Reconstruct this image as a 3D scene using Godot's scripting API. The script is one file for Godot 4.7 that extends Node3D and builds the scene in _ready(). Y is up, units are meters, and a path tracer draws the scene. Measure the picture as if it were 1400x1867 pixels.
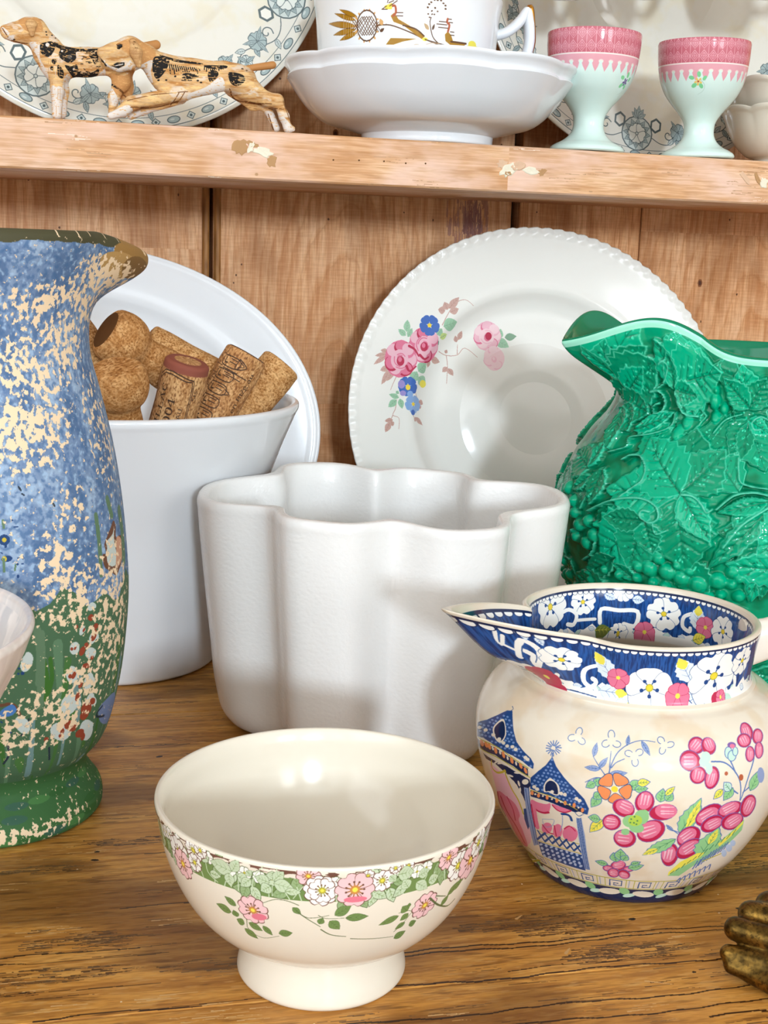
extends Node3D
# A pine dresser crowded with old china, seen from close by. Units are metres; the worktop is at y = 0.

const SHELF_TOP := 0.2648
const SHELF_UNDER := 0.2410
const SHELF_FRONT := -0.6573
const BACK := -0.785
var M := {}
var taken := {}


func _ready() -> void:
	# ---------------------------------------------------------------- camera, sky, light, exposure
	var cam := Camera3D.new()
	cam.name = "camera"
	cam.position = Vector3(0, 0.21, 0)
	cam.basis = Basis(Vector3.UP, deg_to_rad(-17.5)) * Basis(Vector3.RIGHT, deg_to_rad(-11.6)) * Basis(Vector3.BACK, deg_to_rad(1.94))
	cam.fov = rad_to_deg(2.0 * atan(933.5 / 2350.0))
	cam.near = 0.02
	cam.far = 60.0
	cam.current = true
	add_child(cam)
	var env := Environment.new()
	env.background_mode = Environment.BG_SKY
	var sky := Sky.new()
	var sm := ProceduralSkyMaterial.new()
	sm.sky_top_color = Color(0.62, 0.72, 0.86)
	sm.sky_horizon_color = Color(0.86, 0.89, 0.92)
	sm.ground_bottom_color = Color(0.45, 0.44, 0.40)
	sm.ground_horizon_color = Color(0.70, 0.70, 0.68)
	sky.sky_material = sm
	env.sky = sky
	env.tonemap_mode = Environment.TONE_MAPPER_LINEAR
	env.tonemap_exposure = 0.61
	env.sdfgi_enabled = true
	env.ssao_enabled = true
	env.ssil_enabled = true
	var we := WorldEnvironment.new()
	we.name = "world_environment"
	we.environment = env
	add_child(we)
	area_light("tall_window_light", Vector3(-0.30, 1.06, 4.88), Vector2(0.36, 0.50), Vector3(0, 0, -1), Color(0.88, 0.945, 1.0), 27.0)
	area_light("added_side_fill_light", Vector3(-1.48, 1.05, 1.0), Vector2(2.0, 1.3), Vector3(1, 0, 0), Color(0.93, 0.955, 0.97), 3.0)  # added for soft fill from the left; no such window is known
	area_light("added_front_fill_light", Vector3(1.5, 1.15, 4.88), Vector2(1.1, 1.3), Vector3(0, 0, -1), Color(0.93, 0.955, 0.97), 6.5)  # added for soft fill from behind the camera, an invented window
	make_materials()
	build_room()
	build_dresser()
	build_worktop_things()
	build_shelf_things()


func area_light(called: String, at: Vector3, size: Vector2, towards: Vector3, c: Color, energy: float) -> void:
	var l := AreaLight3D.new()
	l.name = called
	l.area_size = size
	l.area_normalize_energy = true
	l.light_color = c
	l.light_energy = energy
	l.area_range = 12.0
	l.area_attenuation = 2.0
	l.shadow_enabled = true
	l.position = at
	add_child(l)
	l.look_at_from_position(at, at + towards, Vector3.UP)


# ==================================================================== scene tree helpers
func numbered(called: String) -> String:
	if not taken.has(called):
		taken[called] = 0
		return called
	taken[called] += 1
	return "%s_%03d" % [called, taken[called]]


func tag(o: Node, label: String, category: String, group := "") -> Node:
	o.set_meta("label", label)
	o.set_meta("category", category)
	if group:
		o.set_meta("group", group)
	return o


func thing(called: String, label: String, category: String, at := Vector3.ZERO, group := "") -> Node3D:
	var o := Node3D.new()
	o.name = numbered(called)
	add_child(o)
	o.position = at
	tag(o, label, category, group)
	return o


func part(called: String, mesh: Mesh, mat: Material, parent: Node = null, at := Vector3.ZERO) -> MeshInstance3D:
	var o := MeshInstance3D.new()
	o.name = called if parent else numbered(called)
	o.mesh = mesh
	o.cast_shadow = GeometryInstance3D.SHADOW_CASTING_SETTING_ON
	if mat:
		o.material_override = mat
	o.position = at
	if parent:
		parent.add_child(o, true)
	else:
		add_child(o)
	return o


func struct(called: String, mesh: Mesh, mat: Material, at := Vector3.ZERO) -> MeshInstance3D:
	var o := part(called, mesh, mat, null, at)
	o.set_meta("kind", "structure")
	return o


# ==================================================================== mesh helpers
# A grid of points pos(i, j), i = 0..nu, j = 0..nv, as one smooth mesh. Front faces look along (d/dj) x (d/di).
func grid_mesh(nu: int, nv: int, pos: PackedVector3Array, uv: PackedVector2Array, closed := false, flip := false) -> ArrayMesh:
	var row := nu + 1
	var nrm := PackedVector3Array()
	nrm.resize(pos.size())
	var idx := PackedInt32Array()
	idx.resize(nu * nv * 6)
	var k := 0
	for j in nv:
		for i in nu:
			var a := j * row + i
			var b := a + 1
			var c := a + row
			var d := c + 1
			var n := (pos[d] - pos[a]).cross(pos[b] - pos[c])
			if flip:
				n = -n
				idx[k] = a; idx[k + 1] = c; idx[k + 2] = b; idx[k + 3] = b; idx[k + 4] = c; idx[k + 5] = d
			else:
				idx[k] = a; idx[k + 1] = b; idx[k + 2] = c; idx[k + 3] = b; idx[k + 4] = d; idx[k + 5] = c
			k += 6
			nrm[a] += n
			nrm[b] += n
			nrm[c] += n
			nrm[d] += n
	if closed:
		for j in nv + 1:
			var s := nrm[j * row] + nrm[j * row + nu]
			nrm[j * row] = s
			nrm[j * row + nu] = s
	for i in nrm.size():
		nrm[i] = nrm[i].normalized() if nrm[i].length_squared() > 1e-24 else Vector3.UP
	var arr := []
	arr.resize(Mesh.ARRAY_MAX)
	arr[Mesh.ARRAY_VERTEX] = pos
	arr[Mesh.ARRAY_NORMAL] = nrm
	arr[Mesh.ARRAY_TEX_UV] = uv
	arr[Mesh.ARRAY_INDEX] = idx
	var m := ArrayMesh.new()
	m.add_surface_from_arrays(Mesh.PRIMITIVE_TRIANGLES, arr)
	return m


# Control points (radius, height, texture v) to a smooth run of points; a point given twice keeps a corner.
func smooth_profile(p: Array, steps: int) -> Array:
	var out := []
	var n := p.size()
	for i in n - 1:
		var p1: Vector3 = p[i]
		var p2: Vector3 = p[i + 1]
		var d := Vector2(p2.x - p1.x, p2.y - p1.y).length()
		if d < 1e-7:
			continue
		var p0: Vector3 = p[i - 1] if i > 0 else p1
		var p3: Vector3 = p[i + 2] if i + 2 < n else p2
		var d0 := Vector2(p1.x - p0.x, p1.y - p0.y).length()
		var d2 := Vector2(p3.x - p2.x, p3.y - p2.y).length()
		var m1 := p2 - p1
		var m2 := p2 - p1
		if d0 > 1e-7:
			m1 = ((p1 - p0) / d0 * d + (p2 - p1) / d * d0) / (d0 + d) * d
		if d2 > 1e-7:
			m2 = ((p3 - p2) / d2 * d + (p2 - p1) / d * d2) / (d + d2) * d
		m1.z = p2.z - p1.z
		m2.z = p2.z - p1.z
		for s in steps:
			var t := float(s) / steps
			var t2 := t * t
			var t3 := t2 * t
			out.append(p1 * (2 * t3 - 3 * t2 + 1) + m1 * (t3 - 2 * t2 + t) + p2 * (-2 * t3 + 3 * t2) + m2 * (t3 - t2))
	out.append(p[n - 1])
	return out


# Turned shape. Angle 0 looks along +x and grows towards +z (the viewer); u runs once round from the seam angle.
func lathe(profile: Array, nu := 96, steps := 5, seam := -PI / 2, bend = null) -> ArrayMesh:
	var q := smooth_profile(profile, steps)
	var nv := q.size() - 1
	var pos := PackedVector3Array()
	var uv := PackedVector2Array()
	pos.resize((nu + 1) * (nv + 1))
	uv.resize(pos.size())
	var bent := bend != null
	for j in nv + 1:
		var c: Vector3 = q[j]
		for i in nu + 1:
			var a := seam + TAU * (i % nu) / nu
			var p := Vector3(c.x * cos(a), c.y, c.x * sin(a))
			if bent:
				p = bend.call(a, c, float(j) / nv)
			pos[j * (nu + 1) + i] = p
			uv[j * (nu + 1) + i] = Vector2(1.0 - float(i) / nu, 1.0 - c.z)
	return grid_mesh(nu, nv, pos, uv, true)


# A tube along points with radii (Vector2: across, along the given side), closed ends.
func tube(path: PackedVector3Array, rad: PackedVector2Array, side: Vector3, seg := 16, sub := 6) -> ArrayMesh:
	var pts := PackedVector3Array()
	var rr := PackedVector2Array()
	var n := path.size()
	for i in n - 1:
		var a := path[maxi(i - 1, 0)]
		var d := path[mini(i + 2, n - 1)]
		for s in sub:
			var t := float(s) / sub
			pts.append(path[i].cubic_interpolate(path[i + 1], a, d, t))
			rr.append(rad[i].lerp(rad[i + 1], t))
	pts.append(path[n - 1])
	rr.append(rad[n - 1])
	var m := pts.size()
	var pos := PackedVector3Array()
	var uv := PackedVector2Array()
	for j in range(-1, m + 1):
		var jj := clampi(j, 0, m - 1)
		var tan := (pts[mini(jj + 1, m - 1)] - pts[maxi(jj - 1, 0)]).normalized()
		var x := (side - tan * side.dot(tan)).normalized()
		var y := tan.cross(x)
		for i in seg + 1:
			var a := TAU * (i % seg) / seg
			var r := rr[jj] if j == jj else Vector2.ZERO
			pos.append(pts[jj] + x * cos(a) * r.x + y * sin(a) * r.y)
			uv.append(Vector2(float(i) / seg, float(jj) / m))
	return grid_mesh(seg, m + 1, pos, uv, true, true)


# A box with chamfered edges; texture coordinates from the face's own axes, size metres per texture, turned by spin.
func board(size: Vector3, ch: float, grain := "x", metres := Vector2(0.5, 0.25), shift := Vector2.ZERO, spin := 0.0) -> ArrayMesh:
	var st := SurfaceTool.new()
	st.begin(Mesh.PRIMITIVE_TRIANGLES)
	var h := size * 0.5
	var corner := func(sx, sy, sz, axis):
		var p := Vector3(sx * h.x, sy * h.y, sz * h.z)
		for k in 3:
			if k != axis:
				p[k] -= [sx, sy, sz][k] * ch
		return p
	var put := func(pts: Array, out: Vector3):
		var n: Vector3 = (pts[1] - pts[0]).cross(pts[2] - pts[0])
		if n.dot(out) > 0:
			pts.reverse()
		for t in range(1, pts.size() - 1):
			for p in [pts[0], pts[t], pts[t + 1]]:
				var q: Vector3 = p
				var a := q.x if grain == "x" else q.y if grain == "y" else q.z
				var b: float
				if grain == "x":
					b = q.z if absf(out.y) > 0.5 else q.y
				elif grain == "y":
					b = q.x if absf(out.z) > 0.5 else q.z
				else:
					b = q.x if absf(out.y) > 0.5 else q.y
				if absf(out.x) > 0.9 and grain == "x":
					a = q.z * 0.2
				var w := Vector2(a, b).rotated(spin)
				st.set_uv(Vector2(w.x / metres.x, w.y / metres.y) + shift)
				st.set_normal(out.normalized())
				st.add_vertex(q)
	for ax in 3:
		for s in [-1, 1]:
			var b := (ax + 1) % 3
			var c := (ax + 2) % 3
			var f := []
			for k in [[-1, -1], [1, -1], [1, 1], [-1, 1]]:
				var sg := [0, 0, 0]
				sg[ax] = s
				sg[b] = k[0]
				sg[c] = k[1]
				f.append(corner.call(sg[0], sg[1], sg[2], ax))
			var o := Vector3.ZERO
			o[ax] = s
			put.call(f, o)
	if ch > 0.0:
		for ax in 3:
			var b := (ax + 1) % 3
			var c := (ax + 2) % 3
			for sb in [-1, 1]:
				for sc in [-1, 1]:
					var f := []
					for k in [[-1, b], [1, b], [1, c], [-1, c]]:
						var sg := [0, 0, 0]
						sg[ax] = k[0]
						sg[b] = sb
						sg[c] = sc
						f.append(corner.call(sg[0], sg[1], sg[2], k[1]))
					var o := Vector3.ZERO
					o[b] = sb
					o[c] = sc
					put.call(f, o)
		for sx in [-1, 1]:
			for sy in [-1, 1]:
				for sz in [-1, 1]:
					put.call([corner.call(sx, sy, sz, 0), corner.call(sx, sy, sz, 1), corner.call(sx, sy, sz, 2)], Vector3(sx, sy, sz))
	return st.commit()


# A slab with straight sides over a polygon in x and z (clockwise from above), its upper edges chamfered.
func slab(poly: PackedVector2Array, y0: float, y1: float, ch: float, metres: Vector2, spin: float) -> ArrayMesh:
	var st := SurfaceTool.new()
	st.begin(Mesh.PRIMITIVE_TRIANGLES)
	var mid := Vector2.ZERO
	for p in poly:
		mid += p / poly.size()
	var n := poly.size()
	var inner := Geometry2D.offset_polygon(poly, -ch)[0]
	var face := func(pts: Array, out: Vector3):
		var q: Vector3 = (pts[1] - pts[0]).cross(pts[2] - pts[0])
		if q.dot(out) > 0:
			pts.reverse()
		for t in range(1, pts.size() - 1):
			for p in [pts[0], pts[t], pts[t + 1]]:
				var w := Vector2(p.x, p.z + (y1 - p.y)).rotated(spin)
				st.set_uv(Vector2(w.x / metres.x + 0.2, w.y / metres.y + 0.75))
				st.set_normal(out.normalized())
				st.add_vertex(p)
	var top := []
	var bot := []
	for p in inner:
		top.append(Vector3(p.x, y1, p.y))
	for p in poly:
		bot.append(Vector3(p.x, y0, p.y))
	face.call(top, Vector3.UP)
	face.call(bot, Vector3.DOWN)
	for i in n:
		var a := poly[i]
		var b := poly[(i + 1) % n]
		var o2 := (b - a).orthogonal()
		if o2.dot((a + b) / 2 - mid) < 0:
			o2 = -o2
		var near := func(p: Vector2) -> Vector2:
			var best := inner[0]
			for q in inner:
				if q.distance_to(p) < best.distance_to(p):
					best = q
			return best
		var ia: Vector2 = near.call(a)
		var ib: Vector2 = near.call(b)
		var o := Vector3(o2.x, 0, o2.y).normalized()
		face.call([Vector3(a.x, y0, a.y), Vector3(b.x, y0, b.y), Vector3(b.x, y1 - ch, b.y), Vector3(a.x, y1 - ch, a.y)], o)
		face.call([Vector3(a.x, y1 - ch, a.y), Vector3(b.x, y1 - ch, b.y), Vector3(ib.x, y1, ib.y), Vector3(ia.x, y1, ia.y)], o + Vector3.UP)
	return st.commit()


# Tapered capsules [a, b, radius a, radius b, squash in z] joined by a smooth minimum and meshed as surface nets.
func nets(bones: Array, cell: float, blend: float, uvbox: Rect2, rough := 0.0, seed_ := 1) -> ArrayMesh:
	var box := AABB(bones[0][0], Vector3.ZERO)
	for b in bones:
		var g: float = maxf(b[2], b[3]) + cell * 3
		box = box.merge(AABB(b[0] - Vector3.ONE * g, Vector3.ONE * g * 2)).merge(AABB(b[1] - Vector3.ONE * g, Vector3.ONE * g * 2))
	var nx := int(box.size.x / cell) + 2
	var ny := int(box.size.y / cell) + 2
	var nz := int(box.size.z / cell) + 2
	var f := PackedFloat32Array()
	f.resize(nx * ny * nz)
	f.fill(1.0)
	for b in bones:
		var pa: Vector3 = b[0]
		var pb: Vector3 = b[1]
		var ra: float = b[2]
		var rb: float = b[3]
		var sq: float = b[4] if b.size() > 4 else 1.0
		var g := maxf(ra, rb) + blend + cell * 2
		var lo := (pa.min(pb) - Vector3.ONE * g - box.position) / cell
		var hi := (pa.max(pb) + Vector3.ONE * g - box.position) / cell
		var ab := pb - pa
		var l2 := maxf(ab.length_squared(), 1e-12)
		for z in range(maxi(0, int(lo.z)), mini(nz, int(hi.z) + 1)):
			for y in range(maxi(0, int(lo.y)), mini(ny, int(hi.y) + 1)):
				var base := (z * ny + y) * nx
				for x in range(maxi(0, int(lo.x)), mini(nx, int(hi.x) + 1)):
					var d3 := box.position + Vector3(x, y, z) * cell - pa
					var t := clampf(d3.dot(ab) / l2, 0.0, 1.0)
					d3 -= ab * t
					d3.z /= sq
					var d := d3.length() - lerpf(ra, rb, t)
					var o := f[base + x]
					var h := maxf(blend - absf(o - d), 0.0)
					f[base + x] = minf(o, d) - h * h / (4.0 * blend)
	if rough > 0.0:
		var fn := FastNoiseLite.new()
		fn.noise_type = FastNoiseLite.TYPE_CELLULAR
		fn.cellular_return_type = FastNoiseLite.RETURN_DISTANCE
		fn.frequency = 0.16
		fn.seed = seed_
		for z in nz:
			for y in ny:
				for x in nx:
					var k := (z * ny + y) * nx + x
					if absf(f[k]) < cell * 3:
						f[k] += rough * fn.get_noise_3d(x, y, z)
	var pos := PackedVector3Array()
	var uv := PackedVector2Array()
	var at := PackedInt32Array()
	at.resize(f.size())
	at.fill(-1)
	var off := [0, 1, nx, nx + 1, nx * ny, nx * ny + 1, nx * ny + nx, nx * ny + nx + 1]
	var edges := [[0, 1], [0, 2], [0, 4], [1, 3], [1, 5], [2, 3], [2, 6], [3, 7], [4, 5], [4, 6], [5, 7], [6, 7]]
	var cor := [Vector3(0, 0, 0), Vector3(1, 0, 0), Vector3(0, 1, 0), Vector3(1, 1, 0), Vector3(0, 0, 1), Vector3(1, 0, 1), Vector3(0, 1, 1), Vector3(1, 1, 1)]
	for z in nz - 1:
		for y in ny - 1:
			for x in nx - 1:
				var k := (z * ny + y) * nx + x
				if absf(f[k]) > cell * 2.2:
					continue
				var inside := 0
				for c in 8:
					if f[k + off[c]] < 0.0:
						inside += 1
				if inside == 0 or inside == 8:
					continue
				var s := Vector3.ZERO
				var m := 0
				for e in edges:
					var va := f[k + off[e[0]]]
					var vb := f[k + off[e[1]]]
					if (va < 0.0) != (vb < 0.0):
						s += (cor[e[0]] as Vector3).lerp(cor[e[1]], va / (va - vb))
						m += 1
				at[k] = pos.size()
				var p := box.position + (Vector3(x, y, z) + s / m) * cell
				pos.append(p)
				uv.append(Vector2((p.x - uvbox.position.x) / uvbox.size.x, 1.0 - (p.y - uvbox.position.y) / uvbox.size.y))
	var idx := PackedInt32Array()
	var step := [1, nx, nx * ny]
	for z in range(1, nz - 1):
		for y in range(1, ny - 1):
			for x in range(1, nx - 1):
				var k := (z * ny + y) * nx + x
				if absf(f[k]) > cell * 2.2:
					continue
				var a := f[k] < 0.0
				for ax in 3:
					if a == (f[k + step[ax]] < 0.0):
						continue
					var u: int = step[(ax + 1) % 3]
					var v: int = step[(ax + 2) % 3]
					var q := [at[k], at[k - u], at[k - u - v], at[k - v]]
					if q.min() < 0:
						continue
					if a:
						q.reverse()
					for t in [q[0], q[1], q[2], q[0], q[2], q[3]]:
						idx.append(t)
	var nrm := PackedVector3Array()
	nrm.resize(pos.size())
	for t in idx.size() / 3:
		var n := (pos[idx[t * 3 + 2]] - pos[idx[t * 3]]).cross(pos[idx[t * 3 + 1]] - pos[idx[t * 3]])
		for e in 3:
			nrm[idx[t * 3 + e]] += n
	for i in nrm.size():
		nrm[i] = nrm[i].normalized()
	var arr := []
	arr.resize(Mesh.ARRAY_MAX)
	arr[Mesh.ARRAY_VERTEX] = pos
	arr[Mesh.ARRAY_NORMAL] = nrm
	arr[Mesh.ARRAY_TEX_UV] = uv
	arr[Mesh.ARRAY_INDEX] = idx
	var m := ArrayMesh.new()
	m.add_surface_from_arrays(Mesh.PRIMITIVE_TRIANGLES, arr)
	return m


# ==================================================================== painting on textures
class Paint:
	var im: Image
	var w: int
	var h: int
	var ss := 1.0            # drawing pixels per finished pixel

	func _init(width: int, height: int, c: Color, over := 1) -> void:
		ss = over
		w = width * over
		h = height * over
		im = Image.create_empty(w, h, false, Image.FORMAT_RGBA8)
		im.fill(c)

	func poly(p: PackedVector2Array, c: Color) -> void:
		var n := p.size()
		if n < 3:
			return
		var lo := INF
		var hi := -INF
		for q in p:
			lo = minf(lo, q.y)
			hi = maxf(hi, q.y)
		var y0 := maxi(0, int(floor(lo * ss)))
		var y1 := mini(h - 1, int(ceil(hi * ss)))
		for y in range(y0, y1 + 1):
			var yy := (y + 0.5) / ss
			var xs := PackedFloat32Array()
			var a := p[n - 1]
			for b in p:
				if (a.y <= yy) != (b.y <= yy):
					xs.append(a.x + (yy - a.y) / (b.y - a.y) * (b.x - a.x))
				a = b
			xs.sort()
			var k := 0
			while k + 1 < xs.size():
				var x0 := roundi(xs[k] * ss)
				var x1 := roundi(xs[k + 1] * ss)
				if x1 > x0:
					im.fill_rect(Rect2i(x0, y, x1 - x0, 1), c)
					if x0 < 0:
						im.fill_rect(Rect2i(x0 + w, y, mini(x1, 0) - x0, 1), c)
					if x1 > w:
						im.fill_rect(Rect2i(maxi(x0 - w, 0), y, x1 - maxi(x0, w), 1), c)
				k += 2

	func oval(x: float, y: float, rx: float, ry: float, c: Color, rot := 0.0, n := 18) -> void:
		var p := PackedVector2Array()
		for i in n:
			p.append(Vector2(x, y) + Vector2(cos(TAU * i / n) * rx, sin(TAU * i / n) * ry).rotated(rot))
		poly(p, c)

	# A stroke of the given width that tapers to the share `tip` at its end.
	func line(p: PackedVector2Array, wd: float, c: Color, tip := 1.0) -> void:
		var n := p.size()
		var l := PackedVector2Array()
		var r := PackedVector2Array()
		for i in n:
			var d := (p[mini(i + 1, n - 1)] - p[maxi(i - 1, 0)]).normalized().orthogonal()
			var k := 0.5 * wd * lerpf(1.0, tip, float(i) / maxf(n - 1, 1))
			l.append(p[i] + d * k)
			r.append(p[i] - d * k)
		for i in n - 1:
			poly(PackedVector2Array([l[i], l[i + 1], r[i + 1], r[i]]), c)
		if wd * ss > 2.5:
			for i in n:
				oval(p[i].x, p[i].y, 0.5 * wd * lerpf(1.0, tip, float(i) / maxf(n - 1, 1)), 0.5 * wd * lerpf(1.0, tip, float(i) / maxf(n - 1, 1)), c, 0.0, 8)

	func flat(a: Array) -> PackedVector2Array:
		var p := PackedVector2Array()
		for i in a.size() / 2:
			p.append(Vector2(a[i * 2], a[i * 2 + 1]))
		return p

	# Flat lists x, y, x, y ...: a straight-sided area, a rounded area, a smooth stroke.
	func fill(a: Array, c: Color) -> void:
		poly(flat(a), c)

	func blob(a: Array, c: Color) -> void:
		poly(through(flat(a), 4, true), c)

	func brush(a: Array, wd: float, c: Color, tip := 1.0) -> void:
		if a.size() <= 4:
			line(flat(a), wd, c, tip)
		else:
			line(through(flat(a), 4), wd, c, tip)

	# A smooth curve through the points.
	func curve(p: PackedVector2Array, wd: float, c: Color, tip := 1.0, sub := 6) -> void:
		line(through(p, sub), wd, c, tip)

	func through(p: PackedVector2Array, sub := 6, closed := false) -> PackedVector2Array:
		var q := PackedVector2Array()
		var n := p.size()
		for i in (n if closed else n - 1):
			var a := p[(i - 1 + n) % n] if closed else p[maxi(i - 1, 0)]
			var d := p[(i + 2) % n] if closed else p[mini(i + 2, n - 1)]
			for s in sub:
				q.append(p[i].cubic_interpolate(p[(i + 1) % n], a, d, float(s) / sub))
		if not closed:
			q.append(p[n - 1])
		return q

	# A pointed leaf from its foot (x, y), of a length, a width and a direction.
	func leaf_shape(x: float, y: float, len: float, wide: float, rot: float, teeth := 0) -> PackedVector2Array:
		var p := PackedVector2Array()
		var n := 10 if teeth == 0 else teeth * 2
		for s in [1.0, -1.0]:
			for i in n + 1:
				var t := float(i) / n if s > 0 else 1.0 - float(i) / n
				var e := sin(PI * pow(t, 0.8)) * wide * 0.5
				if teeth and i % 2 == 1:
					e *= 1.22
				p.append(Vector2(x, y) + Vector2(t * len, e * s).rotated(rot))
		return p

	func leaf(x: float, y: float, len: float, wide: float, rot: float, c: Color, edge: Color, edge_w: float, vein: Color, vein_w: float, teeth := 0) -> void:
		if edge_w > 0:
			poly(leaf_shape(x - cos(rot) * edge_w, y - sin(rot) * edge_w, len + edge_w * 2.5, wide + edge_w * 2, rot, teeth), edge)
		poly(leaf_shape(x, y, len, wide, rot, teeth), c)
		if vein_w > 0:
			line(PackedVector2Array([Vector2(x, y), Vector2(x, y) + Vector2(len * 0.86, 0).rotated(rot)]), vein_w, vein, 0.4)
			for k in 3:
				for s in [-1.0, 1.0]:
					var t := 0.22 + 0.22 * k
					line(PackedVector2Array([Vector2(x, y) + Vector2(len * t, 0).rotated(rot), Vector2(x, y) + Vector2(len * (t + 0.17), wide * 0.3 * s).rotated(rot)]), vein_w * 0.7, vein, 0.4)

	# One notched petal from the centre outwards.
	func petal_shape(x: float, y: float, r0: float, r1: float, wide: float, rot: float, notch := 0.12) -> PackedVector2Array:
		var p := PackedVector2Array()
		for k in [[r0, 0.0], [lerpf(r0, r1, 0.35), 0.36], [lerpf(r0, r1, 0.68), 0.52], [lerpf(r0, r1, 0.9), 0.42], [r1, 0.2], [lerpf(r0, r1, 1.0 - notch), 0.0]]:
			p.append(Vector2(k[0], wide * k[1]))
		for i in range(4, 0, -1):
			p.append(Vector2(p[i].x, -p[i].y))
		var q := through(p, 3, true)
		for i in q.size():
			q[i] = Vector2(x, y) + q[i].rotated(rot)
		return q

	func flower(x: float, y: float, r: float, n: int, rot: float, c: Color, edge: Color, edge_w: float, heart: Color, notch := 0.12, wide := 1.15, r0 := 0.12) -> void:
		for i in n:
			var a := rot + TAU * i / n
			if edge_w > 0:
				poly(petal_shape(x, y, r * r0 - edge_w, r + edge_w, r * wide + edge_w * 2, a, notch), edge)
			poly(petal_shape(x, y, r * r0, r, r * wide, a, notch), c)
		if heart.a > 0:
			oval(x, y, r * 0.2, r * 0.2, heart)

	func texture(scale := 1) -> ImageTexture:
		var o: Image = im
		if ss * scale > 1:
			o = im.duplicate()
			o.resize(int(w / ss) / scale, int(h / ss) / scale, Image.INTERPOLATE_TRILINEAR if ss * scale > 2 else Image.INTERPOLATE_BILINEAR)
		return ImageTexture.create_from_image(o)


# A grey noise picture, w by h, made small across and stretched so that its grain is drawn out.
func noise_image(w: int, h: int, sx: float, sy: float, freq: float, seed_: int, octaves := 4, kind := FastNoiseLite.TYPE_SIMPLEX_SMOOTH) -> Image:
	var n := FastNoiseLite.new()
	n.noise_type = kind
	n.seed = seed_
	n.frequency = freq
	n.fractal_octaves = octaves
	n.fractal_gain = 0.55
	var im := n.get_image(maxi(8, int(w / sx)), maxi(8, int(h / sy)))
	if sx != 1.0 or sy != 1.0:
		im.resize(w, h, Image.INTERPOLATE_CUBIC)
	return im


# Colours over the values of a grey picture: stops are [value, colour] in rising order.
func ramp_image(grey: Image, stops: Array) -> Image:
	var lut := PackedInt32Array()
	lut.resize(256)
	for v in 256:
		var t := v / 255.0
		var c: Color = stops[stops.size() - 1][1]
		for k in stops.size():
			if t < stops[k][0]:
				c = stops[k][1] if k == 0 else (stops[k - 1][1] as Color).lerp(stops[k][1], (t - stops[k - 1][0]) / (stops[k][0] - stops[k - 1][0]))
				break
		lut[v] = c.to_abgr32()
	var d := grey.get_data()
	var out := PackedInt32Array()
	out.resize(d.size())
	for i in d.size():
		out[i] = lut[d[i]]
	return Image.create_from_data(grey.get_width(), grey.get_height(), false, Image.FORMAT_RGBA8, out.to_byte_array())


func lay(base: Image, grey: Image, stops: Array) -> void:
	var top := ramp_image(grey, stops)
	base.blend_rect(top, Rect2i(0, 0, top.get_width(), top.get_height()), Vector2i.ZERO)


func tex(im: Image) -> ImageTexture:
	return ImageTexture.create_from_image(im)


func mat(called: String, c: Color, rough: float, t: Texture2D = null, spec := 0.5) -> StandardMaterial3D:
	var m := StandardMaterial3D.new()
	m.resource_name = called
	m.albedo_color = c
	m.roughness = rough
	m.metallic_specular = spec
	if t:
		m.albedo_texture = t
	M[called] = m
	return m


# ==================================================================== the room (behind the camera, and above and below the dresser)
func box_mesh(size: Vector3) -> BoxMesh:
	var b := BoxMesh.new()
	b.size = size
	return b


# A wall with openings: along x (at z) or along z (at x); holes are [from, to, low, high].
func wall(called: String, along_x: bool, at: float, thick: float, from: float, to: float, low: float, high: float, holes: Array) -> void:
	var o := Node3D.new()
	o.name = called
	o.set_meta("kind", "structure")
	add_child(o)
	var cell := func(a: float, b: float, c: float, d: float):
		if b - a < 0.001 or d - c < 0.001:
			return
		var s := Vector3(b - a, d - c, thick) if along_x else Vector3(thick, d - c, b - a)
		var p := Vector3((a + b) / 2, (c + d) / 2, at) if along_x else Vector3(at, (c + d) / 2, (a + b) / 2)
		part("wall_piece", box_mesh(s), M.plaster, o, p)
	var x := from
	for hole in holes:
		cell.call(x, hole[0], low, high)
		cell.call(hole[0], hole[1], low, hole[2])
		cell.call(hole[0], hole[1], hole[3], high)
		x = hole[1]
	cell.call(x, to, low, high)


func window(called: String, along_x: bool, at: float, hole: Array, glow: Material) -> void:
	var o := Node3D.new()
	o.name = called
	o.set_meta("kind", "structure")
	add_child(o)
	var w: float = hole[1] - hole[0]
	var h: float = hole[3] - hole[2]
	o.position = Vector3((hole[0] + hole[1]) / 2, (hole[2] + hole[3]) / 2, at) if along_x else Vector3(at, (hole[2] + hole[3]) / 2, (hole[0] + hole[1]) / 2)
	if not along_x:
		o.rotation.y = PI / 2
	for s in [-1, 1]:
		part("frame", board(Vector3(0.04, h, 0.05), 0.004), M.white_paint, o, Vector3(s * (w / 2 - 0.02), 0, 0))
		part("frame", board(Vector3(w, 0.04, 0.05), 0.004), M.white_paint, o, Vector3(0, s * (h / 2 - 0.02), 0))
	part("pane", box_mesh(Vector3(w - 0.08, h - 0.08, 0.006)), glow, o, Vector3.ZERO)


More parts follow.
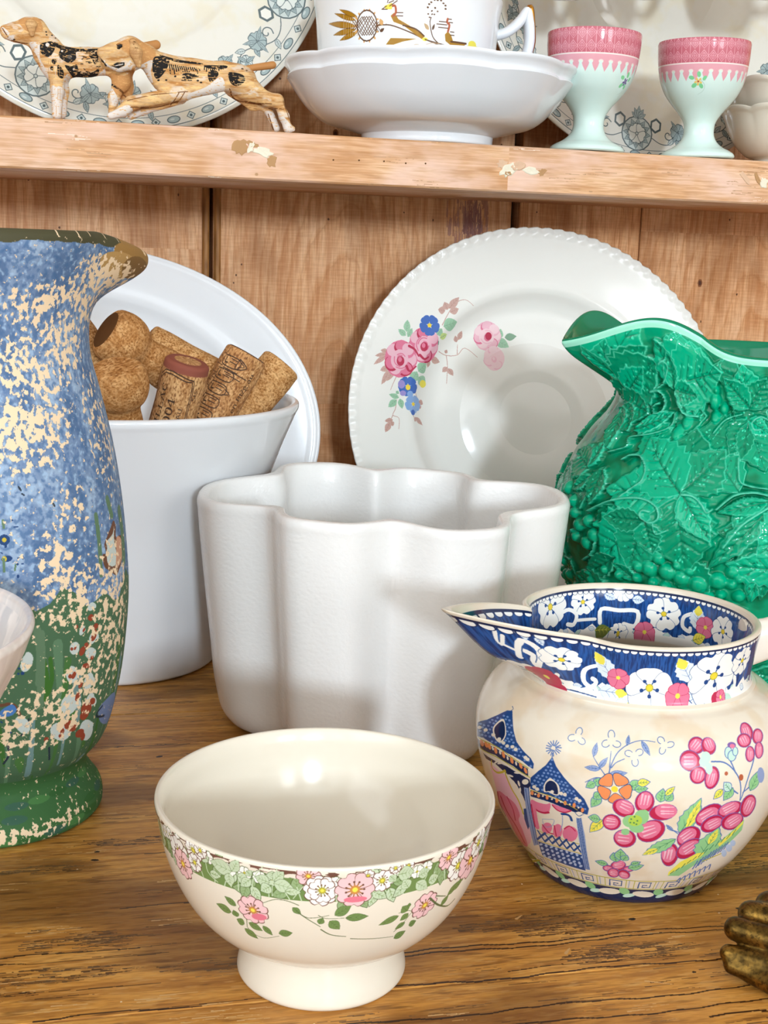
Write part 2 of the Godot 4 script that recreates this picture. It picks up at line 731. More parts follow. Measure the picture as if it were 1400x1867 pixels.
func build_room() -> void:
	var key := [-0.52, -0.08, 0.77, 1.35]
	var side := [0.0, 2.0, 0.40, 1.70]  # opening added for the fill light on the left
	var added_front := [0.95, 2.05, 0.50, 1.80]  # opening added for the fill light behind the camera
	struct("floor", box_mesh(Vector3(4.2, 0.1, 6.2)), M.floor_wood, Vector3(0.35, -0.91, 2.05))
	struct("ceiling", box_mesh(Vector3(4.2, 0.1, 6.2)), M.plaster, Vector3(0.35, 2.05, 2.05))
	wall("wall_back", true, -0.87, 0.1, -1.7, 2.4, -0.86, 2.0, [])
	wall("wall_front", true, 5.0, 0.1, -1.7, 2.4, -0.86, 2.0, [key, added_front])
	wall("wall_left", false, -1.6, 0.1, -0.82, 4.95, -0.86, 2.0, [side])
	wall("wall_right", false, 2.35, 0.1, -0.82, 4.95, -0.86, 2.0, [])
	window("window_1", true, 5.0, key, M.window_glow)
	window("window_2", true, 5.0, added_front, M.added_fill_glow)  # invented window, glowing pane of the front fill
	window("window_3", false, -1.6, side, M.added_fill_glow)  # invented window, glowing pane of the left fill


# ==================================================================== the dresser
func build_dresser() -> void:
	var d := thing("dresser_rack", "pine dresser rack with a thick worn shelf and upright backboards behind the china", "dresser")
	# backboards: edges measured along the wall; the first joint has a bead either side
	var edges := [-0.30, -0.115, 0.0145, 0.1300, 0.1332, 0.3262, 0.3321, 0.4185, 0.4192, 0.56, 0.75, 0.92]
	var joints := [[-0.45, -0.26], [-0.2593, -0.06], [-0.0592, 0.1318], [0.1344, 0.3262], [0.3321, 0.4186], [0.4193, 0.60], [0.6008, 0.80], [0.8008, 0.99]]
	for k in joints.size():
		var j: Array = joints[k]
		var w: float = j[1] - j[0]
		part("back_plank", board(Vector3(w, 0.859, 0.014), 0.0006, "y", Vector2(0.30, 0.30), Vector2(0.31 * k + 0.13, 0.5 + 0.37 * k)), M["backboard_%d" % (k % 3)], d, Vector3((j[0] + j[1]) / 2, 0.430, BACK - 0.007))
	for x in [0.1297, 0.1367]:
		part("bead", board(Vector3(0.0042, 0.859, 0.003), 0.0012, "y", Vector2(0.3, 0.3), Vector2(x * 9, 0.2)), M.bead_wood, d, Vector3(x, 0.430, BACK + 0.0012))
	# the shelf in view, its rail for plates, and the one above
	var shelf := part("shelf", board(Vector3(1.40, SHELF_TOP - SHELF_UNDER, SHELF_FRONT - BACK), 0.0009, "x", Vector2(0.46, 0.115), Vector2(0.0, 0.5)), M.shelf_wood, d, Vector3(0.27, (SHELF_TOP + SHELF_UNDER) / 2, (SHELF_FRONT + BACK) / 2))
	part("plate_rail", board(Vector3(1.40, 0.0070, 0.0070), 0.0016, "x", Vector2(0.46, 0.06), Vector2(0.2, 0.1)), M.rail_wood, d, Vector3(0.27, SHELF_TOP + 0.0035, -0.7415))
	part("upper_shelf", board(Vector3(1.40, 0.0240, SHELF_FRONT - BACK), 0.0012, "x", Vector2(0.46, 0.115), Vector2(0.3, 0.2)), M.shelf_wood, d, Vector3(0.27, 0.56, (SHELF_FRONT + BACK) / 2))
	for x in [-0.44, 0.98]:
		part("side_panel", board(Vector3(0.022, 0.859, 0.15), 0.002, "y", Vector2(0.3, 0.3)), M.backboard_0, d, Vector3(x, 0.430, -0.712))
	part("cornice", board(Vector3(1.48, 0.05, 0.17), 0.006, "x"), M.shelf_wood, d, Vector3(0.27, 0.885, -0.71))
	shelf_marks(shelf)
	# base cupboard below the worktop
	var base := thing("cupboard", "pine cupboard base that carries the worktop of the dresser", "cupboard", Vector3(0.27, -0.86, -0.49))
	part("carcass", board(Vector3(1.36, 0.834, 0.54), 0.003, "x"), M.shelf_wood, base, Vector3(0, 0.417, 0))
	for x in [-0.45, 0.0, 0.45]:
		var door := part("door", board(Vector3(0.42, 0.56, 0.02), 0.004, "y"), M.backboard_1, base, Vector3(x, 0.34, 0.281))
		part("knob", lathe([Vector3(0.006, 0, 0), Vector3(0.006, 0.012, 0.3), Vector3(0.015, 0.018, 0.5), Vector3(0.012, 0.028, 0.8), Vector3(0, 0.030, 1)], 16, 3), M.rail_wood, door, Vector3(0.17, 0.1, 0.010)).rotation.x = PI / 2
		var drawer := part("drawer", board(Vector3(0.42, 0.15, 0.02), 0.004, "x"), M.shelf_wood, base, Vector3(x, 0.73, 0.281))
		part("knob", lathe([Vector3(0.006, 0, 0), Vector3(0.006, 0.012, 0.3), Vector3(0.015, 0.018, 0.5), Vector3(0.012, 0.028, 0.8), Vector3(0, 0.030, 1)], 16, 3), M.rail_wood, drawer, Vector3(0, 0, 0.010)).rotation.x = PI / 2
	# the worktop: boards whose joints run slightly askew
	var top := thing("worktop", "worn honey-brown pine worktop with dark stains, scratches and open joints", "worktop")
	var z0 := -0.3284
	var sl := 0.0838
	var lines := [[-0.20, 0.0], [z0, sl], [z0 - 0.235, sl], [-0.784, 0.0]]
	for k in 3:
		var a: Array = lines[k]
		var b: Array = lines[k + 1]
		var p := PackedVector2Array([Vector2(-0.42, a[0] + a[1] * -0.42 - 0.0002), Vector2(0.96, a[0] + a[1] * 0.96 - 0.0002), Vector2(0.96, b[0] + b[1] * 0.96 + 0.0002), Vector2(-0.42, b[0] + b[1] * -0.42 + 0.0002)])
		part("top_plank", slab(p, -0.026, 0.0, 0.0005, Vector2(0.40, 0.36), -0.084), M.worktop_wood, top)


# torn places, filler and dark discs for nail holes on the front edge of the shelf
func shelf_marks(shelf: Node3D) -> void:
	var o := Vector3(-0.27, -(SHELF_TOP + SHELF_UNDER) / 2, -(SHELF_FRONT + BACK) / 2)
	var rng := RandomNumberGenerator.new()
	rng.seed = 5
	for p in [[0.1738, 0.2527], [0.1874, 0.2532], [0.2008, 0.2534], [0.2126, 0.2530], [0.2234, 0.2534]]:
		var c := CylinderMesh.new()
		c.top_radius = 0.00042
		c.bottom_radius = 0.00042
		c.height = 0.0006
		c.radial_segments = 10
		var h := part("nail_hole_disc", c, M.dark_cork, shelf, Vector3(p[0], p[1], SHELF_FRONT + 0.00002) + o)  # brown disc, its colour stands for the shade inside a hole
		h.rotation.x = PI / 2
	# [x, y, half length, half height, turn, material, how far proud]
	for s in [[0.1375, 0.2546, 0.0052, 0.0022, -0.22, "filler", 0.0004], [0.1258, 0.2562, 0.0040, 0.0036, 0.5, "torn_wood", 0.0003], [0.1320, 0.2580, 0.0036, 0.0016, -0.3, "torn_wood", 0.0003], [0.1420, 0.2505, 0.0028, 0.0034, 0.2, "torn_wood", 0.0002], [0.1312, 0.2566, 0.0016, 0.0030, -0.4, "filler", 0.0004],
			[0.2700, 0.2524, 0.0050, 0.0038, 0.4, "filler", 0.0005], [0.2755, 0.2545, 0.0040, 0.0024, 0.2, "torn_pale", 0.0006], [0.2664, 0.2552, 0.0030, 0.0026, 0.1, "torn_pale", 0.0003], [0.2830, 0.2526, 0.0048, 0.0019, -0.1, "filler", 0.0004], [0.2896, 0.2522, 0.0026, 0.0018, 0.3, "torn_wood", 0.0002], [0.2698, 0.2505, 0.0020, 0.0012, 0.0, "torn_wood", 0.0006],
			[0.4140, 0.2550, 0.0058, 0.0018, -0.85, "torn_pale", 0.0004], [0.4222, 0.2546, 0.0040, 0.0015, -1.1, "torn_wood", 0.0004], [0.4262, 0.2530, 0.0030, 0.0030, 0.2, "filler", 0.0005]]:
		var pts := PackedVector2Array()
		var n := 17
		for i in n:
			var a := TAU * i / n
			var r := 0.62 + 0.52 * rng.randf()
			pts.append(Vector2(cos(a) * s[2] * r, sin(a) * s[3] * r).rotated(s[4]))
		var nv := 4
		var pos := PackedVector3Array()
		var uv := PackedVector2Array()
		for j in nv + 1:
			var f := [1.06, 0.98, 0.75, 0.4, 0.0][j] as float
			var up := [0.0, 0.9, 0.75, 0.55, 0.5][j] as float
			for i in n + 1:
				var q := pts[i % n] * f
				pos.append(Vector3(q.x, q.y, s[6] * up * (0.6 + 0.8 * rng.randf()) if j > 0 and i < n else s[6] * up))
				uv.append(Vector2(q.x * 60.0, q.y * 60.0))
			if j > 0:
				pos[j * (n + 1) + n] = pos[j * (n + 1)]
		part("torn_patch" if s[5] != "filler" else "filler_patch", grid_mesh(n, nv, pos, uv, true), M[s[5]], shelf, Vector3(s[0], s[1], SHELF_FRONT) + o)


# ==================================================================== on the worktop
func build_worktop_things() -> void:
	white_platter()
	floral_plate()
	cork_pot()
	painted_pitcher()
	star_pot()
	green_pitcher()
	flower_jug()
	flower_bowl()
	glass_bowl()
	brass_ornament()


func flower_bowl() -> void:
	var o := thing("footed_bowl", "small cream footed bowl with a green leaf and pink dog-rose border under its rim", "bowl", Vector3(0.0915, 0, -0.3371))
	var p := [Vector3(0.0, 0.0035, 0), Vector3(0.0190, 0.0035, 0), Vector3(0.0215, 0.0002, 0), Vector3(0.0238, 0.0, 0.0), Vector3(0.0249, 0.0012, 0.0), Vector3(0.0248, 0.0032, 0.0), Vector3(0.0239, 0.0064, 0.0), Vector3(0.0230, 0.0100, 0.0), Vector3(0.0227, 0.0128, 0.0), Vector3(0.0228, 0.0138, 0.0), Vector3(0.0228, 0.0138, 0.0),
		Vector3(0.0266, 0.0151, 0.076), Vector3(0.0314, 0.0178, 0.181), Vector3(0.0380, 0.0243, 0.356), Vector3(0.0432, 0.0332, 0.552), Vector3(0.0466, 0.0428, 0.745), Vector3(0.0484, 0.0525, 0.932), Vector3(0.0489, 0.0552, 0.984),
		Vector3(0.0486, 0.0560, 1.0), Vector3(0.0477, 0.0560, 1.0), Vector3(0.0470, 0.0550, 1.0), Vector3(0.0455, 0.0470, 1.0), Vector3(0.0415, 0.0352, 1.0), Vector3(0.0350, 0.0260, 1.0), Vector3(0.0250, 0.0196, 1.0), Vector3(0.0130, 0.0166, 1.0), Vector3(0.0, 0.0160, 1.0)]
	part("body", lathe(p, 128, 4, PI / 2 + PI), M.bowl_glaze, o)


func star_pot() -> void:
	var o := thing("lobed_planter", "white glazed planter with six rounded lobes and a chipped rim behind the small bowl", "planter", Vector3(0.1671, 0, -0.5309))
	var shape := func(a: float, c: Vector3, t: float) -> Vector3:
		var e := a + 0.14 * sin(2.0 * (a - deg_to_rad(103.0)))
		var k := cos(6.0 * (e - deg_to_rad(13.0)))
		# round lobes, narrow notches
		var lobe := 1.0 - 0.185 * pow(0.5 - 0.5 * k, 2.1)
		var oval := 1.0 + 0.030 * cos(2.0 * (a - 0.35))
		var soft := smoothstep(0.0, 0.35, c.x / 0.07)
		var r := c.x * lerpf(1.0, lobe * oval, soft)
		if c.z > 0.5 and c.y > 0.012:
			r = (c.x + 0.0065) * lobe * oval - 0.0065 / maxf(0.75, lobe)
		var y := c.y + 0.0012 * sin(a * 3.0 + 1.0) * smoothstep(0.06, 0.1, c.y)
		return Vector3(r * cos(a), y, r * sin(a))
	var p := [Vector3(0.0, 0.003, 0), Vector3(0.052, 0.003, 0), Vector3(0.058, 0.0, 0.0), Vector3(0.0635, 0.0015, 0.0), Vector3(0.0680, 0.0068, 0.0), Vector3(0.0705, 0.016, 0.02), Vector3(0.0735, 0.0416, 0.1), Vector3(0.0772, 0.0789, 0.2), Vector3(0.0788, 0.0985, 0.3),
		Vector3(0.0790, 0.1025, 0.4), Vector3(0.0781, 0.1043, 0.45), Vector3(0.0762, 0.1047, 0.5), Vector3(0.0742, 0.1040, 0.55), Vector3(0.0733, 0.1020, 0.6), Vector3(0.0722, 0.080, 0.7), Vector3(0.0690, 0.040, 0.8), Vector3(0.0650, 0.018, 0.9), Vector3(0.054, 0.0085, 0.95), Vector3(0.0, 0.0075, 1.0)]
	part("body", lathe(p, 240, 5, -PI / 2, shape), M.star_glaze, o)


func cork_pot() -> void:
	var o := thing("tapered_pot", "plain white tapered pot filled with wine corks", "pot", Vector3(0.0627, 0, -0.6452))
	var p := [Vector3(0.0, 0.003, 0), Vector3(0.044, 0.003, 0), Vector3(0.047, 0.0, 0.0), Vector3(0.0495, 0.0012, 0.0), Vector3(0.0503, 0.0045, 0.0), Vector3(0.0516, 0.0128, 0.05), Vector3(0.0610, 0.0470, 0.2), Vector3(0.0704, 0.0805, 0.4), Vector3(0.0762, 0.0957, 0.5), Vector3(0.0890, 0.1280, 0.8), Vector3(0.0903, 0.1312, 0.9),
		Vector3(0.0900, 0.1330, 0.95), Vector3(0.0885, 0.1337, 1), Vector3(0.0868, 0.1330, 1), Vector3(0.0858, 0.1305, 1), Vector3(0.0730, 0.0980, 1), Vector3(0.0660, 0.0800, 1), Vector3(0.0560, 0.0440, 1), Vector3(0.046, 0.012, 1), Vector3(0.040, 0.008, 1), Vector3(0.0, 0.007, 1)]
	part("body", lathe(p, 128, 5), M.pot_glaze, o)
	corks()


# A cork: straight for still wine, mushroom-shaped for sparkling wine. The axis is +y, its middle at the origin.
func cork_mesh(sparkling: bool) -> ArrayMesh:
	if sparkling:
		return lathe([Vector3(0, -0.021, 0), Vector3(0.0080, -0.021, 0.10), Vector3(0.0096, -0.0195, 0.14), Vector3(0.0094, -0.008, 0.35), Vector3(0.0092, 0.0, 0.5), Vector3(0.0120, 0.0035, 0.58), Vector3(0.0138, 0.0085, 0.68), Vector3(0.0136, 0.0150, 0.80), Vector3(0.0118, 0.0195, 0.9), Vector3(0.0100, 0.0205, 0.93), Vector3(0.0100, 0.0205, 0.93), Vector3(0, 0.0210, 1)], 40, 4)
	return lathe([Vector3(0, -0.0215, 0), Vector3(0.0094, -0.0215, 0.10), Vector3(0.0106, -0.0205, 0.13), Vector3(0.0109, -0.018, 0.17), Vector3(0.0108, 0.0, 0.5), Vector3(0.0109, 0.018, 0.83), Vector3(0.0106, 0.0205, 0.87), Vector3(0.0094, 0.0215, 0.90), Vector3(0.0094, 0.0215, 0.90), Vector3(0, 0.0215, 1)], 40, 4)


func corks() -> void:
	var still := cork_mesh(false)
	var bubbly := cork_mesh(true)
	# [mesh, material, middle, axis, turn about the axis, label]
	var list := [
		[bubbly, "cork_coarse", Vector3(0.0742, 0.1555, -0.6420), Vector3(-0.72, 0.48, 0.18), 0.0, "mushroom-shaped champagne cork lying on top of the heap with a dark end"],
		[bubbly, "cork_coarse", Vector3(0.0620, 0.1330, -0.6130), Vector3(-0.12, 0.93, 0.34), 2.0, "mushroom-shaped champagne cork standing at the front of the white pot beside the blue pitcher"],
		[still, "cork_plain", Vector3(0.0985, 0.1480, -0.6620), Vector3(0.80, -0.42, 0.10), 0.9, "smooth pale wine cork lying across the back of the heap"],
		[still, "cork_town", Vector3(0.0900, 0.1330, -0.6250), Vector3(0.20, 0.92, 0.20), -0.42, "wine cork with a dark red stained end and printed capital letters"],
		[still, "cork_castle", Vector3(0.1160, 0.1370, -0.6370), Vector3(0.46, 0.80, -0.05), -0.10, "wine cork printed with a small castle and a line of script"],
		[still, "cork_plain", Vector3(0.1335, 0.1335, -0.6480), Vector3(0.62, 0.74, -0.04), 2.4, "plain rough-grained wine cork leaning on the rim at the far end of the heap"],
		[still, "cork_plain", Vector3(0.0520, 0.1500, -0.6600), Vector3(-0.50, 0.75, 0.10), 4.0, "wine cork with a ring line, half hidden behind the blue pitcher"],
	]
	for c in list:
		var o := part("champagne_cork" if c[0] == bubbly else "wine_cork", c[0], M[c[1]], null, c[2])
		tag(o, c[5], "cork", "corks in the white pot")
		if list.find(c) == 0:
			part("stained_end", lathe([Vector3(0, 0.0213, 0), Vector3(0.0092, 0.0209, 0.5), Vector3(0.0100, 0.0203, 0.8), Vector3(0.0098, 0.0196, 1)], 32, 2), M.dark_cork, o)
		var y: Vector3 = (c[3] as Vector3).normalized()
		var x := Vector3.BACK.cross(y).normalized() * -1.0
		o.basis = Basis(y.cross(x.cross(y).normalized()).normalized(), y, x.cross(y).normalized()) * Basis(Vector3.UP, c[4])


func painted_pitcher() -> void:
	var o := thing("painted_pitcher", "tall blue and green pitcher whose flaking paint shows pale clay, with a thick brown lip", "pitcher", Vector3(0.0006, 0, -0.4729))
	var lip := func(a: float, c: Vector3, t: float) -> Vector3:
		var d := absf(wrapf(a + 0.12, -PI, PI))
		var g := pow(maxf(0.0, 1.0 - d / 0.62), 1.25)
		var k := smoothstep(0.178, 0.2085, c.y)
		var r := c.x + 0.0150 * g * k * k
		var y := c.y - 0.0065 * g * k
		return Vector3(r * cos(a), y, r * sin(a))
	var p := [Vector3(0, 0.003, 0), Vector3(0.034, 0.003, 0), Vector3(0.0362, 0.0, 0.0), Vector3(0.0383, 0.0012, 0.006), Vector3(0.0389, 0.0045, 0.02), Vector3(0.0383, 0.0080, 0.04), Vector3(0.0352, 0.0130, 0.065), Vector3(0.0330, 0.0175, 0.09), Vector3(0.0334, 0.0200, 0.10), Vector3(0.0395, 0.0284, 0.14), Vector3(0.0449, 0.0456, 0.22), Vector3(0.0481, 0.0670, 0.32), Vector3(0.0492, 0.0859, 0.41), Vector3(0.0487, 0.0984, 0.47), Vector3(0.0469, 0.1190, 0.57), Vector3(0.0438, 0.1391, 0.66), Vector3(0.0392, 0.1587, 0.75), Vector3(0.0364, 0.1700, 0.80), Vector3(0.0362, 0.1800, 0.85), Vector3(0.0385, 0.1910, 0.90), Vector3(0.0420, 0.2010, 0.95), Vector3(0.0438, 0.2075, 0.985),
		Vector3(0.0436, 0.2105, 1.0), Vector3(0.0420, 0.2120, 1.0), Vector3(0.0400, 0.2112, 1.0), Vector3(0.0385, 0.2060, 1.0), Vector3(0.0335, 0.1850, 1.0), Vector3(0.0330, 0.1700, 1.0), Vector3(0.0400, 0.1390, 1.0), Vector3(0.0445, 0.0860, 1.0), Vector3(0.0400, 0.0400, 1.0), Vector3(0.030, 0.022, 1.0), Vector3(0, 0.020, 1.0)]
	part("body", lathe(p, 144, 5, PI, lip), M.pitcher_paint, o)
	part("handle", tube(PackedVector3Array([Vector3(-0.040, 0.196, 0.006), Vector3(-0.066, 0.192, 0.012), Vector3(-0.084, 0.160, 0.016), Vector3(-0.080, 0.118, 0.016), Vector3(-0.046, 0.088, 0.010)]), PackedVector2Array([Vector2(0.008, 0.006), Vector2(0.008, 0.006), Vector2(0.0075, 0.0055), Vector2(0.0075, 0.0055), Vector2(0.009, 0.006)]), Vector3(0, 0, 1)), M.pitcher_handle, o)


func flower_jug() -> void:
	var o := thing("flower_jug", "squat cream jug with blue flowered collar, pointed spout and painted pagodas", "jug", Vector3(0.2119, 0, -0.3787))
	var sp := deg_to_rad(170.0)
	var pour := func(a: float, c: Vector3, t: float) -> Vector3:
		var d := absf(wrapf(a - sp, -PI, PI))
		var w := deg_to_rad(31.0)
		var g := pow(maxf(0.0, 1.0 - d / w), 1.12)
		var k := clampf((c.y - 0.0712) / (0.0903 - 0.0712), 0.0, 1.1)
		var r := c.x + 0.0375 * g * pow(k, 1.15)
		# the wall tucks in on both sides of the spout
		r -= 0.0016 * exp(-pow((d - w) / 0.14, 2.0)) * minf(k, 1.0)
		var y := c.y + 0.0088 * pow(g, 0.8) * k * smoothstep(0.5, 1.0, k)
		return Vector3(r * cos(a), y, r * sin(a))
	var p := [Vector3(0.0, 0.0025, 0), Vector3(0.0275, 0.0025, 0), Vector3(0.0295, 0.0, 0.0), Vector3(0.0318, 0.0, 0.0), Vector3(0.0332, 0.0014, 0.015), Vector3(0.0352, 0.0050, 0.06), Vector3(0.0413, 0.0140, 0.16), Vector3(0.0474, 0.0252, 0.28), Vector3(0.0516, 0.0365, 0.39), Vector3(0.0537, 0.0475, 0.49), Vector3(0.0531, 0.0560, 0.56), Vector3(0.0495, 0.0635, 0.63), Vector3(0.0440, 0.0684, 0.69), Vector3(0.0404, 0.0703, 0.725), Vector3(0.0402, 0.0708, 0.73), Vector3(0.0402, 0.0708, 0.73), Vector3(0.0391, 0.0716, 0.74), Vector3(0.0386, 0.0735, 0.755), Vector3(0.0389, 0.0790, 0.82), Vector3(0.0397, 0.0850, 0.91), Vector3(0.0404, 0.0892, 0.98),
		Vector3(0.0404, 0.0902, 1.0), Vector3(0.0397, 0.0908, 1.0), Vector3(0.0386, 0.0906, 1.0), Vector3(0.0380, 0.0897, 1.0), Vector3(0.0376, 0.0880, 0.975), Vector3(0.0368, 0.0830, 0.90), Vector3(0.0362, 0.0770, 0.81), Vector3(0.0362, 0.0730, 0.755), Vector3(0.0380, 0.0700, 0.74), Vector3(0.0470, 0.0630, 0.735), Vector3(0.0505, 0.0475, 0.735), Vector3(0.0445, 0.0240, 0.735), Vector3(0.030, 0.0065, 0.735), Vector3(0, 0.0055, 0.735)]
	part("body", lathe(p, 200, 5, deg_to_rad(-15.0), pour), M.jug_glaze, o)
	part("handle", tube(PackedVector3Array([Vector3(0.0370, 0.0800, 0.0080), Vector3(0.0440, 0.0815, 0.0090), Vector3(0.0590, 0.0860, 0.0110), Vector3(0.0760, 0.0760, 0.0130), Vector3(0.0800, 0.0520, 0.0130), Vector3(0.0690, 0.0300, 0.0110), Vector3(0.0520, 0.0210, 0.0080), Vector3(0.0430, 0.0215, 0.0060)]), PackedVector2Array([Vector2(0.0045, 0.0090), Vector2(0.0042, 0.0078), Vector2(0.0045, 0.0050), Vector2(0.0045, 0.0040), Vector2(0.0042, 0.0035), Vector2(0.0042, 0.0035), Vector2(0.0046, 0.0042), Vector2(0.0046, 0.0046)]), Vector3(0, 0, 1)), M.jug_handle, o)


func glass_bowl() -> void:
	var o := thing("milk_glass_bowl", "pinkish white pressed-glass bowl cut off by the frame in front of the blue pitcher", "bowl", Vector3(-0.0490, 0, -0.3640))
	var p := [Vector3(0, 0.003, 0), Vector3(0.024, 0.002, 0), Vector3(0.0275, 0.0, 0), Vector3(0.0285, 0.002, 0), Vector3(0.022, 0.006, 0), Vector3(0.009, 0.012, 0.1), Vector3(0.0075, 0.022, 0.15), Vector3(0.010, 0.036, 0.2), Vector3(0.022, 0.045, 0.3), Vector3(0.040, 0.064, 0.5), Vector3(0.0545, 0.089, 0.8), Vector3(0.0605, 0.1015, 0.95), Vector3(0.0612, 0.1040, 0.98), Vector3(0.0605, 0.1052, 1), Vector3(0.0592, 0.1048, 1), Vector3(0.0580, 0.1020, 1), Vector3(0.050, 0.087, 0.8), Vector3(0.036, 0.066, 0.5), Vector3(0.018, 0.049, 0.3), Vector3(0, 0.043, 0.2)]
	var flute := func(a: float, c: Vector3, t: float) -> Vector3:
		var r := c.x * (1.0 + 0.006 * cos(24.0 * a) * smoothstep(0.04, 0.07, c.y) * (1.0 - smoothstep(0.095, 0.104, c.y)))
		return Vector3(r * cos(a), c.y, r * sin(a))
	part("body", lathe(p, 144, 4, PI, flute), M.milk_glass, o)


func brass_ornament() -> void:
	var b := []
	# a clenched claw of rounded ridges round a core
	b.append([Vector3(0.226, 0.008, -0.298), Vector3(0.244, 0.009, -0.294), 0.0085, 0.011])
	for r in [[0.2122, 0.0125, -0.3062, 0.2240, 0.0120, -0.2925, 0.0036, 0.0048], [0.2190, 0.0150, -0.3090, 0.2330, 0.0150, -0.2960, 0.0040, 0.0056], [0.2270, 0.0155, -0.3110, 0.2420, 0.0160, -0.2980, 0.0046, 0.0060], [0.2082, 0.0068, -0.3030, 0.2180, 0.0066, -0.2935, 0.0026, 0.0040], [0.2080, 0.0042, -0.3005, 0.2130, 0.0034, -0.2960, 0.0024, 0.0028], [0.2125, 0.0034, -0.2965, 0.2165, 0.0034, -0.2865, 0.0028, 0.0034], [0.2165, 0.0034, -0.2865, 0.2300, 0.0040, -0.2835, 0.0034, 0.0040], [0.2190, 0.0076, -0.2930, 0.2320, 0.0080, -0.2880, 0.0042, 0.0060]]:
		b.append([Vector3(r[0], r[1], r[2]), Vector3(r[3], r[4], r[5]), r[6], r[7]])
	var o := part("brass_claw", nets(b, 0.0006, 0.0016, Rect2(0.2, 0.0, 0.08, 0.04), 0.0002, 3), M.old_brass)
	tag(o, "dark tarnished brass ornament with rounded claw-like ridges at the front corner of the worktop", "ornament")


# A plate seen on its face: the axis of the turned shape points to the viewer and a little up. The base point is where its edge stands.
func plate(called: String, label: String, base: Vector3, tilt: float, a: float, b: float, prof: Array, m: Material, bend = null, nu := 160, turn := 0.0) -> Node3D:
	var o := thing(called, label, "plate", base)
	var n := Vector3(0, sin(tilt), cos(tilt))
	var up := Vector3(0, cos(tilt), -sin(tilt))
	var q := smooth_profile(prof, 4)
	var nv := q.size() - 1
	var pos := PackedVector3Array()
	var uv := PackedVector2Array()
	for j in nv + 1:
		var c: Vector3 = q[j]
		for i in nu + 1:
			var t := TAU * (i % nu) / nu
			var e := c
			if bend != null:
				e = bend.call(t, c)
			var x := e.x * cos(t)
			var y := e.x * sin(t)
			pos.append(Vector3(a * x, 0, 0) + up * (b * (y + 1.0)) + n * e.y)
			uv.append(Vector2(0.5, 0.5) + 0.5 * Vector2(x, -y).rotated(turn))
	part("body", grid_mesh(nu, nv, pos, uv, true), m, o)
	return o


func plate_profile(depth: float, well: float, thick: float) -> Array:
	# from the middle of the face to the rim, over the edge and back behind; radius is a share of the outer one
	return [Vector3(0.0, -depth, 0), Vector3(well * 0.25, -depth + 0.00007, 0), Vector3(well * 0.5, -depth + 0.00028, 0), Vector3(well * 0.75, -depth + 0.00062, 0), Vector3(well * 0.92, -depth + 0.0010, 0), Vector3(well, -depth * 0.72, 0), Vector3(well * 1.06, -depth * 0.46, 0), Vector3(well * 1.16, -depth * 0.36, 0), Vector3(0.94, -0.0008, 0), Vector3(0.985, 0.0, 0), Vector3(1.0, -0.0010, 0), Vector3(0.995, -thick * 0.8, 0), Vector3(0.95, -thick * 1.2, 0), Vector3(well * 1.12, -depth * 0.55 - thick, 0), Vector3(well * 0.9, -depth - thick, 0), Vector3(well * 0.82, -depth - thick * 1.6, 0), Vector3(well * 0.78, -depth - thick, 0), Vector3(0.0, -depth - thick, 0)]


func white_platter() -> void:
	plate("white_platter", "large plain white oval platter leaning behind the pot of corks", Vector3(0.0481, 0, -0.7174), deg_to_rad(10), 0.1427, 0.1050, plate_profile(0.013, 0.70, 0.004), M.pot_glaze)


func floral_plate() -> void:
	var rope := func(t: float, c: Vector3) -> Vector3:
		var k := smoothstep(0.945, 0.99, c.x)
		var s := cos(t * 96.0 + c.y * 1400.0)
		return Vector3(c.x + 0.0022 * k * s, c.y + 0.0008 * k * s, 0)
	plate("rose_plate", "cream plate with a rope-edged rim and sprays of pink roses, leaning on the backboards", Vector3(0.3275, 0, -0.69), deg_to_rad(14), 0.1245, 0.1160, plate_profile(0.015, 0.63, 0.004), M.rose_glaze, rope, 420)


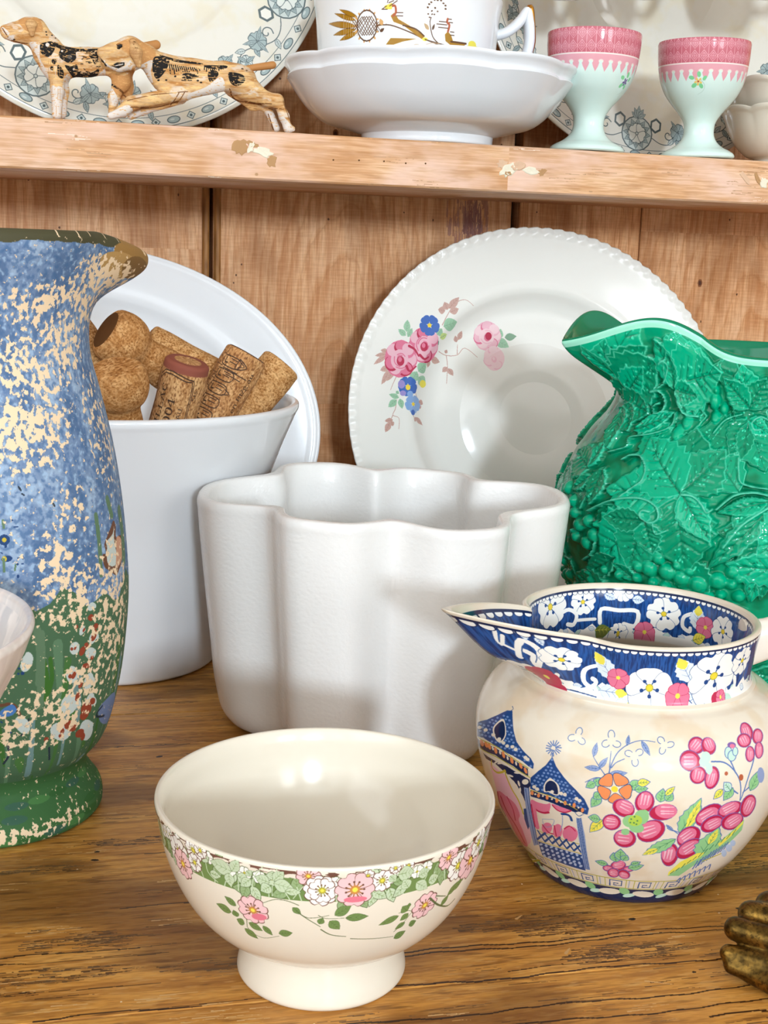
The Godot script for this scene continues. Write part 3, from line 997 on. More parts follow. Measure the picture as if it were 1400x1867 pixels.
func green_pitcher() -> void:
	var o := thing("majolica_pitcher", "glossy emerald green pitcher moulded all over with vine leaves, tendrils and grapes", "pitcher", Vector3(0.3527, 0, -0.5450))
	var prof := [Vector3(0, 0.003, 0), Vector3(0.054, 0.003, 0), Vector3(0.0570, 0.0, 0.0), Vector3(0.0600, 0.0012, 0), Vector3(0.0610, 0.0050, 0), Vector3(0.0620, 0.0100, 0), Vector3(0.0680, 0.0280, 0), Vector3(0.0767, 0.0493, 0), Vector3(0.0815, 0.0650, 0), Vector3(0.0848, 0.0836, 0), Vector3(0.0848, 0.0948, 0), Vector3(0.0806, 0.1085, 0), Vector3(0.0712, 0.1256, 0), Vector3(0.0625, 0.1365, 0), Vector3(0.0586, 0.1430, 0), Vector3(0.0580, 0.1478, 0), Vector3(0.0592, 0.1560, 0), Vector3(0.0612, 0.1640, 0),
		Vector3(0.0616, 0.1664, 0), Vector3(0.0608, 0.1680, 0), Vector3(0.0592, 0.1680, 0), Vector3(0.0582, 0.1662, 0), Vector3(0.0568, 0.1600, 0), Vector3(0.0555, 0.1480, 0), Vector3(0.0600, 0.1370, 0), Vector3(0.0770, 0.1085, 0), Vector3(0.0810, 0.0890, 0), Vector3(0.073, 0.0500, 0), Vector3(0.060, 0.012, 0), Vector3(0.050, 0.007, 0), Vector3(0, 0.006, 0)]
	var q := smooth_profile(prof, 5)
	# the outer wall is sampled more finely for the moulded leaves
	var rows := []
	for j in q.size() - 1:
		var fine := 6 if q[j].x > 0.0605 and j < 92 and q[j].y > 0.006 and q[j].y < 0.167 or (j < 92 and q[j].y > 0.13 and q[j].y < 0.1665) else 1
		for s in fine:
			rows.append([(q[j] as Vector3).lerp(q[j + 1], float(s) / fine), j < 92])
	rows.append([q[q.size() - 1], false])
	var nu := 640
	var nv := rows.size() - 1
	var sp := deg_to_rad(178.0)
	var hm: Image = relief.height
	var hw := hm.get_width()
	var hh := hm.get_height()
	var hd := hm.get_data()
	var pos := PackedVector3Array()
	var uv := PackedVector2Array()
	pos.resize((nu + 1) * (nv + 1))
	uv.resize(pos.size())
	for j in nv + 1:
		var c: Vector3 = rows[j][0]
		var outer: bool = rows[j][1] and c.y > 0.004
		var k := smoothstep(0.134, 0.168, c.y)
		var k2 := pow(k, 1.3)
		var tv := 1.0 - c.y / 0.170
		var row := clampi(int(tv * hh), 0, hh - 1) * hw
		var fade := smoothstep(0.004, 0.012, c.y) * (1.0 - smoothstep(0.160, 0.1655, c.y))
		for i in nu + 1:
			var a := deg_to_rad(30.0) + TAU * (i % nu) / nu
			var d := absf(wrapf(a - sp, -PI, PI))
			var g := maxf(0.0, 1.0 - d / 0.63)
			var r := c.x + 0.0385 * g * k2
			var y := c.y + (0.0150 * exp(-pow((d - 0.40) / 0.30, 2.0)) + 0.0010 * g) * k
			var u := fmod(2.0 * i / nu, 1.0)
			if outer:
				var hgt := hd[row + int((1.0 - u) * (hw - 1))] / 255.0 * 0.0066 * fade * (1.0 - 0.5 * g * k)
				r += hgt
			pos[j * (nu + 1) + i] = Vector3(r * cos(a), y, r * sin(a))
			uv[j * (nu + 1) + i] = Vector2(1.0 - 2.0 * i / nu, tv if rows[j][1] else 0.003)
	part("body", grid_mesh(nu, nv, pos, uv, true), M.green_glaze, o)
	part("handle", tube(PackedVector3Array([Vector3(0.050, 0.158, -0.010), Vector3(0.078, 0.168, -0.016), Vector3(0.112, 0.150, -0.022), Vector3(0.118, 0.110, -0.022), Vector3(0.095, 0.070, -0.016), Vector3(0.072, 0.060, -0.012)]), PackedVector2Array([Vector2(0.008, 0.007), Vector2(0.007, 0.006), Vector2(0.0065, 0.006), Vector2(0.0065, 0.006), Vector2(0.007, 0.006), Vector2(0.008, 0.007)]), Vector3(0.3, 0, 1)), M.green_plain, o)


# ==================================================================== on the shelf
func build_shelf_things() -> void:
	var bord := plate_profile(0.0105, 0.60, 0.0028)
	plate("bordered_plate", "cream plate with a grey-green printed flower border, behind the two carved hounds", Vector3(0.0757, SHELF_TOP + 0.0010, -0.7480), deg_to_rad(4.5), 0.1225, 0.1225, bord, M.border_glaze)
	var r := plate("bordered_plate", "cream plate with a grey-green printed flower border, behind the two egg cups", Vector3(0.4050, SHELF_TOP + 0.0010, -0.7480), deg_to_rad(4.5), 0.1190, 0.1190, bord, M.border_glaze, null, 160, deg_to_rad(18.5))
	r.set_meta("label", "cream plate with a grey-green printed flower border, behind the two egg cups")
	soup_dish()
	gilt_cup()
	egg_cups()
	scalloped_bowls()
	hounds()
	hanging_mugs()


# Mugs on hooks under the upper shelf, just above the picture: their shade falls on the plate behind the egg cups.
func hanging_mugs() -> void:
	var p := [Vector3(0, 0.0, 0), Vector3(0.0100, 0.0, 0), Vector3(0.0150, 0.0012, 0.1), Vector3(0.0190, 0.0070, 0.2), Vector3(0.0215, 0.0180, 0.4), Vector3(0.0225, 0.0340, 0.7), Vector3(0.0228, 0.0480, 0.95), Vector3(0.0220, 0.0490, 1), Vector3(0.0212, 0.0470, 1), Vector3(0.0206, 0.0330, 1), Vector3(0.0190, 0.0160, 1), Vector3(0.0120, 0.0050, 1), Vector3(0, 0.0040, 1)]
	var cup := lathe(p, 64, 4)
	var spots := [[0.3120, 0.3475, 0.80], [0.3620, 0.3525, 1.06], [0.4420, 0.3590, 1.10]]
	for k in 3:
		var s: float = spots[k][2]
		var o := thing("hanging_mug", ["small white mug hanging from a hook above the gilded cup", "white mug hanging from a hook above the egg cup with the violet flower", "white mug hanging from a hook above the egg cup with the yellow flower"][k], "mug", Vector3(spots[k][0], spots[k][1], -0.6900), "mugs on hooks")
		part("body", cup, M.porcelain, o).scale = Vector3.ONE * s
		var h := part("handle", tube(PackedVector3Array([Vector3(0.021, 0.040, 0), Vector3(0.030, 0.043, 0), Vector3(0.036, 0.030, 0), Vector3(0.030, 0.014, 0), Vector3(0.020, 0.013, 0)]), PackedVector2Array([Vector2(0.002, 0.003), Vector2(0.002, 0.003), Vector2(0.002, 0.003), Vector2(0.002, 0.003), Vector2(0.002, 0.003)]), Vector3(0, 0, 1), 10, 5), M.porcelain, o)
		h.scale = Vector3.ONE * s
		var y := 0.5477 - (spots[k][1] as float)
		part("hook", tube(PackedVector3Array([Vector3(0.034, y, 0), Vector3(0.034, y * 0.5 + 0.02 * s, 0), Vector3(0.031, 0.047 * s, 0), Vector3(0.026, 0.038 * s, 0.0), Vector3(0.022, 0.046 * s, 0)]), PackedVector2Array([Vector2(0.0011, 0.0011), Vector2(0.0011, 0.0011), Vector2(0.0011, 0.0011), Vector2(0.0011, 0.0011), Vector2(0.0009, 0.0009)]), Vector3(0, 0, 1), 8, 5), M.gold, o)


# Fluted edge: broad waves in the rim, sharper at their joins.
func scallop(waves: float, phase: float, r_from: float, r_to: float, amount: float, lift: float) -> Callable:
	return func(a: float, c: Vector3, t: float) -> Vector3:
		var k := smoothstep(r_from, r_to, c.x)
		var w := absf(cos(0.5 * waves * (a + phase)))
		w = pow(w, 0.55)
		var r := c.x * (1.0 - amount * k * (1.0 - w))
		return Vector3(r * cos(a), c.y + lift * k * (w - 0.6), r * sin(a))


func soup_dish() -> void:
	var o := thing("soup_dish", "wide shallow white porcelain dish with a wavy rim on the shelf, under the gilded cup", "dish", Vector3(0.2360, SHELF_TOP + 0.0001, -0.6935))
	var p := [Vector3(0, 0.002, 0), Vector3(0.0320, 0.002, 0), Vector3(0.0340, 0.0, 0), Vector3(0.0355, 0.0004, 0), Vector3(0.0358, 0.0030, 0), Vector3(0.0360, 0.0052, 0), Vector3(0.0360, 0.0052, 0), Vector3(0.0440, 0.0076, 0), Vector3(0.0580, 0.0115, 0), Vector3(0.0670, 0.0190, 0), Vector3(0.0730, 0.0265, 0), Vector3(0.0768, 0.0318, 0), Vector3(0.0776, 0.0330, 0), Vector3(0.0776, 0.0330, 0), Vector3(0.0764, 0.0345, 0), Vector3(0.0775, 0.0375, 0), Vector3(0.0792, 0.0402, 0),
		Vector3(0.0790, 0.0412, 0), Vector3(0.0778, 0.0408, 0), Vector3(0.0750, 0.0350, 0), Vector3(0.0710, 0.0275, 0), Vector3(0.0640, 0.0190, 0), Vector3(0.0560, 0.0125, 0), Vector3(0.0450, 0.0092, 0), Vector3(0, 0.0078, 0)]
	part("body", lathe(p, 240, 4, -PI / 2, scallop(10.0, 0.12, 0.066, 0.0775, 0.018, 0.0011)), M.porcelain, o)


func gilt_cup() -> void:
	var o := thing("gilded_cup", "white porcelain teacup painted with gold thistles and birds, standing in the wavy dish", "teacup", Vector3(0.2225, SHELF_TOP + 0.0096, -0.6935))
	var p := [Vector3(0, 0.002, 0), Vector3(0.0230, 0.002, 0), Vector3(0.0245, 0.0, 0), Vector3(0.0262, 0.0004, 0), Vector3(0.0262, 0.0030, 0), Vector3(0.0258, 0.0042, 0.0), Vector3(0.0330, 0.0075, 0.06), Vector3(0.0420, 0.0150, 0.2), Vector3(0.0462, 0.0250, 0.37), Vector3(0.0478, 0.0400, 0.60), Vector3(0.0490, 0.0550, 0.83), Vector3(0.0503, 0.0655, 0.98),
		Vector3(0.0502, 0.0662, 1), Vector3(0.0494, 0.0660, 1), Vector3(0.0486, 0.0640, 1), Vector3(0.0460, 0.0400, 1), Vector3(0.0440, 0.0250, 1), Vector3(0.0390, 0.0150, 1), Vector3(0.0250, 0.0080, 1), Vector3(0, 0.0070, 1)]
	part("body", lathe(p, 120, 4), M.gilt_glaze, o)
	cup_handle(o, Vector3(0.0, 0.0, 0.0))
	var s := thing("gilded_cup", "second white and gold teacup stacked inside the first, mostly above the frame", "teacup", Vector3(0.2225, SHELF_TOP + 0.0490, -0.6935))
	var b: MeshInstance3D = o.get_node("body").duplicate()
	b.name = "body"
	b.scale = Vector3(0.93, 1.0, 0.93)
	s.add_child(b)
	cup_handle(s, Vector3(-0.0075, 0.0035, 0.0))


func cup_handle(o: Node3D, off: Vector3) -> void:
	var path := PackedVector3Array([Vector3(0.0440, 0.0485, 0.012), Vector3(0.0520, 0.0510, 0.013), Vector3(0.0590, 0.0570, 0.0135), Vector3(0.0632, 0.0635, 0.0135), Vector3(0.0645, 0.0560, 0.0135), Vector3(0.0650, 0.0450, 0.0135), Vector3(0.0610, 0.0330, 0.013), Vector3(0.0520, 0.0260, 0.012), Vector3(0.0425, 0.0270, 0.011)])
	var rim := PackedVector3Array()
	for k in path.size():
		path[k] += off
		rim.append(path[k] + Vector3(0.0016, 0.0014 if k < 4 else 0.0, 0.0))
	var r := PackedVector2Array()
	var g := PackedVector2Array()
	for k in path.size():
		r.append(Vector2(0.0042, 0.0028))
		g.append(Vector2(0.0030, 0.0018))
	r[3] = Vector2(0.0022, 0.0016)
	g[3] = Vector2(0.0016, 0.0014)
	var h := part("handle", tube(path, r, Vector3(0, 0, 1), 14, 6), M.porcelain, o)
	part("gilding", tube(rim.slice(0, 7), g.slice(0, 7), Vector3(0, 0, 1), 12, 6), M.gold, h)


func egg_cups() -> void:
	var p := [Vector3(0, 0.0015, 0), Vector3(0.0170, 0.0015, 0), Vector3(0.0192, 0.0, 0), Vector3(0.0207, 0.0010, 0), Vector3(0.0203, 0.0024, 0), Vector3(0.0180, 0.0042, 0), Vector3(0.0140, 0.0062, 0), Vector3(0.0102, 0.0095, 0), Vector3(0.0086, 0.0130, 0), Vector3(0.0084, 0.0160, 0), Vector3(0.0088, 0.0192, 0.0), Vector3(0.0114, 0.0238, 0.10), Vector3(0.0158, 0.0290, 0.22), Vector3(0.0200, 0.0345, 0.35), Vector3(0.0233, 0.0420, 0.52), Vector3(0.0250, 0.0510, 0.72), Vector3(0.0256, 0.0600, 0.93), Vector3(0.0256, 0.0618, 0.985),
		Vector3(0.0252, 0.0628, 1.0), Vector3(0.0244, 0.0626, 1.0), Vector3(0.0240, 0.0610, 1.0), Vector3(0.0234, 0.0510, 1.0), Vector3(0.0210, 0.0410, 1.0), Vector3(0.0150, 0.0320, 1.0), Vector3(0, 0.0275, 1.0)]
	var m := lathe(p, 96, 5)
	var a := thing("egg_cup", "pale green egg cup with pink band and small violet flower, nearer the wavy dish", "egg cup", Vector3(0.3243, SHELF_TOP + 0.0003, -0.6770), "egg cups")
	part("body", m, M.egg_glaze, a)
	a.rotation.y = 0.18
	a.rotation.z = -0.012
	var b: Node3D = a.duplicate()
	b.name = numbered("egg_cup")
	add_child(b)
	b.position = Vector3(0.3938, SHELF_TOP + 0.0006, -0.6770)
	b.rotation = Vector3(0.0, 0.55, 0.022)
	tag(b, "pale green egg cup with pink band and small yellow flower, beside the cream bowls", "egg cup", "egg cups")
	(b.get_node("body") as MeshInstance3D).material_override = M.egg_glaze_yellow


func scalloped_bowls() -> void:
	var p := [Vector3(0, 0.002, 0), Vector3(0.016, 0.002, 0), Vector3(0.0185, 0.0, 0), Vector3(0.0195, 0.0015, 0), Vector3(0.0190, 0.0040, 0), Vector3(0.0240, 0.0062, 0), Vector3(0.0310, 0.0125, 0), Vector3(0.0365, 0.0210, 0), Vector3(0.0400, 0.0290, 0), Vector3(0.0425, 0.0325, 0), Vector3(0.0424, 0.0332, 0), Vector3(0.0412, 0.0330, 0), Vector3(0.0385, 0.0280, 0), Vector3(0.0330, 0.0180, 0), Vector3(0.0240, 0.0100, 0), Vector3(0, 0.0080, 0)]
	var m := lathe(p, 160, 4, -PI / 2, scallop(12.0, 0.12, 0.030, 0.042, 0.05, 0.0022))
	var a := thing("scalloped_bowl", "small cream bowl with a scalloped rim at the shelf's end, lower of two stacked", "bowl", Vector3(0.4685, SHELF_TOP, -0.7000), "scalloped bowls")
	part("body", m, M.cream_china, a)
	var b: Node3D = a.duplicate()
	b.name = numbered("scalloped_bowl")
	add_child(b)
	b.position += Vector3(0.0015, 0.0160, -0.001)
	b.rotation.y = 0.3
	tag(b, "small cream bowl with a scalloped rim nested in the lower one beside the egg cup", "bowl", "scalloped bowls")


func hounds() -> void:
	var b1 := [
		[Vector3(-0.0234, 0.0404, 0.0000), Vector3(-0.0184, 0.0403, 0.0000), 0.0023, 0.0031, 0.90],
		[Vector3(-0.0224, 0.0385, 0.0000), Vector3(-0.0159, 0.0376, 0.0000), 0.0021, 0.0026, 0.90],
		[Vector3(-0.0184, 0.0403, 0.0000), Vector3(-0.0128, 0.0413, 0.0000), 0.0037, 0.0050, 0.90],
		[Vector3(-0.0128, 0.0423, 0.0000), Vector3(-0.0092, 0.0425, 0.0000), 0.0042, 0.0044, 0.90],
		[Vector3(-0.0113, 0.0404, 0.0000), Vector3(-0.0048, 0.0334, 0.0000), 0.0050, 0.0058, 0.90],
		[Vector3(-0.0082, 0.0416, 0.0000), Vector3(-0.0017, 0.0346, 0.0000), 0.0034, 0.0042, 0.90],
		[Vector3(-0.0039, 0.0305, 0.0000), Vector3(0.0002, 0.0262, 0.0000), 0.0063, 0.0071, 0.80],
		[Vector3(0.0002, 0.0267, 0.0000), Vector3(0.0147, 0.0283, 0.0000), 0.0069, 0.0061, 0.80],
		[Vector3(0.0018, 0.0299, 0.0000), Vector3(0.0252, 0.0310, 0.0000), 0.0042, 0.0037, 0.80],
		[Vector3(0.0147, 0.0283, 0.0000), Vector3(0.0288, 0.0298, 0.0000), 0.0059, 0.0064, 0.80],
		[Vector3(0.0288, 0.0298, 0.0000), Vector3(0.0347, 0.0286, 0.0000), 0.0054, 0.0038, 0.80],
		[Vector3(-0.0001, 0.0237, 0.0022), Vector3(0.0002, 0.0143, 0.0024), 0.0040, 0.0026, 1.00],
		[Vector3(0.0002, 0.0143, 0.0024), Vector3(-0.0002, 0.0028, 0.0028), 0.0025, 0.0023, 1.00],
		[Vector3(0.0022, 0.0238, -0.0024), Vector3(0.0031, 0.0145, -0.0026), 0.0034, 0.0024, 1.00],
		[Vector3(0.0031, 0.0145, -0.0026), Vector3(0.0026, 0.0037, -0.0030), 0.0023, 0.0020, 1.00],
		[Vector3(0.0299, 0.0273, 0.0020), Vector3(0.0309, 0.0202, 0.0024), 0.0054, 0.0040, 1.00],
		[Vector3(0.0309, 0.0202, 0.0024), Vector3(0.0271, 0.0127, 0.0024), 0.0035, 0.0022, 1.00],
		[Vector3(0.0271, 0.0127, 0.0024), Vector3(0.0265, 0.0060, 0.0024), 0.0020, 0.0020, 1.00],
		[Vector3(0.0320, 0.0274, -0.0030), Vector3(0.0341, 0.0178, -0.0030), 0.0043, 0.0030, 1.00],
		[Vector3(0.0341, 0.0178, -0.0030), Vector3(0.0324, 0.0058, -0.0030), 0.0024, 0.0019, 1.00]
	]
	var o := thing("carved_hound", "carved wooden hound standing with its head up, black saddle paint flaking off", "figurine", Vector3(0.0384, SHELF_TOP + 0.0003, -0.6745))
	part("body", nets(b1, 0.00072, 0.0028, Rect2(-0.0280, -0.0015, 0.0660, 0.0500), 0.0004, 4), M.hound_paint_a, o)
	for s in [1.0, -1.0]:
		part("ear", nets([[Vector3(-0.0122, 0.0436, 0.0052 * s), Vector3(-0.0106, 0.0432, 0.0054 * s), 0.0016, 0.0016, 0.7], [Vector3(-0.0116, 0.0430, 0.0054 * s), Vector3(-0.0113, 0.0388, 0.0062 * s), 0.0026, 0.0012, 0.5]], 0.0004, 0.001, Rect2(0, 0, 0.02, 0.02), 0.0001, 2), M.ear_wood, o)
	part("tail", nets([[Vector3(0.0350, 0.0310, 0), Vector3(0.0420, 0.0365, -0.002), 0.0020, 0.0014]], 0.0005, 0.001, Rect2(0, 0, 0.02, 0.02), 0.0001, 2), M.ear_wood, o)
	var b2 := [
		[Vector3(-0.0417, 0.0325, 0.0040), Vector3(-0.0362, 0.0327, 0.0040), 0.0024, 0.0037, 0.90],
		[Vector3(-0.0401, 0.0283, 0.0040), Vector3(-0.0338, 0.0267, 0.0040), 0.0019, 0.0024, 0.90],
		[Vector3(-0.0362, 0.0332, 0.0040), Vector3(-0.0280, 0.0348, 0.0030), 0.0040, 0.0056, 0.90],
		[Vector3(-0.0338, 0.0272, 0.0040), Vector3(-0.0269, 0.0292, 0.0030), 0.0024, 0.0038, 0.90],
		[Vector3(-0.0290, 0.0352, 0.0030), Vector3(-0.0211, 0.0327, 0.0010), 0.0054, 0.0051, 0.90],
		[Vector3(-0.0211, 0.0327, 0.0010), Vector3(-0.0131, 0.0282, 0.0000), 0.0051, 0.0059, 0.85],
		[Vector3(-0.0147, 0.0275, 0.0000), Vector3(-0.0120, 0.0220, 0.0000), 0.0062, 0.0054, 0.80],
		[Vector3(-0.0120, 0.0262, 0.0000), Vector3(0.0027, 0.0256, 0.0000), 0.0073, 0.0065, 0.75],
		[Vector3(-0.0109, 0.0299, 0.0000), Vector3(0.0164, 0.0292, 0.0000), 0.0038, 0.0032, 0.80],
		[Vector3(0.0027, 0.0256, 0.0000), Vector3(0.0192, 0.0257, 0.0000), 0.0065, 0.0057, 0.75],
		[Vector3(0.0192, 0.0267, 0.0000), Vector3(0.0281, 0.0252, 0.0000), 0.0063, 0.0060, 0.80],
		[Vector3(0.0175, 0.0229, 0.0030), Vector3(-0.0028, 0.0164, 0.0038), 0.0041, 0.0033, 1.00],
		[Vector3(-0.0028, 0.0164, 0.0038), Vector3(-0.0281, 0.0101, 0.0042), 0.0033, 0.0030, 1.00],
		[Vector3(-0.0281, 0.0096, 0.0042), Vector3(-0.0324, 0.0062, 0.0044), 0.0027, 0.0022, 1.00],
		[Vector3(-0.0319, 0.0060, 0.0044), Vector3(-0.0383, 0.0032, 0.0046), 0.0023, 0.0015, 1.00],
		[Vector3(-0.0028, 0.0143, -0.0020), Vector3(-0.0212, 0.0079, -0.0030), 0.0025, 0.0019, 1.00],
		[Vector3(-0.0212, 0.0079, -0.0030), Vector3(-0.0276, 0.0044, -0.0030), 0.0019, 0.0016, 1.00],
		[Vector3(0.0248, 0.0245, 0.0026), Vector3(0.0310, 0.0196, 0.0030), 0.0072, 0.0052, 1.00],
		[Vector3(0.0298, 0.0201, 0.0030), Vector3(0.0400, 0.0159, 0.0034), 0.0050, 0.0030, 1.00],
		[Vector3(0.0400, 0.0159, 0.0034), Vector3(0.0446, 0.0162, 0.0034), 0.0026, 0.0025, 1.00],
		[Vector3(0.0446, 0.0157, 0.0034), Vector3(0.0481, 0.0084, 0.0034), 0.0025, 0.0021, 1.00],
		[Vector3(0.0481, 0.0084, 0.0034), Vector3(0.0502, 0.0026, 0.0034), 0.0021, 0.0017, 1.00],
		[Vector3(0.0502, 0.0028, 0.0034), Vector3(0.0528, 0.0025, 0.0034), 0.0014, 0.0011, 1.00],
		[Vector3(0.0231, 0.0212, -0.0030), Vector3(0.0333, 0.0139, -0.0032), 0.0044, 0.0028, 1.00],
		[Vector3(0.0333, 0.0139, -0.0032), Vector3(0.0407, 0.0128, -0.0032), 0.0022, 0.0019, 1.00],
		[Vector3(0.0407, 0.0128, -0.0032), Vector3(0.0457, 0.0029, -0.0032), 0.0020, 0.0017, 1.00]
	]
	var r := thing("carved_hound", "carved wooden hound stretched out at a run, open-mouthed, in front of the standing hound", "figurine", Vector3(0.1011, SHELF_TOP - 0.0001, -0.6670))
	part("body", nets(b2, 0.00075, 0.0024, Rect2(-0.0480, -0.0015, 0.1070, 0.0450), 0.0004, 9), M.hound_paint_b, r)
	part("tail", nets([[Vector3(0.0300, 0.0306, 0), Vector3(0.0426, 0.0331, 0), 0.0015, 0.0018]], 0.0005, 0.001, Rect2(0, 0, 0.02, 0.02), 0.0002, 2), M.tail_wood, r)
	part("ear", nets([[Vector3(-0.0276, 0.0378, 0.0078), Vector3(-0.0262, 0.0330, 0.0088), 0.0018, 0.0030, 0.5], [Vector3(-0.0262, 0.0330, 0.0088), Vector3(-0.0250, 0.0276, 0.0084), 0.0030, 0.0014, 0.5]], 0.0004, 0.001, Rect2(0, 0, 0.02, 0.02), 0.0001, 6), M.ear_wood, r)
	part("ear", nets([[Vector3(-0.0215, 0.0370, -0.003), Vector3(-0.0150, 0.0390, -0.004), 0.0024, 0.0022, 0.7]], 0.0004, 0.001, Rect2(0, 0, 0.02, 0.02), 0.0001, 6), M.tail_wood, r)
	part("eye", nets([[Vector3(-0.0340, 0.0354, 0.0082), Vector3(-0.0334, 0.0355, 0.0084), 0.0008, 0.0008]], 0.0003, 0.0005, Rect2(0, 0, 0.02, 0.02)), M.black_paint, r)


# ==================================================================== colours of glaze, paint and print
const WHITE := Color("f4f1ea")
const CREAM := Color("e5d8c4")
const NAVY := Color("1d4480")
const DEEP := Color("15264d")
const TILE := Color("6f8dbd")
const PALEBLUE := Color("b3c4de")
const ICE := Color("dde6ea")
const STEEL := Color("5470a8")
const SLATE := Color("8a9ac0")
const ORANGE := Color("e58a55")
const OLIVE := Color("b3aa3c")
const OCHRE := Color("c6ae3a")
const MOSS := Color("6f7a35")
const BLUSH := Color("eab4c2")
const ROSE := Color("dd7391")
const PETAL := Color("f0cdd2")
const CRIMSON := Color("b8234a")
const PLUM := Color("7a5a9a")
const RUST := Color("b05a3a")
const GREEN := Color("8fc487")
const LIME := Color("aecb4f")
const DKGREEN := Color("3f7a56")
const MINT := Color("bfdcca")
const LEMON := Color("ecdc55")
const YELLOW := Color("efcf3e")
const LEAFY := Color("6f8a50")
const MIDLEAF := Color("93ab7c")
const PALELEAF := Color("c3d2b2")
const DKLEAF := Color("4a5a34")
const STEM := Color("5f6a44")
const PINKY := Color("f0c4c6")
const DEEPPINK := Color("e0788a")
const BROWN := Color("6d4a3e")
const RUSTY := Color("c98a4a")
const BOWL_CREAM := Color("e8decc")
const GOLDD := Color("a8791f")
const GOLDL := Color("d9a465")
const UMBER := Color("5c3a22")
const TAN := Color("c2a27a")
const PORC := Color("eef0f2")
const SAGE := Color("9cc4a4")
const SAGED := Color("7fa287")
const LIMEY := Color("c9db8a")
const TEAL := Color("4fa288")
const DUSTY := Color("c9a398")
const DUSTYD := Color("b08478")
const BLUEB := Color("3b66b4")
const SKY := Color("86a8d8")
const LILAC := Color("9b8cc8")
const INK := Color("24211f")
const SMOKE := Color("55504c")
const CHALK := Color("ddd2c8")
const RAWWOOD := Color("dab486")
const RAWLITE := Color("e9c893")
const RAWDARK := Color("b98850")
const TANWOOD := Color("c8915a")
const TANDARK := Color("7d5230")
const BRICK := Color("93422c")
const PALEGREY := Color("c3cbc4")
const FOREST := Color("3d6a2a")
const MOSSY := Color("5f7a5c")
const COBALT := Color("22406e")
const COBALT2 := Color("4a78b4")
const DARKBLUE := Color("27303c")
const UMBERISH := Color("6b4632")
const TERRA := Color("c99678")
const SLATEBLUE := Color("6f80a4")
const FLAKE := Color("ecd0ab")

var relief := {}


func china(called: String, c: Color, rough: float, t: Texture2D = null) -> StandardMaterial3D:
	var m := mat(called, c, rough, t, 0.5)
	m.texture_repeat = false
	return m


func make_materials() -> void:
	mat("plaster", Color(0.86, 0.85, 0.83), 0.9)
	mat("white_paint", Color(0.88, 0.87, 0.84), 0.4)
	mat("black_paint", Color(0.05, 0.045, 0.04), 0.6)
	for k in [["window_glow", Color(0.88, 0.945, 1.0), 2.2], ["added_fill_glow", Color(0.93, 0.955, 0.97), 0.9]]:  # the second glow is for the windows added as fill
		var w := mat(k[0], Color(0.9, 0.9, 0.9), 0.5)
		w.emission_enabled = true
		w.emission = k[1]
		w.emission_energy_multiplier = k[2]
	wood_materials()
	# plain glazes
	china("pot_glaze", Color("e9e9ea"), 0.13)
	china("porcelain", Color("e8ebef"), 0.10)
	china("cream_china", Color("ece3d2"), 0.16)
	china("jug_handle", Color("efe4d6"), 0.15)
	var st := china("star_glaze", Color("ebe8e4"), 0.2)
	st.heightmap_enabled = true
	st.heightmap_texture = tex(noise_image(512, 512, 1, 1, 0.09, 8, 3))
	st.heightmap_scale = 0.012
	st.uv1_triplanar = true
	st.uv1_scale = Vector3.ONE * 9.0
	st.texture_repeat = true
	var g := mat("gold", Color(0.80, 0.56, 0.22), 0.28)
	g.metallic = 1.0
	paint_china()
	paint_majolica()
	paint_pitcher()
	paint_corks()
	paint_hounds()
	# pressed milk glass, streaked
	var mg := Image.create_empty(512, 256, false, Image.FORMAT_RGBA8)
	mg.fill(Color("e6d8d0"))
	lay(mg, noise_image(512, 256, 1.0, 6.0, 0.02, 51), [[0.45, Color(0.80, 0.79, 0.79, 0.0)], [0.62, Color(0.80, 0.79, 0.79, 0.8)]])
	lay(mg, noise_image(512, 256, 1.0, 4.0, 0.05, 52), [[0.55, Color(0.96, 0.92, 0.89, 0.0)], [0.70, Color(0.96, 0.92, 0.89, 0.8)]])
	var milk := china("milk_glass", Color.WHITE, 0.18, tex(mg))
	milk.texture_repeat = true
	# tarnished brass
	var bt := Image.create_empty(512, 512, false, Image.FORMAT_RGBA8)
	bt.fill(Color("a67f38"))
	lay(bt, noise_image(512, 512, 1, 1, 0.02, 61), [[0.40, Color(0.22, 0.17, 0.07, 0.75)], [0.75, Color(0.28, 0.21, 0.09, 0.10)]])
	lay(bt, noise_image(512, 512, 1, 1, 0.09, 62), [[0.56, Color(0.14, 0.10, 0.04, 0.0)], [0.70, Color(0.14, 0.10, 0.04, 0.6)]])
	var br := mat("old_brass", Color.WHITE, 0.33, tex(bt))
	br.metallic = 0.9
	br.uv1_triplanar = true
	br.uv1_scale = Vector3.ONE * 14.0


# ==================================================================== wood: the grain always runs along the texture's u
func wood(w: int, h: int, seed_: int, base: Color, dark: Color, light: Color, stretch: float, band: float) -> Image:
	var im := Image.create_empty(w, h, false, Image.FORMAT_RGBA8)
	im.fill(base)
	var da := Color(dark, 0.0)
	var la := Color(light, 0.0)
	lay(im, noise_image(w, h, 5.0, 1.0, 0.010, seed_, 3), [[0.30, Color(dark, 0.45)], [0.50, da], [0.55, la], [0.75, Color(light, 0.45)]])
	lay(im, noise_image(w, h, stretch, 1.0, band, seed_ + 1, 4), [[0.28, Color(dark, 0.60)], [0.48, da], [0.60, la], [0.80, Color(light, 0.40)]])
	lay(im, noise_image(w, h, stretch * 0.6, 1.0, 0.32, seed_ + 2, 2), [[0.30, Color(dark, 0.42)], [0.5, da], [0.62, la], [0.85, Color(light, 0.30)]])
	return im


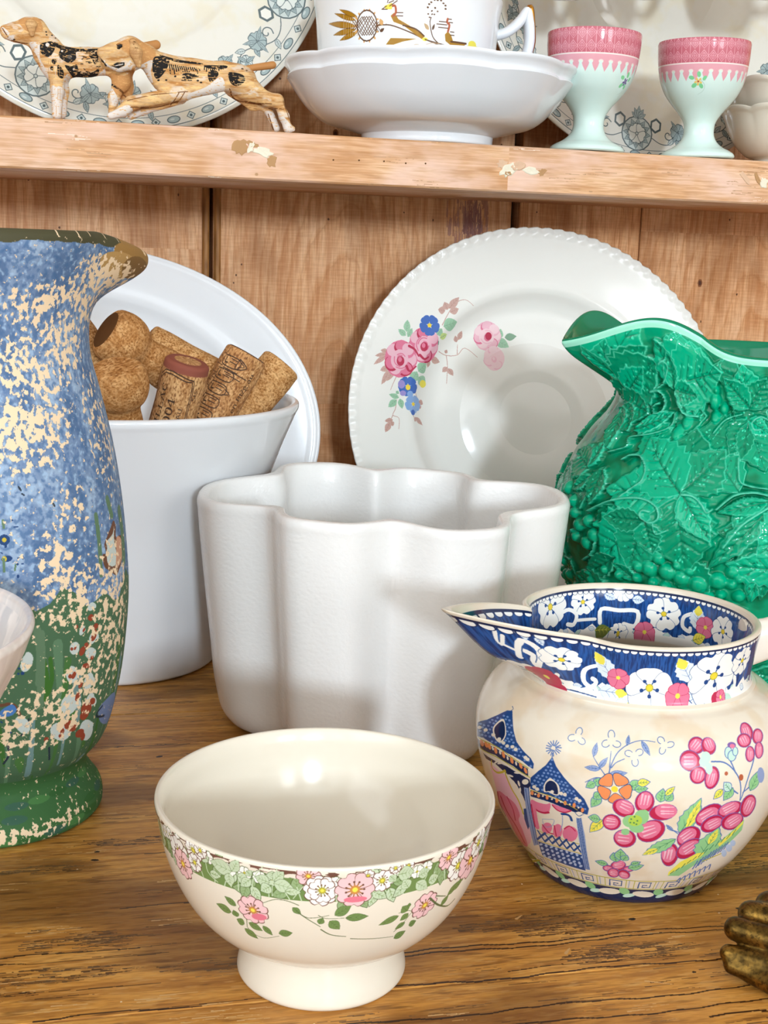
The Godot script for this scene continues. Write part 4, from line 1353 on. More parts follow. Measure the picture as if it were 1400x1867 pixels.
# Growth rings cut lengthwise: nested pointed arches along u, drawn out by noise.
func rings(w: int, h: int, seed_: int, mid: float, open: float, count: float) -> Image:
	var n := FastNoiseLite.new()
	n.seed = seed_
	n.frequency = 0.006
	n.fractal_octaves = 2
	var sw := w / 2
	var sh := h / 2
	var d := PackedByteArray()
	d.resize(sw * sh)
	for y in sh:
		var yy := float(y) / sh - mid
		var k := y * sw
		for x in sw:
			var t := sqrt(yy * yy * 14.0 + pow(float(x) / sw * open + 0.06, 2.0)) + 0.05 * n.get_noise_2d(x * 0.5, y * 2.0) + 0.012 * n.get_noise_2d(x * 3.0, y * 9.0)
			var s := fmod(t * count, 1.0)
			d[k + x] = int(255.0 * (s * s if s < 0.85 else (1.0 - s) * 4.8))
	var im := Image.create_from_data(sw, sh, false, Image.FORMAT_L8, d)
	im.resize(w, h, Image.INTERPOLATE_CUBIC)
	return im


func streaks(b: Paint, x: float, y: float, rx: float, ry: float, n: int, len: float, wd: float, c: Color, rng: RandomNumberGenerator) -> void:
	for k in n:
		var a := rng.randf() * TAU
		var r := sqrt(rng.randf())
		var p := Vector2(x + cos(a) * rx * r, y + sin(a) * ry * r)
		var l := len * rng.randf_range(0.4, 1.3)
		b.line(PackedVector2Array([p, p + Vector2(l * 0.5, rng.randf_range(-1.5, 1.5)), p + Vector2(l, rng.randf_range(-2.0, 2.0))]), wd * rng.randf_range(0.5, 1.4), c.lerp(Color(c, c.a).lightened(0.15), rng.randf()), 0.3)


func wood_material(called: String, im: Image, rough: float, relief_seed: int) -> StandardMaterial3D:
	var m := mat(called, Color.WHITE, rough, tex(im), 0.35)
	return m


func wood_materials() -> void:
	var rng := RandomNumberGenerator.new()
	rng.seed = 77
	# backboards: three cuts of the same pine
	for k in 3:
		var w := wood(1024, 1024, 100 + k * 10, Color("e4ac7a"), Color("b97846"), Color("f2c89e"), 26.0, 0.075)
		if k != 1:
			lay(w, rings(1024, 1024, 140 + k, 0.36 if k == 2 else 0.55, 0.8, 15.0), [[0.0, Color(0.90, 0.73, 0.58, 0.35)], [0.5, Color(0.78, 0.56, 0.38, 0.10)], [0.9, Color(0.60, 0.37, 0.20, 0.62)]])
		lay(w, noise_image(1024, 1024, 2.0, 1.0, 0.006, 170 + k, 3), [[0.55, Color(0.50, 0.30, 0.15, 0.0)], [0.90, Color(0.50, 0.30, 0.15, 0.32)]])
		# saw marks across the grain
		lay(w, noise_image(1024, 1024, 1.0, 14.0, 0.20, 180 + k, 2), [[0.35, Color(0.55, 0.35, 0.20, 0.09)], [0.5, Color(0.55, 0.35, 0.2, 0.0)], [0.7, Color(0.93, 0.76, 0.60, 0.09)]])
		var b := Paint.new(8, 8, Color.WHITE)
		b.im = w
		b.w = 1024
		b.h = 1024
		for j in 7:
			var p := Vector2(rng.randf() * 1024, rng.randf() * 1024)
			b.oval(p.x, p.y, 9, 6, Color("7d4a28"))
			b.oval(p.x, p.y, 5, 3.5, Color("4c2a18"))
		if k == 0:
			# a bruise-coloured stain by the joint
			streaks(b, 390, 852, 70, 50, 90, 40, 4.0, Color("a56e56"), rng)
			streaks(b, 385, 862, 34, 22, 50, 30, 4.0, Color("85544a"), rng)
		for j in 26:
			b.oval(rng.randf() * 1024, rng.randf() * 1024, rng.randf_range(1.5, 3.5), rng.randf_range(1.2, 2.2), Color("5c3820"))
		wood_material("backboard_%d" % k, w, 0.5, k)
	var bw := wood(512, 256, 190, Color("a8743f"), Color("6a421d"), Color("c4935a"), 16.0, 0.05)
	wood_material("bead_wood", bw, 0.5, 3)
	# shelf: pinkish bare pine, scuffed
	var s := wood(2048, 512, 200, Color("deae84"), Color("bf8858"), Color("efcba8"), 34.0, 0.11)
	lay(s, noise_image(2048, 512, 2.0, 1.0, 0.007, 207, 4), [[0.30, Color(0.92, 0.79, 0.73, 0.0)], [0.85, Color(0.92, 0.79, 0.73, 0.75)]])
	lay(s, noise_image(2048, 512, 6.0, 1.0, 0.030, 208, 4), [[0.60, Color(0.66, 0.46, 0.29, 0.0)], [0.85, Color(0.66, 0.46, 0.29, 0.35)]])
	var sp := Paint.new(8, 8, Color.WHITE)
	sp.im = s
	sp.w = 2048
	sp.h = 512
	for j in 70:
		streaks(sp, rng.randf() * 2048, rng.randf() * 512, 40, 10, 4, 46, 1.3, Color("a97c55") if j % 3 else Color("f2dcc8"), rng)
	for j in 24:
		sp.oval(rng.randf() * 2048, rng.randf() * 512, rng.randf_range(2, 7), rng.randf_range(1.5, 4), Color("b58a62"))
	wood_material("shelf_wood", s, 0.55, 4)
	wood_material("rail_wood", wood(1024, 256, 220, Color("bb8a54"), Color("805327"), Color("d9ad78"), 22.0, 0.07), 0.5, 5)
	# worktop: waxed, stained, scratched
	var t := wood(2048, 1536, 240, Color("d0923f"), Color("9c6428"), Color("e6b162"), 20.0, 0.055)
	lay(t, noise_image(2048, 1536, 9.0, 1.0, 0.06, 246, 4), [[0.62, Color(0.30, 0.17, 0.05, 0.0)], [0.80, Color(0.30, 0.17, 0.05, 0.45)]])
	lay(t, noise_image(2048, 1536, 7.0, 1.0, 0.10, 247, 3), [[0.64, Color(0.83, 0.64, 0.38, 0.0)], [0.76, Color(0.83, 0.64, 0.38, 0.60)]])
	lay(t, noise_image(2048, 1536, 3.0, 1.0, 0.004, 248, 3), [[0.30, Color(0.30, 0.17, 0.05, 0.40)], [0.48, Color(0.30, 0.17, 0.05, 0.0)], [0.6, Color(0.80, 0.56, 0.27, 0.0)], [0.8, Color(0.80, 0.56, 0.27, 0.35)]])
	var b := Paint.new(8, 8, Color.WHITE)
	b.im = t
	b.w = 2048
	b.h = 1536
	for q in [[0.587, 0.816, 0.045, 0.011, 150], [0.545, 0.763, 0.035, 0.017, 120], [0.500, 0.758, 0.03, 0.008, 60], [0.220, 0.544, 0.03, 0.008, 60], [0.145, 0.593, 0.03, 0.007, 60], [0.185, 0.729, 0.045, 0.013, 110], [0.155, 0.777, 0.05, 0.010, 90], [0.267, 0.780, 0.03, 0.008, 40], [0.465, 0.683, 0.04, 0.025, 60], [0.720, 0.633, 0.06, 0.033, 120], [0.739, 0.683, 0.05, 0.017, 90]]:
		streaks(b, q[0] * 2048, q[1] * 1536, q[2] * 2400, q[3] * 1900, int(q[4] * 0.75), 34, 2.2, Color("5c3a17"), rng)
	for j in 420:
		streaks(b, rng.randf() * 2048, rng.randf() * 1536, 50, 12, 4, 50, 1.8, [Color("5a3512"), Color("d0a264"), Color("7d5220")][j % 3], rng)
	for j in 36:
		var y := rng.randf() * 1536
		var x := rng.randf() * 2048
		var l := PackedVector2Array()
		for i in 12:
			l.append(Vector2(x + i * rng.randf_range(18, 40), y + 3.0 * sin(i * 0.9 + j)))
		b.line(l, rng.randf_range(1.5, 3.2), Color("3a200a"), 0.3)
	for y in [0.883, 0.794, 0.788, 0.838, 0.904]:
		var l := PackedVector2Array()
		for i in 60:
			l.append(Vector2(700 + i * 16.0, y * 1536 + 3.0 * sin(i * 0.31 + y * 40.0) + 1.2 * sin(i * 1.3)))
		b.line(l, 3.4, Color("341c08"), 0.5)
	for j in 40:
		b.oval(rng.randf() * 2048, rng.randf() * 1536, rng.randf_range(3, 8), rng.randf_range(1.5, 3.5), Color("2c1808"), rng.randf_range(-0.3, 0.3))
	for j in 26:
		var p := Vector2(rng.randf() * 2048, rng.randf() * 1536)
		b.line(PackedVector2Array([p, p + Vector2(rng.randf_range(10, 50), rng.randf_range(-20, 20))]), rng.randf_range(2, 7), Color("cfa268"), 0.4)
	for j in 60:
		b.oval(rng.randf() * 2048, rng.randf() * 1536, 1.6, 1.2, Color("f0dcc0"))
	var tm := wood_material("worktop_wood", t, 0.42, 6)
	tm.metallic_specular = 0.4
	mat("floor_wood", Color.WHITE, 0.5, M.rail_wood.albedo_texture)
	M.floor_wood.uv1_triplanar = true
	mat("dark_cork", Color("5d3d22"), 0.85, null, 0.2)
	mat("torn_wood", Color("b58a5c"), 0.8)
	mat("torn_pale", Color("d8b394"), 0.8)
	mat("filler", Color("e6ddc6"), 0.8)


# ==================================================================== painted and printed china
func stack(parts: Array, w: int) -> ImageTexture:
	# pictures of one width, one under the other: [Paint, height]
	var h := 0
	for p in parts:
		h += p[1]
	var im := Image.create_empty(w, h, false, Image.FORMAT_RGBA8)
	var y := 0
	for p in parts:
		var q: Image = (p[0] as Paint).im.duplicate()
		q.resize(w, p[1], Image.INTERPOLATE_TRILINEAR if q.get_width() > w else Image.INTERPOLATE_BILINEAR)
		im.blit_rect(q, Rect2i(0, 0, w, p[1]), Vector2i(0, y))
		y += p[1]
	return tex(im)


func stained(p: Paint, seed_: int, c: Color, amount: float) -> void:
	lay(p.im, noise_image(p.w, p.h, 4, 4, 0.012, seed_, 4), [[0.52, Color(c, 0.0)], [0.75, Color(c, amount)]])


func paint_china() -> void:
	# flower bowl: only the outside wall is printed
	var b := Paint.new(2048, 353, BOWL_CREAM, 2)
	paint_bowl(b)
	b.fill([0, 0, 2048, 0, 2048, 5, 0, 5], BOWL_CREAM)
	var bm := china("bowl_glaze", Color.WHITE, 0.15, b.texture())
	# flower jug: collar above, body below
	var body := Paint.new(2048, 546, CREAM, 2)
	stained(body, 301, Color("dcc3a2"), 0.5)
	paint_jug_body(body)
	var gap := Paint.new(8, 8, CREAM)
	var collar := Paint.new(2048, 165, NAVY, 2)
	lay(collar.im, noise_image(4096, 330, 1.0, 8.0, 0.06, 303, 3), [[0.35, Color("17376c")], [0.65, Color(0.17, 0.38, 0.66, 0.6)]])
	# the white foot of the collar with a ragged upper edge, the beads along its rim
	var lower := PackedVector2Array()
	for k in 129:
		lower.append(Vector2(k * 16.0, 142.0 + 9.0 * sin(k * 0.9) + 6.0 * sin(k * 2.3 + 1.0)))
	lower.append(Vector2(2048, 165))
	lower.append(Vector2(0, 165))
	collar.poly(lower, WHITE)
	for k in 40:
		collar.leaf(k * 51.0, 148, 24, 14, 0.4 * sin(k * 3.0), MINT if k % 2 else ICE, STEEL, 1.0, PALEBLUE, 1.0)
	paint_jug_collar(collar)
	collar.fill([0, 0, 2048, 0, 2048, 6, 0, 6], CREAM)
	collar.fill([0, 6, 2048, 6, 2048, 12, 0, 12], DEEP)
	for k in 100:
		collar.oval(k * 20.48 + 10, 15, 10.2, 9, DEEP)
		collar.oval(k * 20.48 + 10, 16, 8.2, 7, WHITE)
		collar.fill([int(k * 20.48), 6, int(k * 20.48) + 20, 6, int(k * 20.48) + 20, 13, int(k * 20.48), 13], DEEP)
	china("jug_glaze", Color.WHITE, 0.13, stack([[collar, 260], [gap, 10], [body, 730]], 2048))
	# rose plate
	var r := Paint.new(1536, 1536, Color("ece9e2"), 1)
	paint_rose_plate(r)
	china("rose_glaze", Color.WHITE, 0.12, r.texture())
	# bordered plates
	var q := Paint.new(1280, 1280, Color("e0dcd0"), 2)
	stained(q, 305, Color("dfd6bd"), 0.6)
	paint_border(q)
	china("border_glaze", Color.WHITE, 0.13, q.texture())
	# gilded cup
	var g := Paint.new(1536, 300, PORC, 2)
	paint_gilt(g)
	china("gilt_glaze", Color.WHITE, 0.10, g.texture())
	# egg cups
	var e := Paint.new(1024, 320, Color("d6ebe3"), 2)
	paint_egg(e)
	var e2 := Paint.new(1024, 320, Color.WHITE, 2)
	e2.im = e.im.duplicate()
	posy(e, 574, 192, Color("5d4a86"), Color("74569a"))
	e.leaf(250, 210, 34, 16, -1.0, Color("6fb07a"), GREEN, 0.0, DKGREEN, 1.0)
	posy(e2, 321, 168, Color("e8c069"), Color("b04a2a"))
	china("egg_glaze", Color.WHITE, 0.10, e.texture())
	china("egg_glaze_yellow", Color.WHITE, 0.10, e2.texture())


func posy(e: Paint, x: float, y: float, c: Color, heart: Color) -> void:
	var g := Color("7fcf95")
	for k in [[-26, -14, 10, 0.3], [2, -26, 10, 1.4], [24, -12, 9, 2.2], [-16, 14, 11, -0.5], [12, 16, 10, 0.9]]:
		e.oval(x + k[0], y + k[1], k[2] + 1, k[2] * 0.72, g, k[3])
	for k in 5:
		e.oval(x + 10.0 * cos(TAU * k / 5 + 0.4), y + 9.0 * sin(TAU * k / 5 + 0.4), 6.5, 4.0, c, TAU * k / 5 + 0.4)
	e.oval(x, y, 3.5, 3.5, heart)
	e.curve(PackedVector2Array([Vector2(x + 8, y - 8), Vector2(x + 26, y + 14), Vector2(x + 20, y + 36), Vector2(x - 2, y + 48)]), 1.6, Color("9db8a8"), 0.3)


func paint_egg(e: Paint) -> void:
	var pink := Color("c66a78")
	var soft := Color("e3a3ad")
	e.fill([0, 0, 1024, 0, 1024, 100, 0, 100], pink)
	for k in 32:
		var x := k * 32.0
		for j in 2:
			var y := 24.0 + j * 50.0
			for s in [22.0, 13.0]:
				e.line(e.flat([x + 16, y - s, x + 16 + s * 0.72, y, x + 16, y + s, x + 16 - s * 0.72, y, x + 16, y - s]), 2.6, soft)
			e.brush([x + 10, y, x + 22, y], 2.4, soft)
			e.brush([x + 16, y - 7, x + 16, y + 7], 2.4, soft)
		e.brush([x, 0, x, 100], 1.6, soft)
	e.fill([0, 98, 1024, 98, 1024, 103, 0, 103], Color("f2e3dd"))
	e.fill([0, 103, 1024, 103, 1024, 132, 0, 132], soft)
	for k in 28:
		var x := k * 36.571
		e.fill([int(x), 130, int(x + 37), 130, int(x + 18), 166], soft)
		e.oval(x, 128, 9, 6, Color("ead8d2"))
		e.oval(x, 131, 8, 5, Color("dfe8dc"))
		e.fill([int(x - 4), 131, int(x + 4), 131, int(x + 14), 168, int(x - 14), 168], Color("d6ebe3"))


func paint_border(q: Paint) -> void:
	var ink := Color("4f5e60")
	var mid := Color("9fafae")
	var pale := Color("c6cfca")
	var at := func(r: float, deg: float) -> Vector2:
		return Vector2(640 + 640 * r * cos(deg_to_rad(deg)), 640 - 640 * r * sin(deg_to_rad(deg)))
	var ring := func(r: float, wd: float, c: Color):
		var l := PackedVector2Array()
		for k in 241:
			l.append(at.call(r, k * 1.5))
		q.line(l, wd, c)
	ring.call(0.925, 1.6, ink)
	ring.call(0.975, 2.0, ink)
	for k in 72:
		var p: Vector2 = at.call(0.950, k * 5.0)
		var turn := -deg_to_rad(k * 5.0) + PI / 2
		if k % 2:
			q.oval(p.x, p.y, 20, 11, ink, turn)
			q.oval(p.x, p.y, 17, 8.5, mid, turn)
			q.oval(p.x - 4, p.y, 7, 3, pale, turn)
		else:
			q.oval(p.x, p.y, 14, 13, ink, turn, 4)
			q.oval(p.x, p.y, 11, 10, pale, turn, 4)
			q.oval(p.x, p.y, 4.5, 4.5, ink, turn, 6)
	for m in 4:
		var a := -115.0 + m * 91.0
		var c: Vector2 = at.call(0.845, a)
		var turn := -deg_to_rad(a)
		q.oval(c.x, c.y, 58, 58, ink)
		q.oval(c.x, c.y, 54, 54, pale)
		for k in 12:
			q.leaf(c.x, c.y, 50, 22, turn + TAU * k / 12, mid, ink, 1.6, ink, 1.4)
		q.flower(c.x, c.y, 31, 5, turn, Color("dfe2da"), ink, 2.2, ink, 0.1, 1.15, 0.1)
		q.oval(c.x, c.y, 4, 4, pale)
		# crown towards the middle of the plate
		for k in 5:
			q.leaf(at.call(0.765, a).x, at.call(0.765, a).y, 40 - 5 * absf(k - 2), 14, turn + PI + (k - 2) * 0.5, mid, ink, 1.5, ink, 1.0)
		for s in [-1.0, 1.0]:
			var h: Vector2 = at.call(0.795, a + s * 7.6)
			q.oval(h.x, h.y, 26, 23, ink, turn, 6)
			q.oval(h.x, h.y, 18, 16, Color("e6e3d8"), turn, 6)
			# scroll, leaves and two blossoms on a running stem
			var st := PackedVector2Array()
			for k in 12:
				st.append(at.call(0.86 + 0.035 * sin(k * 0.9), a + s * (6.0 + k * 3.1)))
			q.curve(st, 2.6, ink)
			var sc := PackedVector2Array()
			for k in 9:
				var e: Vector2 = at.call(0.845, a + s * 12.5)
				sc.append(e + Vector2(cos(k * 0.8 * s), sin(k * 0.8 * s)) * (20.0 - 2.0 * k))
			q.curve(sc, 3.0, ink)
			for k in 9:
				var e: Vector2 = st[k + 2]
				q.leaf(e.x, e.y, 30, 14, turn + PI / 2 * s * -1.0 + (0.9 if k % 2 else -0.9), mid if k % 3 else pale, ink, 1.6, ink, 1.2)
			for k in [[16.5, 0.835, 26.0], [23.5, 0.865, 17.0], [29.5, 0.815, 22.0], [37.0, 0.85, 18.0]]:
				var e: Vector2 = at.call(k[1], a + s * k[0])
				q.flower(e.x, e.y, k[2], 5, turn + k[0], pale if k[2] < 20 else mid, ink, 2.0, ink, 0.12, 1.15, 0.1)
				for j in 3:
					q.leaf(e.x, e.y, k[2] * 1.7, 10, turn + k[0] + 0.6 + TAU * j / 3, mid, ink, 1.4, ink, 0.8)


# ==================================================================== the moulded green pitcher: one picture for its relief, one for its glaze
func vine_leaf_shape(b: Paint, x: float, y: float, len: float, rot: float, wide: float, grow: float) -> PackedVector2Array:
	var p := PackedVector2Array()
	var n := 14
	for s in [1.0, -1.0]:
		for i in n + 1:
			var t := float(i) / n if s > 0 else 1.0 - float(i) / n
			var e := (sin(PI * pow(t, 0.72)) * 0.42 + 0.10 * sin(PI * t)) * wide * len
			e *= 1.0 + (0.14 if i % 2 else -0.05) * smoothstep(0.05, 0.3, t)
			p.append(Vector2(x, y) + Vector2(-grow + t * (len + 2.0 * grow), (e + grow * sin(PI * t)) * s).rotated(rot))
	return p


func paint_majolica() -> void:
	var w := 1024
	var h := 720
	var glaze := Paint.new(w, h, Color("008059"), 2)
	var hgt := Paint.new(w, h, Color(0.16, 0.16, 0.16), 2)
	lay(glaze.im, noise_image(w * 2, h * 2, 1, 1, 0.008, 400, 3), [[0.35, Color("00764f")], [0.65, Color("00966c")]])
	var rng := RandomNumberGenerator.new()
	rng.seed = 9
	var leaves := VINE_LEAVES.duplicate()
	var grapes := VINE_GRAPES.duplicate()
	# the far side of the pitcher carries the same vine, freely placed
	for k in 40:
		leaves.append([rng.randf_range(600, 1000), rng.randf_range(60, 640), rng.randf_range(70, 130), rng.randf() * TAU, rng.randf_range(0.5, 0.95)])
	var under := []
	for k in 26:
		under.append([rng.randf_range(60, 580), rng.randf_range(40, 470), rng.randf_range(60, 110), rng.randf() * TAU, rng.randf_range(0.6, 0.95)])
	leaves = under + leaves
	for k in 16:
		leaves.append([rng.randf_range(60, 560), rng.randf_range(470, 660), rng.randf_range(60, 110), rng.randf() * TAU, rng.randf_range(0.5, 0.9)])
	for k in 60:
		grapes.append([rng.randf_range(600, 1000), rng.randf_range(300, 600), 13.0, 13.0])
	for k in 50:
		grapes.append([rng.randf_range(60, 590), rng.randf_range(455, 560), rng.randf_range(9, 14), rng.randf_range(9, 14)])
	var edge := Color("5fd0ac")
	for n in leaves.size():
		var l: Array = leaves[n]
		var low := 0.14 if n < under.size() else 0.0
		var tone := rng.randf() - low * 3.0  # leaves lying lower are toned darker, shade painted into their glaze
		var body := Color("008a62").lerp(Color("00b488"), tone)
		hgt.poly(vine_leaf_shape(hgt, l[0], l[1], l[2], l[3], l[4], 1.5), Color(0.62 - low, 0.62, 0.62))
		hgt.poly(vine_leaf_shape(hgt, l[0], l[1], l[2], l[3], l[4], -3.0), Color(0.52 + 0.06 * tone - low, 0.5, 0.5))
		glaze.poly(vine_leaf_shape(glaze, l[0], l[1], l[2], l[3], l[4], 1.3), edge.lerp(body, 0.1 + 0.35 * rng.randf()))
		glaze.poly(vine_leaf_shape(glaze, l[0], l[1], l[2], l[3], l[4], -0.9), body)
		# mottled glaze within the leaf
		for k in int(l[2] * l[4] * 0.55):
			var t := rng.randf_range(0.12, 0.88)
			var e := Vector2(t * l[2], rng.randf_range(-0.8, 0.8) * sin(PI * pow(t, 0.72)) * 0.40 * l[4] * l[2]).rotated(l[3]) + Vector2(l[0], l[1])
			glaze.oval(e.x, e.y, rng.randf_range(1.0, 3.6), rng.randf_range(0.8, 2.2), Color("007252") if k % 3 == 0 else Color("10bd90") if k % 3 == 1 else Color("46d8ae"), rng.randf() * 3.0, 7)
		var tip := Vector2(l[0], l[1]) + Vector2(l[2] * 0.95, 0).rotated(l[3])
		hgt.line(PackedVector2Array([Vector2(l[0], l[1]), tip]), 3.4, Color(0.30, 0.3, 0.3), 0.4)
		glaze.line(PackedVector2Array([Vector2(l[0], l[1]), tip]), 2.6, Color("007d59"), 0.4)
		for k in 5:
			for s in [-1.0, 1.0]:
				var t := 0.12 + 0.15 * k
				var a := Vector2(l[0], l[1]) + Vector2(l[2] * t, 0).rotated(l[3])
				var z := Vector2(l[0], l[1]) + Vector2(l[2] * (t + 0.17), s * l[2] * l[4] * 0.36 * sin(PI * minf(1.0, t + 0.14))).rotated(l[3])
				hgt.line(PackedVector2Array([a, z]), 2.4, Color(0.34, 0.3, 0.3), 0.4)
				glaze.line(PackedVector2Array([a, z]), 1.6, Color("007f5b"), 0.4)
	for g in grapes:
		for k in 6:
			var f := 1.0 - k * 0.16
			hgt.oval(g[0], g[1], g[2] * f, g[3] * f, Color(0.36 + 0.42 * sqrt(1.0 - f * f * 0.98), 0.3, 0.3))
		glaze.oval(g[0], g[1], g[2], g[3], Color("00ac80"))
	for t in VINE_TENDRILS:
		var p := glaze.through(pv(t[1]), 6)
		hgt.line(p, t[0] + 2.0, Color(0.5, 0.5, 0.5), 0.8)
		hgt.line(p, t[0] * 0.6, Color(0.82, 0.8, 0.8), 0.8)
		glaze.line(p, t[0], Color("2aa886"), 0.8)
		glaze.line(p, t[0] * 0.5, Color("5ccca8"), 0.8)
	# lip and inside
	glaze.fill([0, 0, w, 0, w, 9, 0, 9], Color("007a54"))
	glaze.fill([0, 9, w, 9, w, 24, 0, 24], Color("a4ecd0"))
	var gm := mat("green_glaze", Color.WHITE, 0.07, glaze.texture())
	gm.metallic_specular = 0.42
	mat("green_plain", Color("0b8a68"), 0.1)
	var hi: Image = hgt.im
	hi.resize(w, h, Image.INTERPOLATE_TRILINEAR)
	hi.resize(w / 3, h / 3, Image.INTERPOLATE_LANCZOS)
	hi.resize(w, h, Image.INTERPOLATE_CUBIC)
	hi.convert(Image.FORMAT_RGBA8)
	var d := hi.get_data()
	var l8 := PackedByteArray()
	l8.resize(w * h)
	for i in w * h:
		l8[i] = d[i * 4]
	relief.height = Image.create_from_data(w, h, false, Image.FORMAT_L8, l8)


# ==================================================================== the flaking pitcher
func mixed(a: Image, b: Image, ka: float, kb: float, off: float) -> Image:
	var da := a.get_data()
	var db := b.get_data()
	for i in da.size():
		da[i] = clampi(int(da[i] * ka + db[i] * kb + off), 0, 255)
	return Image.create_from_data(a.get_width(), a.get_height(), false, Image.FORMAT_L8, da)


func paint_pitcher() -> void:
	var w := 1536
	var h := 1024
	var p := Paint.new(w, h, Color("7389a9"), 1)
	lay(p.im, noise_image(w, h, 1, 2, 0.010, 501, 4), [[0.30, Color("587092")], [0.50, Color(0.45, 0.54, 0.66, 0.0)], [0.72, Color("93a6be")]])
	lay(p.im, noise_image(w, h, 1, 1, 0.06, 502, 3), [[0.30, Color(0.27, 0.40, 0.56, 0.6)], [0.48, Color(0.3, 0.4, 0.6, 0.0)], [0.60, Color(0.64, 0.74, 0.84, 0.0)], [0.78, Color(0.64, 0.74, 0.84, 0.7)]])
	# green ground below, its edge ragged
	var g := Paint.new(w, h, Color(0, 0, 0, 0), 1)
	var e := PackedVector2Array()
	for k in 65:
		e.append(Vector2(k * 24.0, 610.0 - 36.0 * sin(k * 0.35 + 0.6) + 16.0 * sin(k * 1.7) - 70.0 * smoothstep(24, 30, k) * (1.0 - smoothstep(36, 44, k))))
	e.append(Vector2(w, h))
	e.append(Vector2(0, h))
	g.poly(e, Color("4a694b"))
	lay(g.im, noise_image(w, h, 1, 2, 0.012, 505, 4), [[0.35, Color(0.20, 0.36, 0.18, 0.0)], [0.38, Color(0.22, 0.38, 0.16, 0.0)]])
	p.im.blend_rect(g.im, Rect2i(0, 0, w, h), Vector2i.ZERO)
	for k in 90:
		var x := fmod(k * 173.0, w)
		p.line(PackedVector2Array([Vector2(x, 650 + (k * 37) % 300), Vector2(x + 14.0 * sin(k), 760 + (k * 41) % 240)]), 10 + k % 14, [Color("3f6a30"), Color("5f8060"), Color("47703a"), Color("6d8a86")][k % 4], 0.4)
	p.fill([0, 905, w, 905, w, h, 0, h], Color("3d6639"))
	for k in 60:
		p.oval(fmod(k * 211.0, w), 915 + (k * 29) % 100, 30, 7, [Color("356030"), Color("4a7a42"), Color("3a5e4a")][k % 3])
	paint_pitcher_flowers(p)
	# dull brown rim
	p.fill([0, 0, w, 0, w, 7, 0, 7], Color("4d4a34"))
	for k in 40:
		p.oval(k * 39.0, 7, 26, 3 + (k * 7) % 6, Color("4d4a34"))
	p.oval(745, 16, 62, 22, Color("9a7440"))
	p.oval(715, 40, 60, 24, Color("b08a54"))
	p.oval(760, 34, 40, 22, Color("7d5c34"))
	# pale clay where the paint has flaked, thickest at some places
	var bias := Paint.new(192, 128, Color(0.29, 0.29, 0.29), 1)
	for q in [[55, 36, 16, 11, 0.62], [61, 27, 13, 8, 0.56], [73, 15, 22, 6, 0.60], [72, 22, 10, 8, 0.55], [86, 8, 14, 5, 0.64], [65, 72, 9, 8, 0.62], [62, 66, 5, 10, 0.56], [66, 55, 5, 6, 0.46], [78, 80, 10, 18, 0.52], [60, 98, 12, 7, 0.60], [70, 92, 8, 6, 0.56], [52, 100, 10, 6, 0.52], [54, 125, 16, 2, 0.60], [68, 124, 9, 2, 0.56], [44, 86, 12, 6, 0.46], [20, 60, 18, 14, 0.58], [120, 50, 20, 20, 0.56], [150, 100, 26, 14, 0.58], [82, 40, 8, 12, 0.45]]:
		for k in 3:
			bias.oval(q[0], q[1], q[2] * (1.0 - k * 0.25), q[3] * (1.0 - k * 0.25), Color.from_hsv(0, 0, lerpf(0.36, q[4], (k + 1) / 3.0)))
	bias.im.resize(w, h, Image.INTERPOLATE_CUBIC)
	bias.im.convert(Image.FORMAT_L8)
	var grain := noise_image(w, h, 1.0, 1.0, 0.055, 510, 5)
	var m := mixed(grain, bias.im, 0.9, 1.0, -112.0)
	lay(p.im, m, [[0.535, Color(0.30, 0.28, 0.26, 0.0)], [0.54, Color(0.40, 0.36, 0.32, 0.6)], [0.548, FLAKE]])
	var pm := china("pitcher_paint", Color.WHITE, 0.62, p.texture())
	pm.metallic_specular = 0.3
	mat("pitcher_handle", Color("5d7ba4"), 0.6)


# ==================================================================== corks and hounds
func cork_picture(coarse: bool, seed_: int) -> Paint:
	var w := 512
	var h := 256
	var p := Paint.new(w, h, Color("c08a54") if coarse else Color("cf9d66"), 1)
	lay(p.im, noise_image(w, h, 1, 1, 0.02, seed_, 4), [[0.3, Color(0.60, 0.38, 0.18, 0.55)], [0.5, Color(0.6, 0.4, 0.2, 0.0)], [0.7, Color(0.90, 0.72, 0.50, 0.6)]])
	lay(p.im, noise_image(w, h, 1, 1, 0.09, seed_ + 1, 2), [[0.25, Color(0.45, 0.26, 0.11, 0.75)], [0.40, Color(0.5, 0.3, 0.15, 0.0)], [0.66, Color(0.92, 0.75, 0.54, 0.0)], [0.8, Color(0.92, 0.75, 0.54, 0.7)]])
	var rng := RandomNumberGenerator.new()
	rng.seed = seed_
	for k in 150 if coarse else 70:
		var x := rng.randf() * w
		var y := rng.randf() * h
		p.oval(x, y, rng.randf_range(1.0, 5.0 if coarse else 3.0), rng.randf_range(0.8, 2.2), [Color("6e4220"), Color("8a5a30"), Color("e2bd8c")][k % 3], rng.randf() * 3.0, 8)
	for k in 60 if coarse else 12:
		var a := Vector2(rng.randf() * w, rng.randf() * h)
		p.curve(PackedVector2Array([a, a + Vector2(rng.randf_range(-12, 12), rng.randf_range(-9, 9)), a + Vector2(rng.randf_range(-20, 20), rng.randf_range(-12, 12))]), 1.6, Color("8a5a32"))
	return p


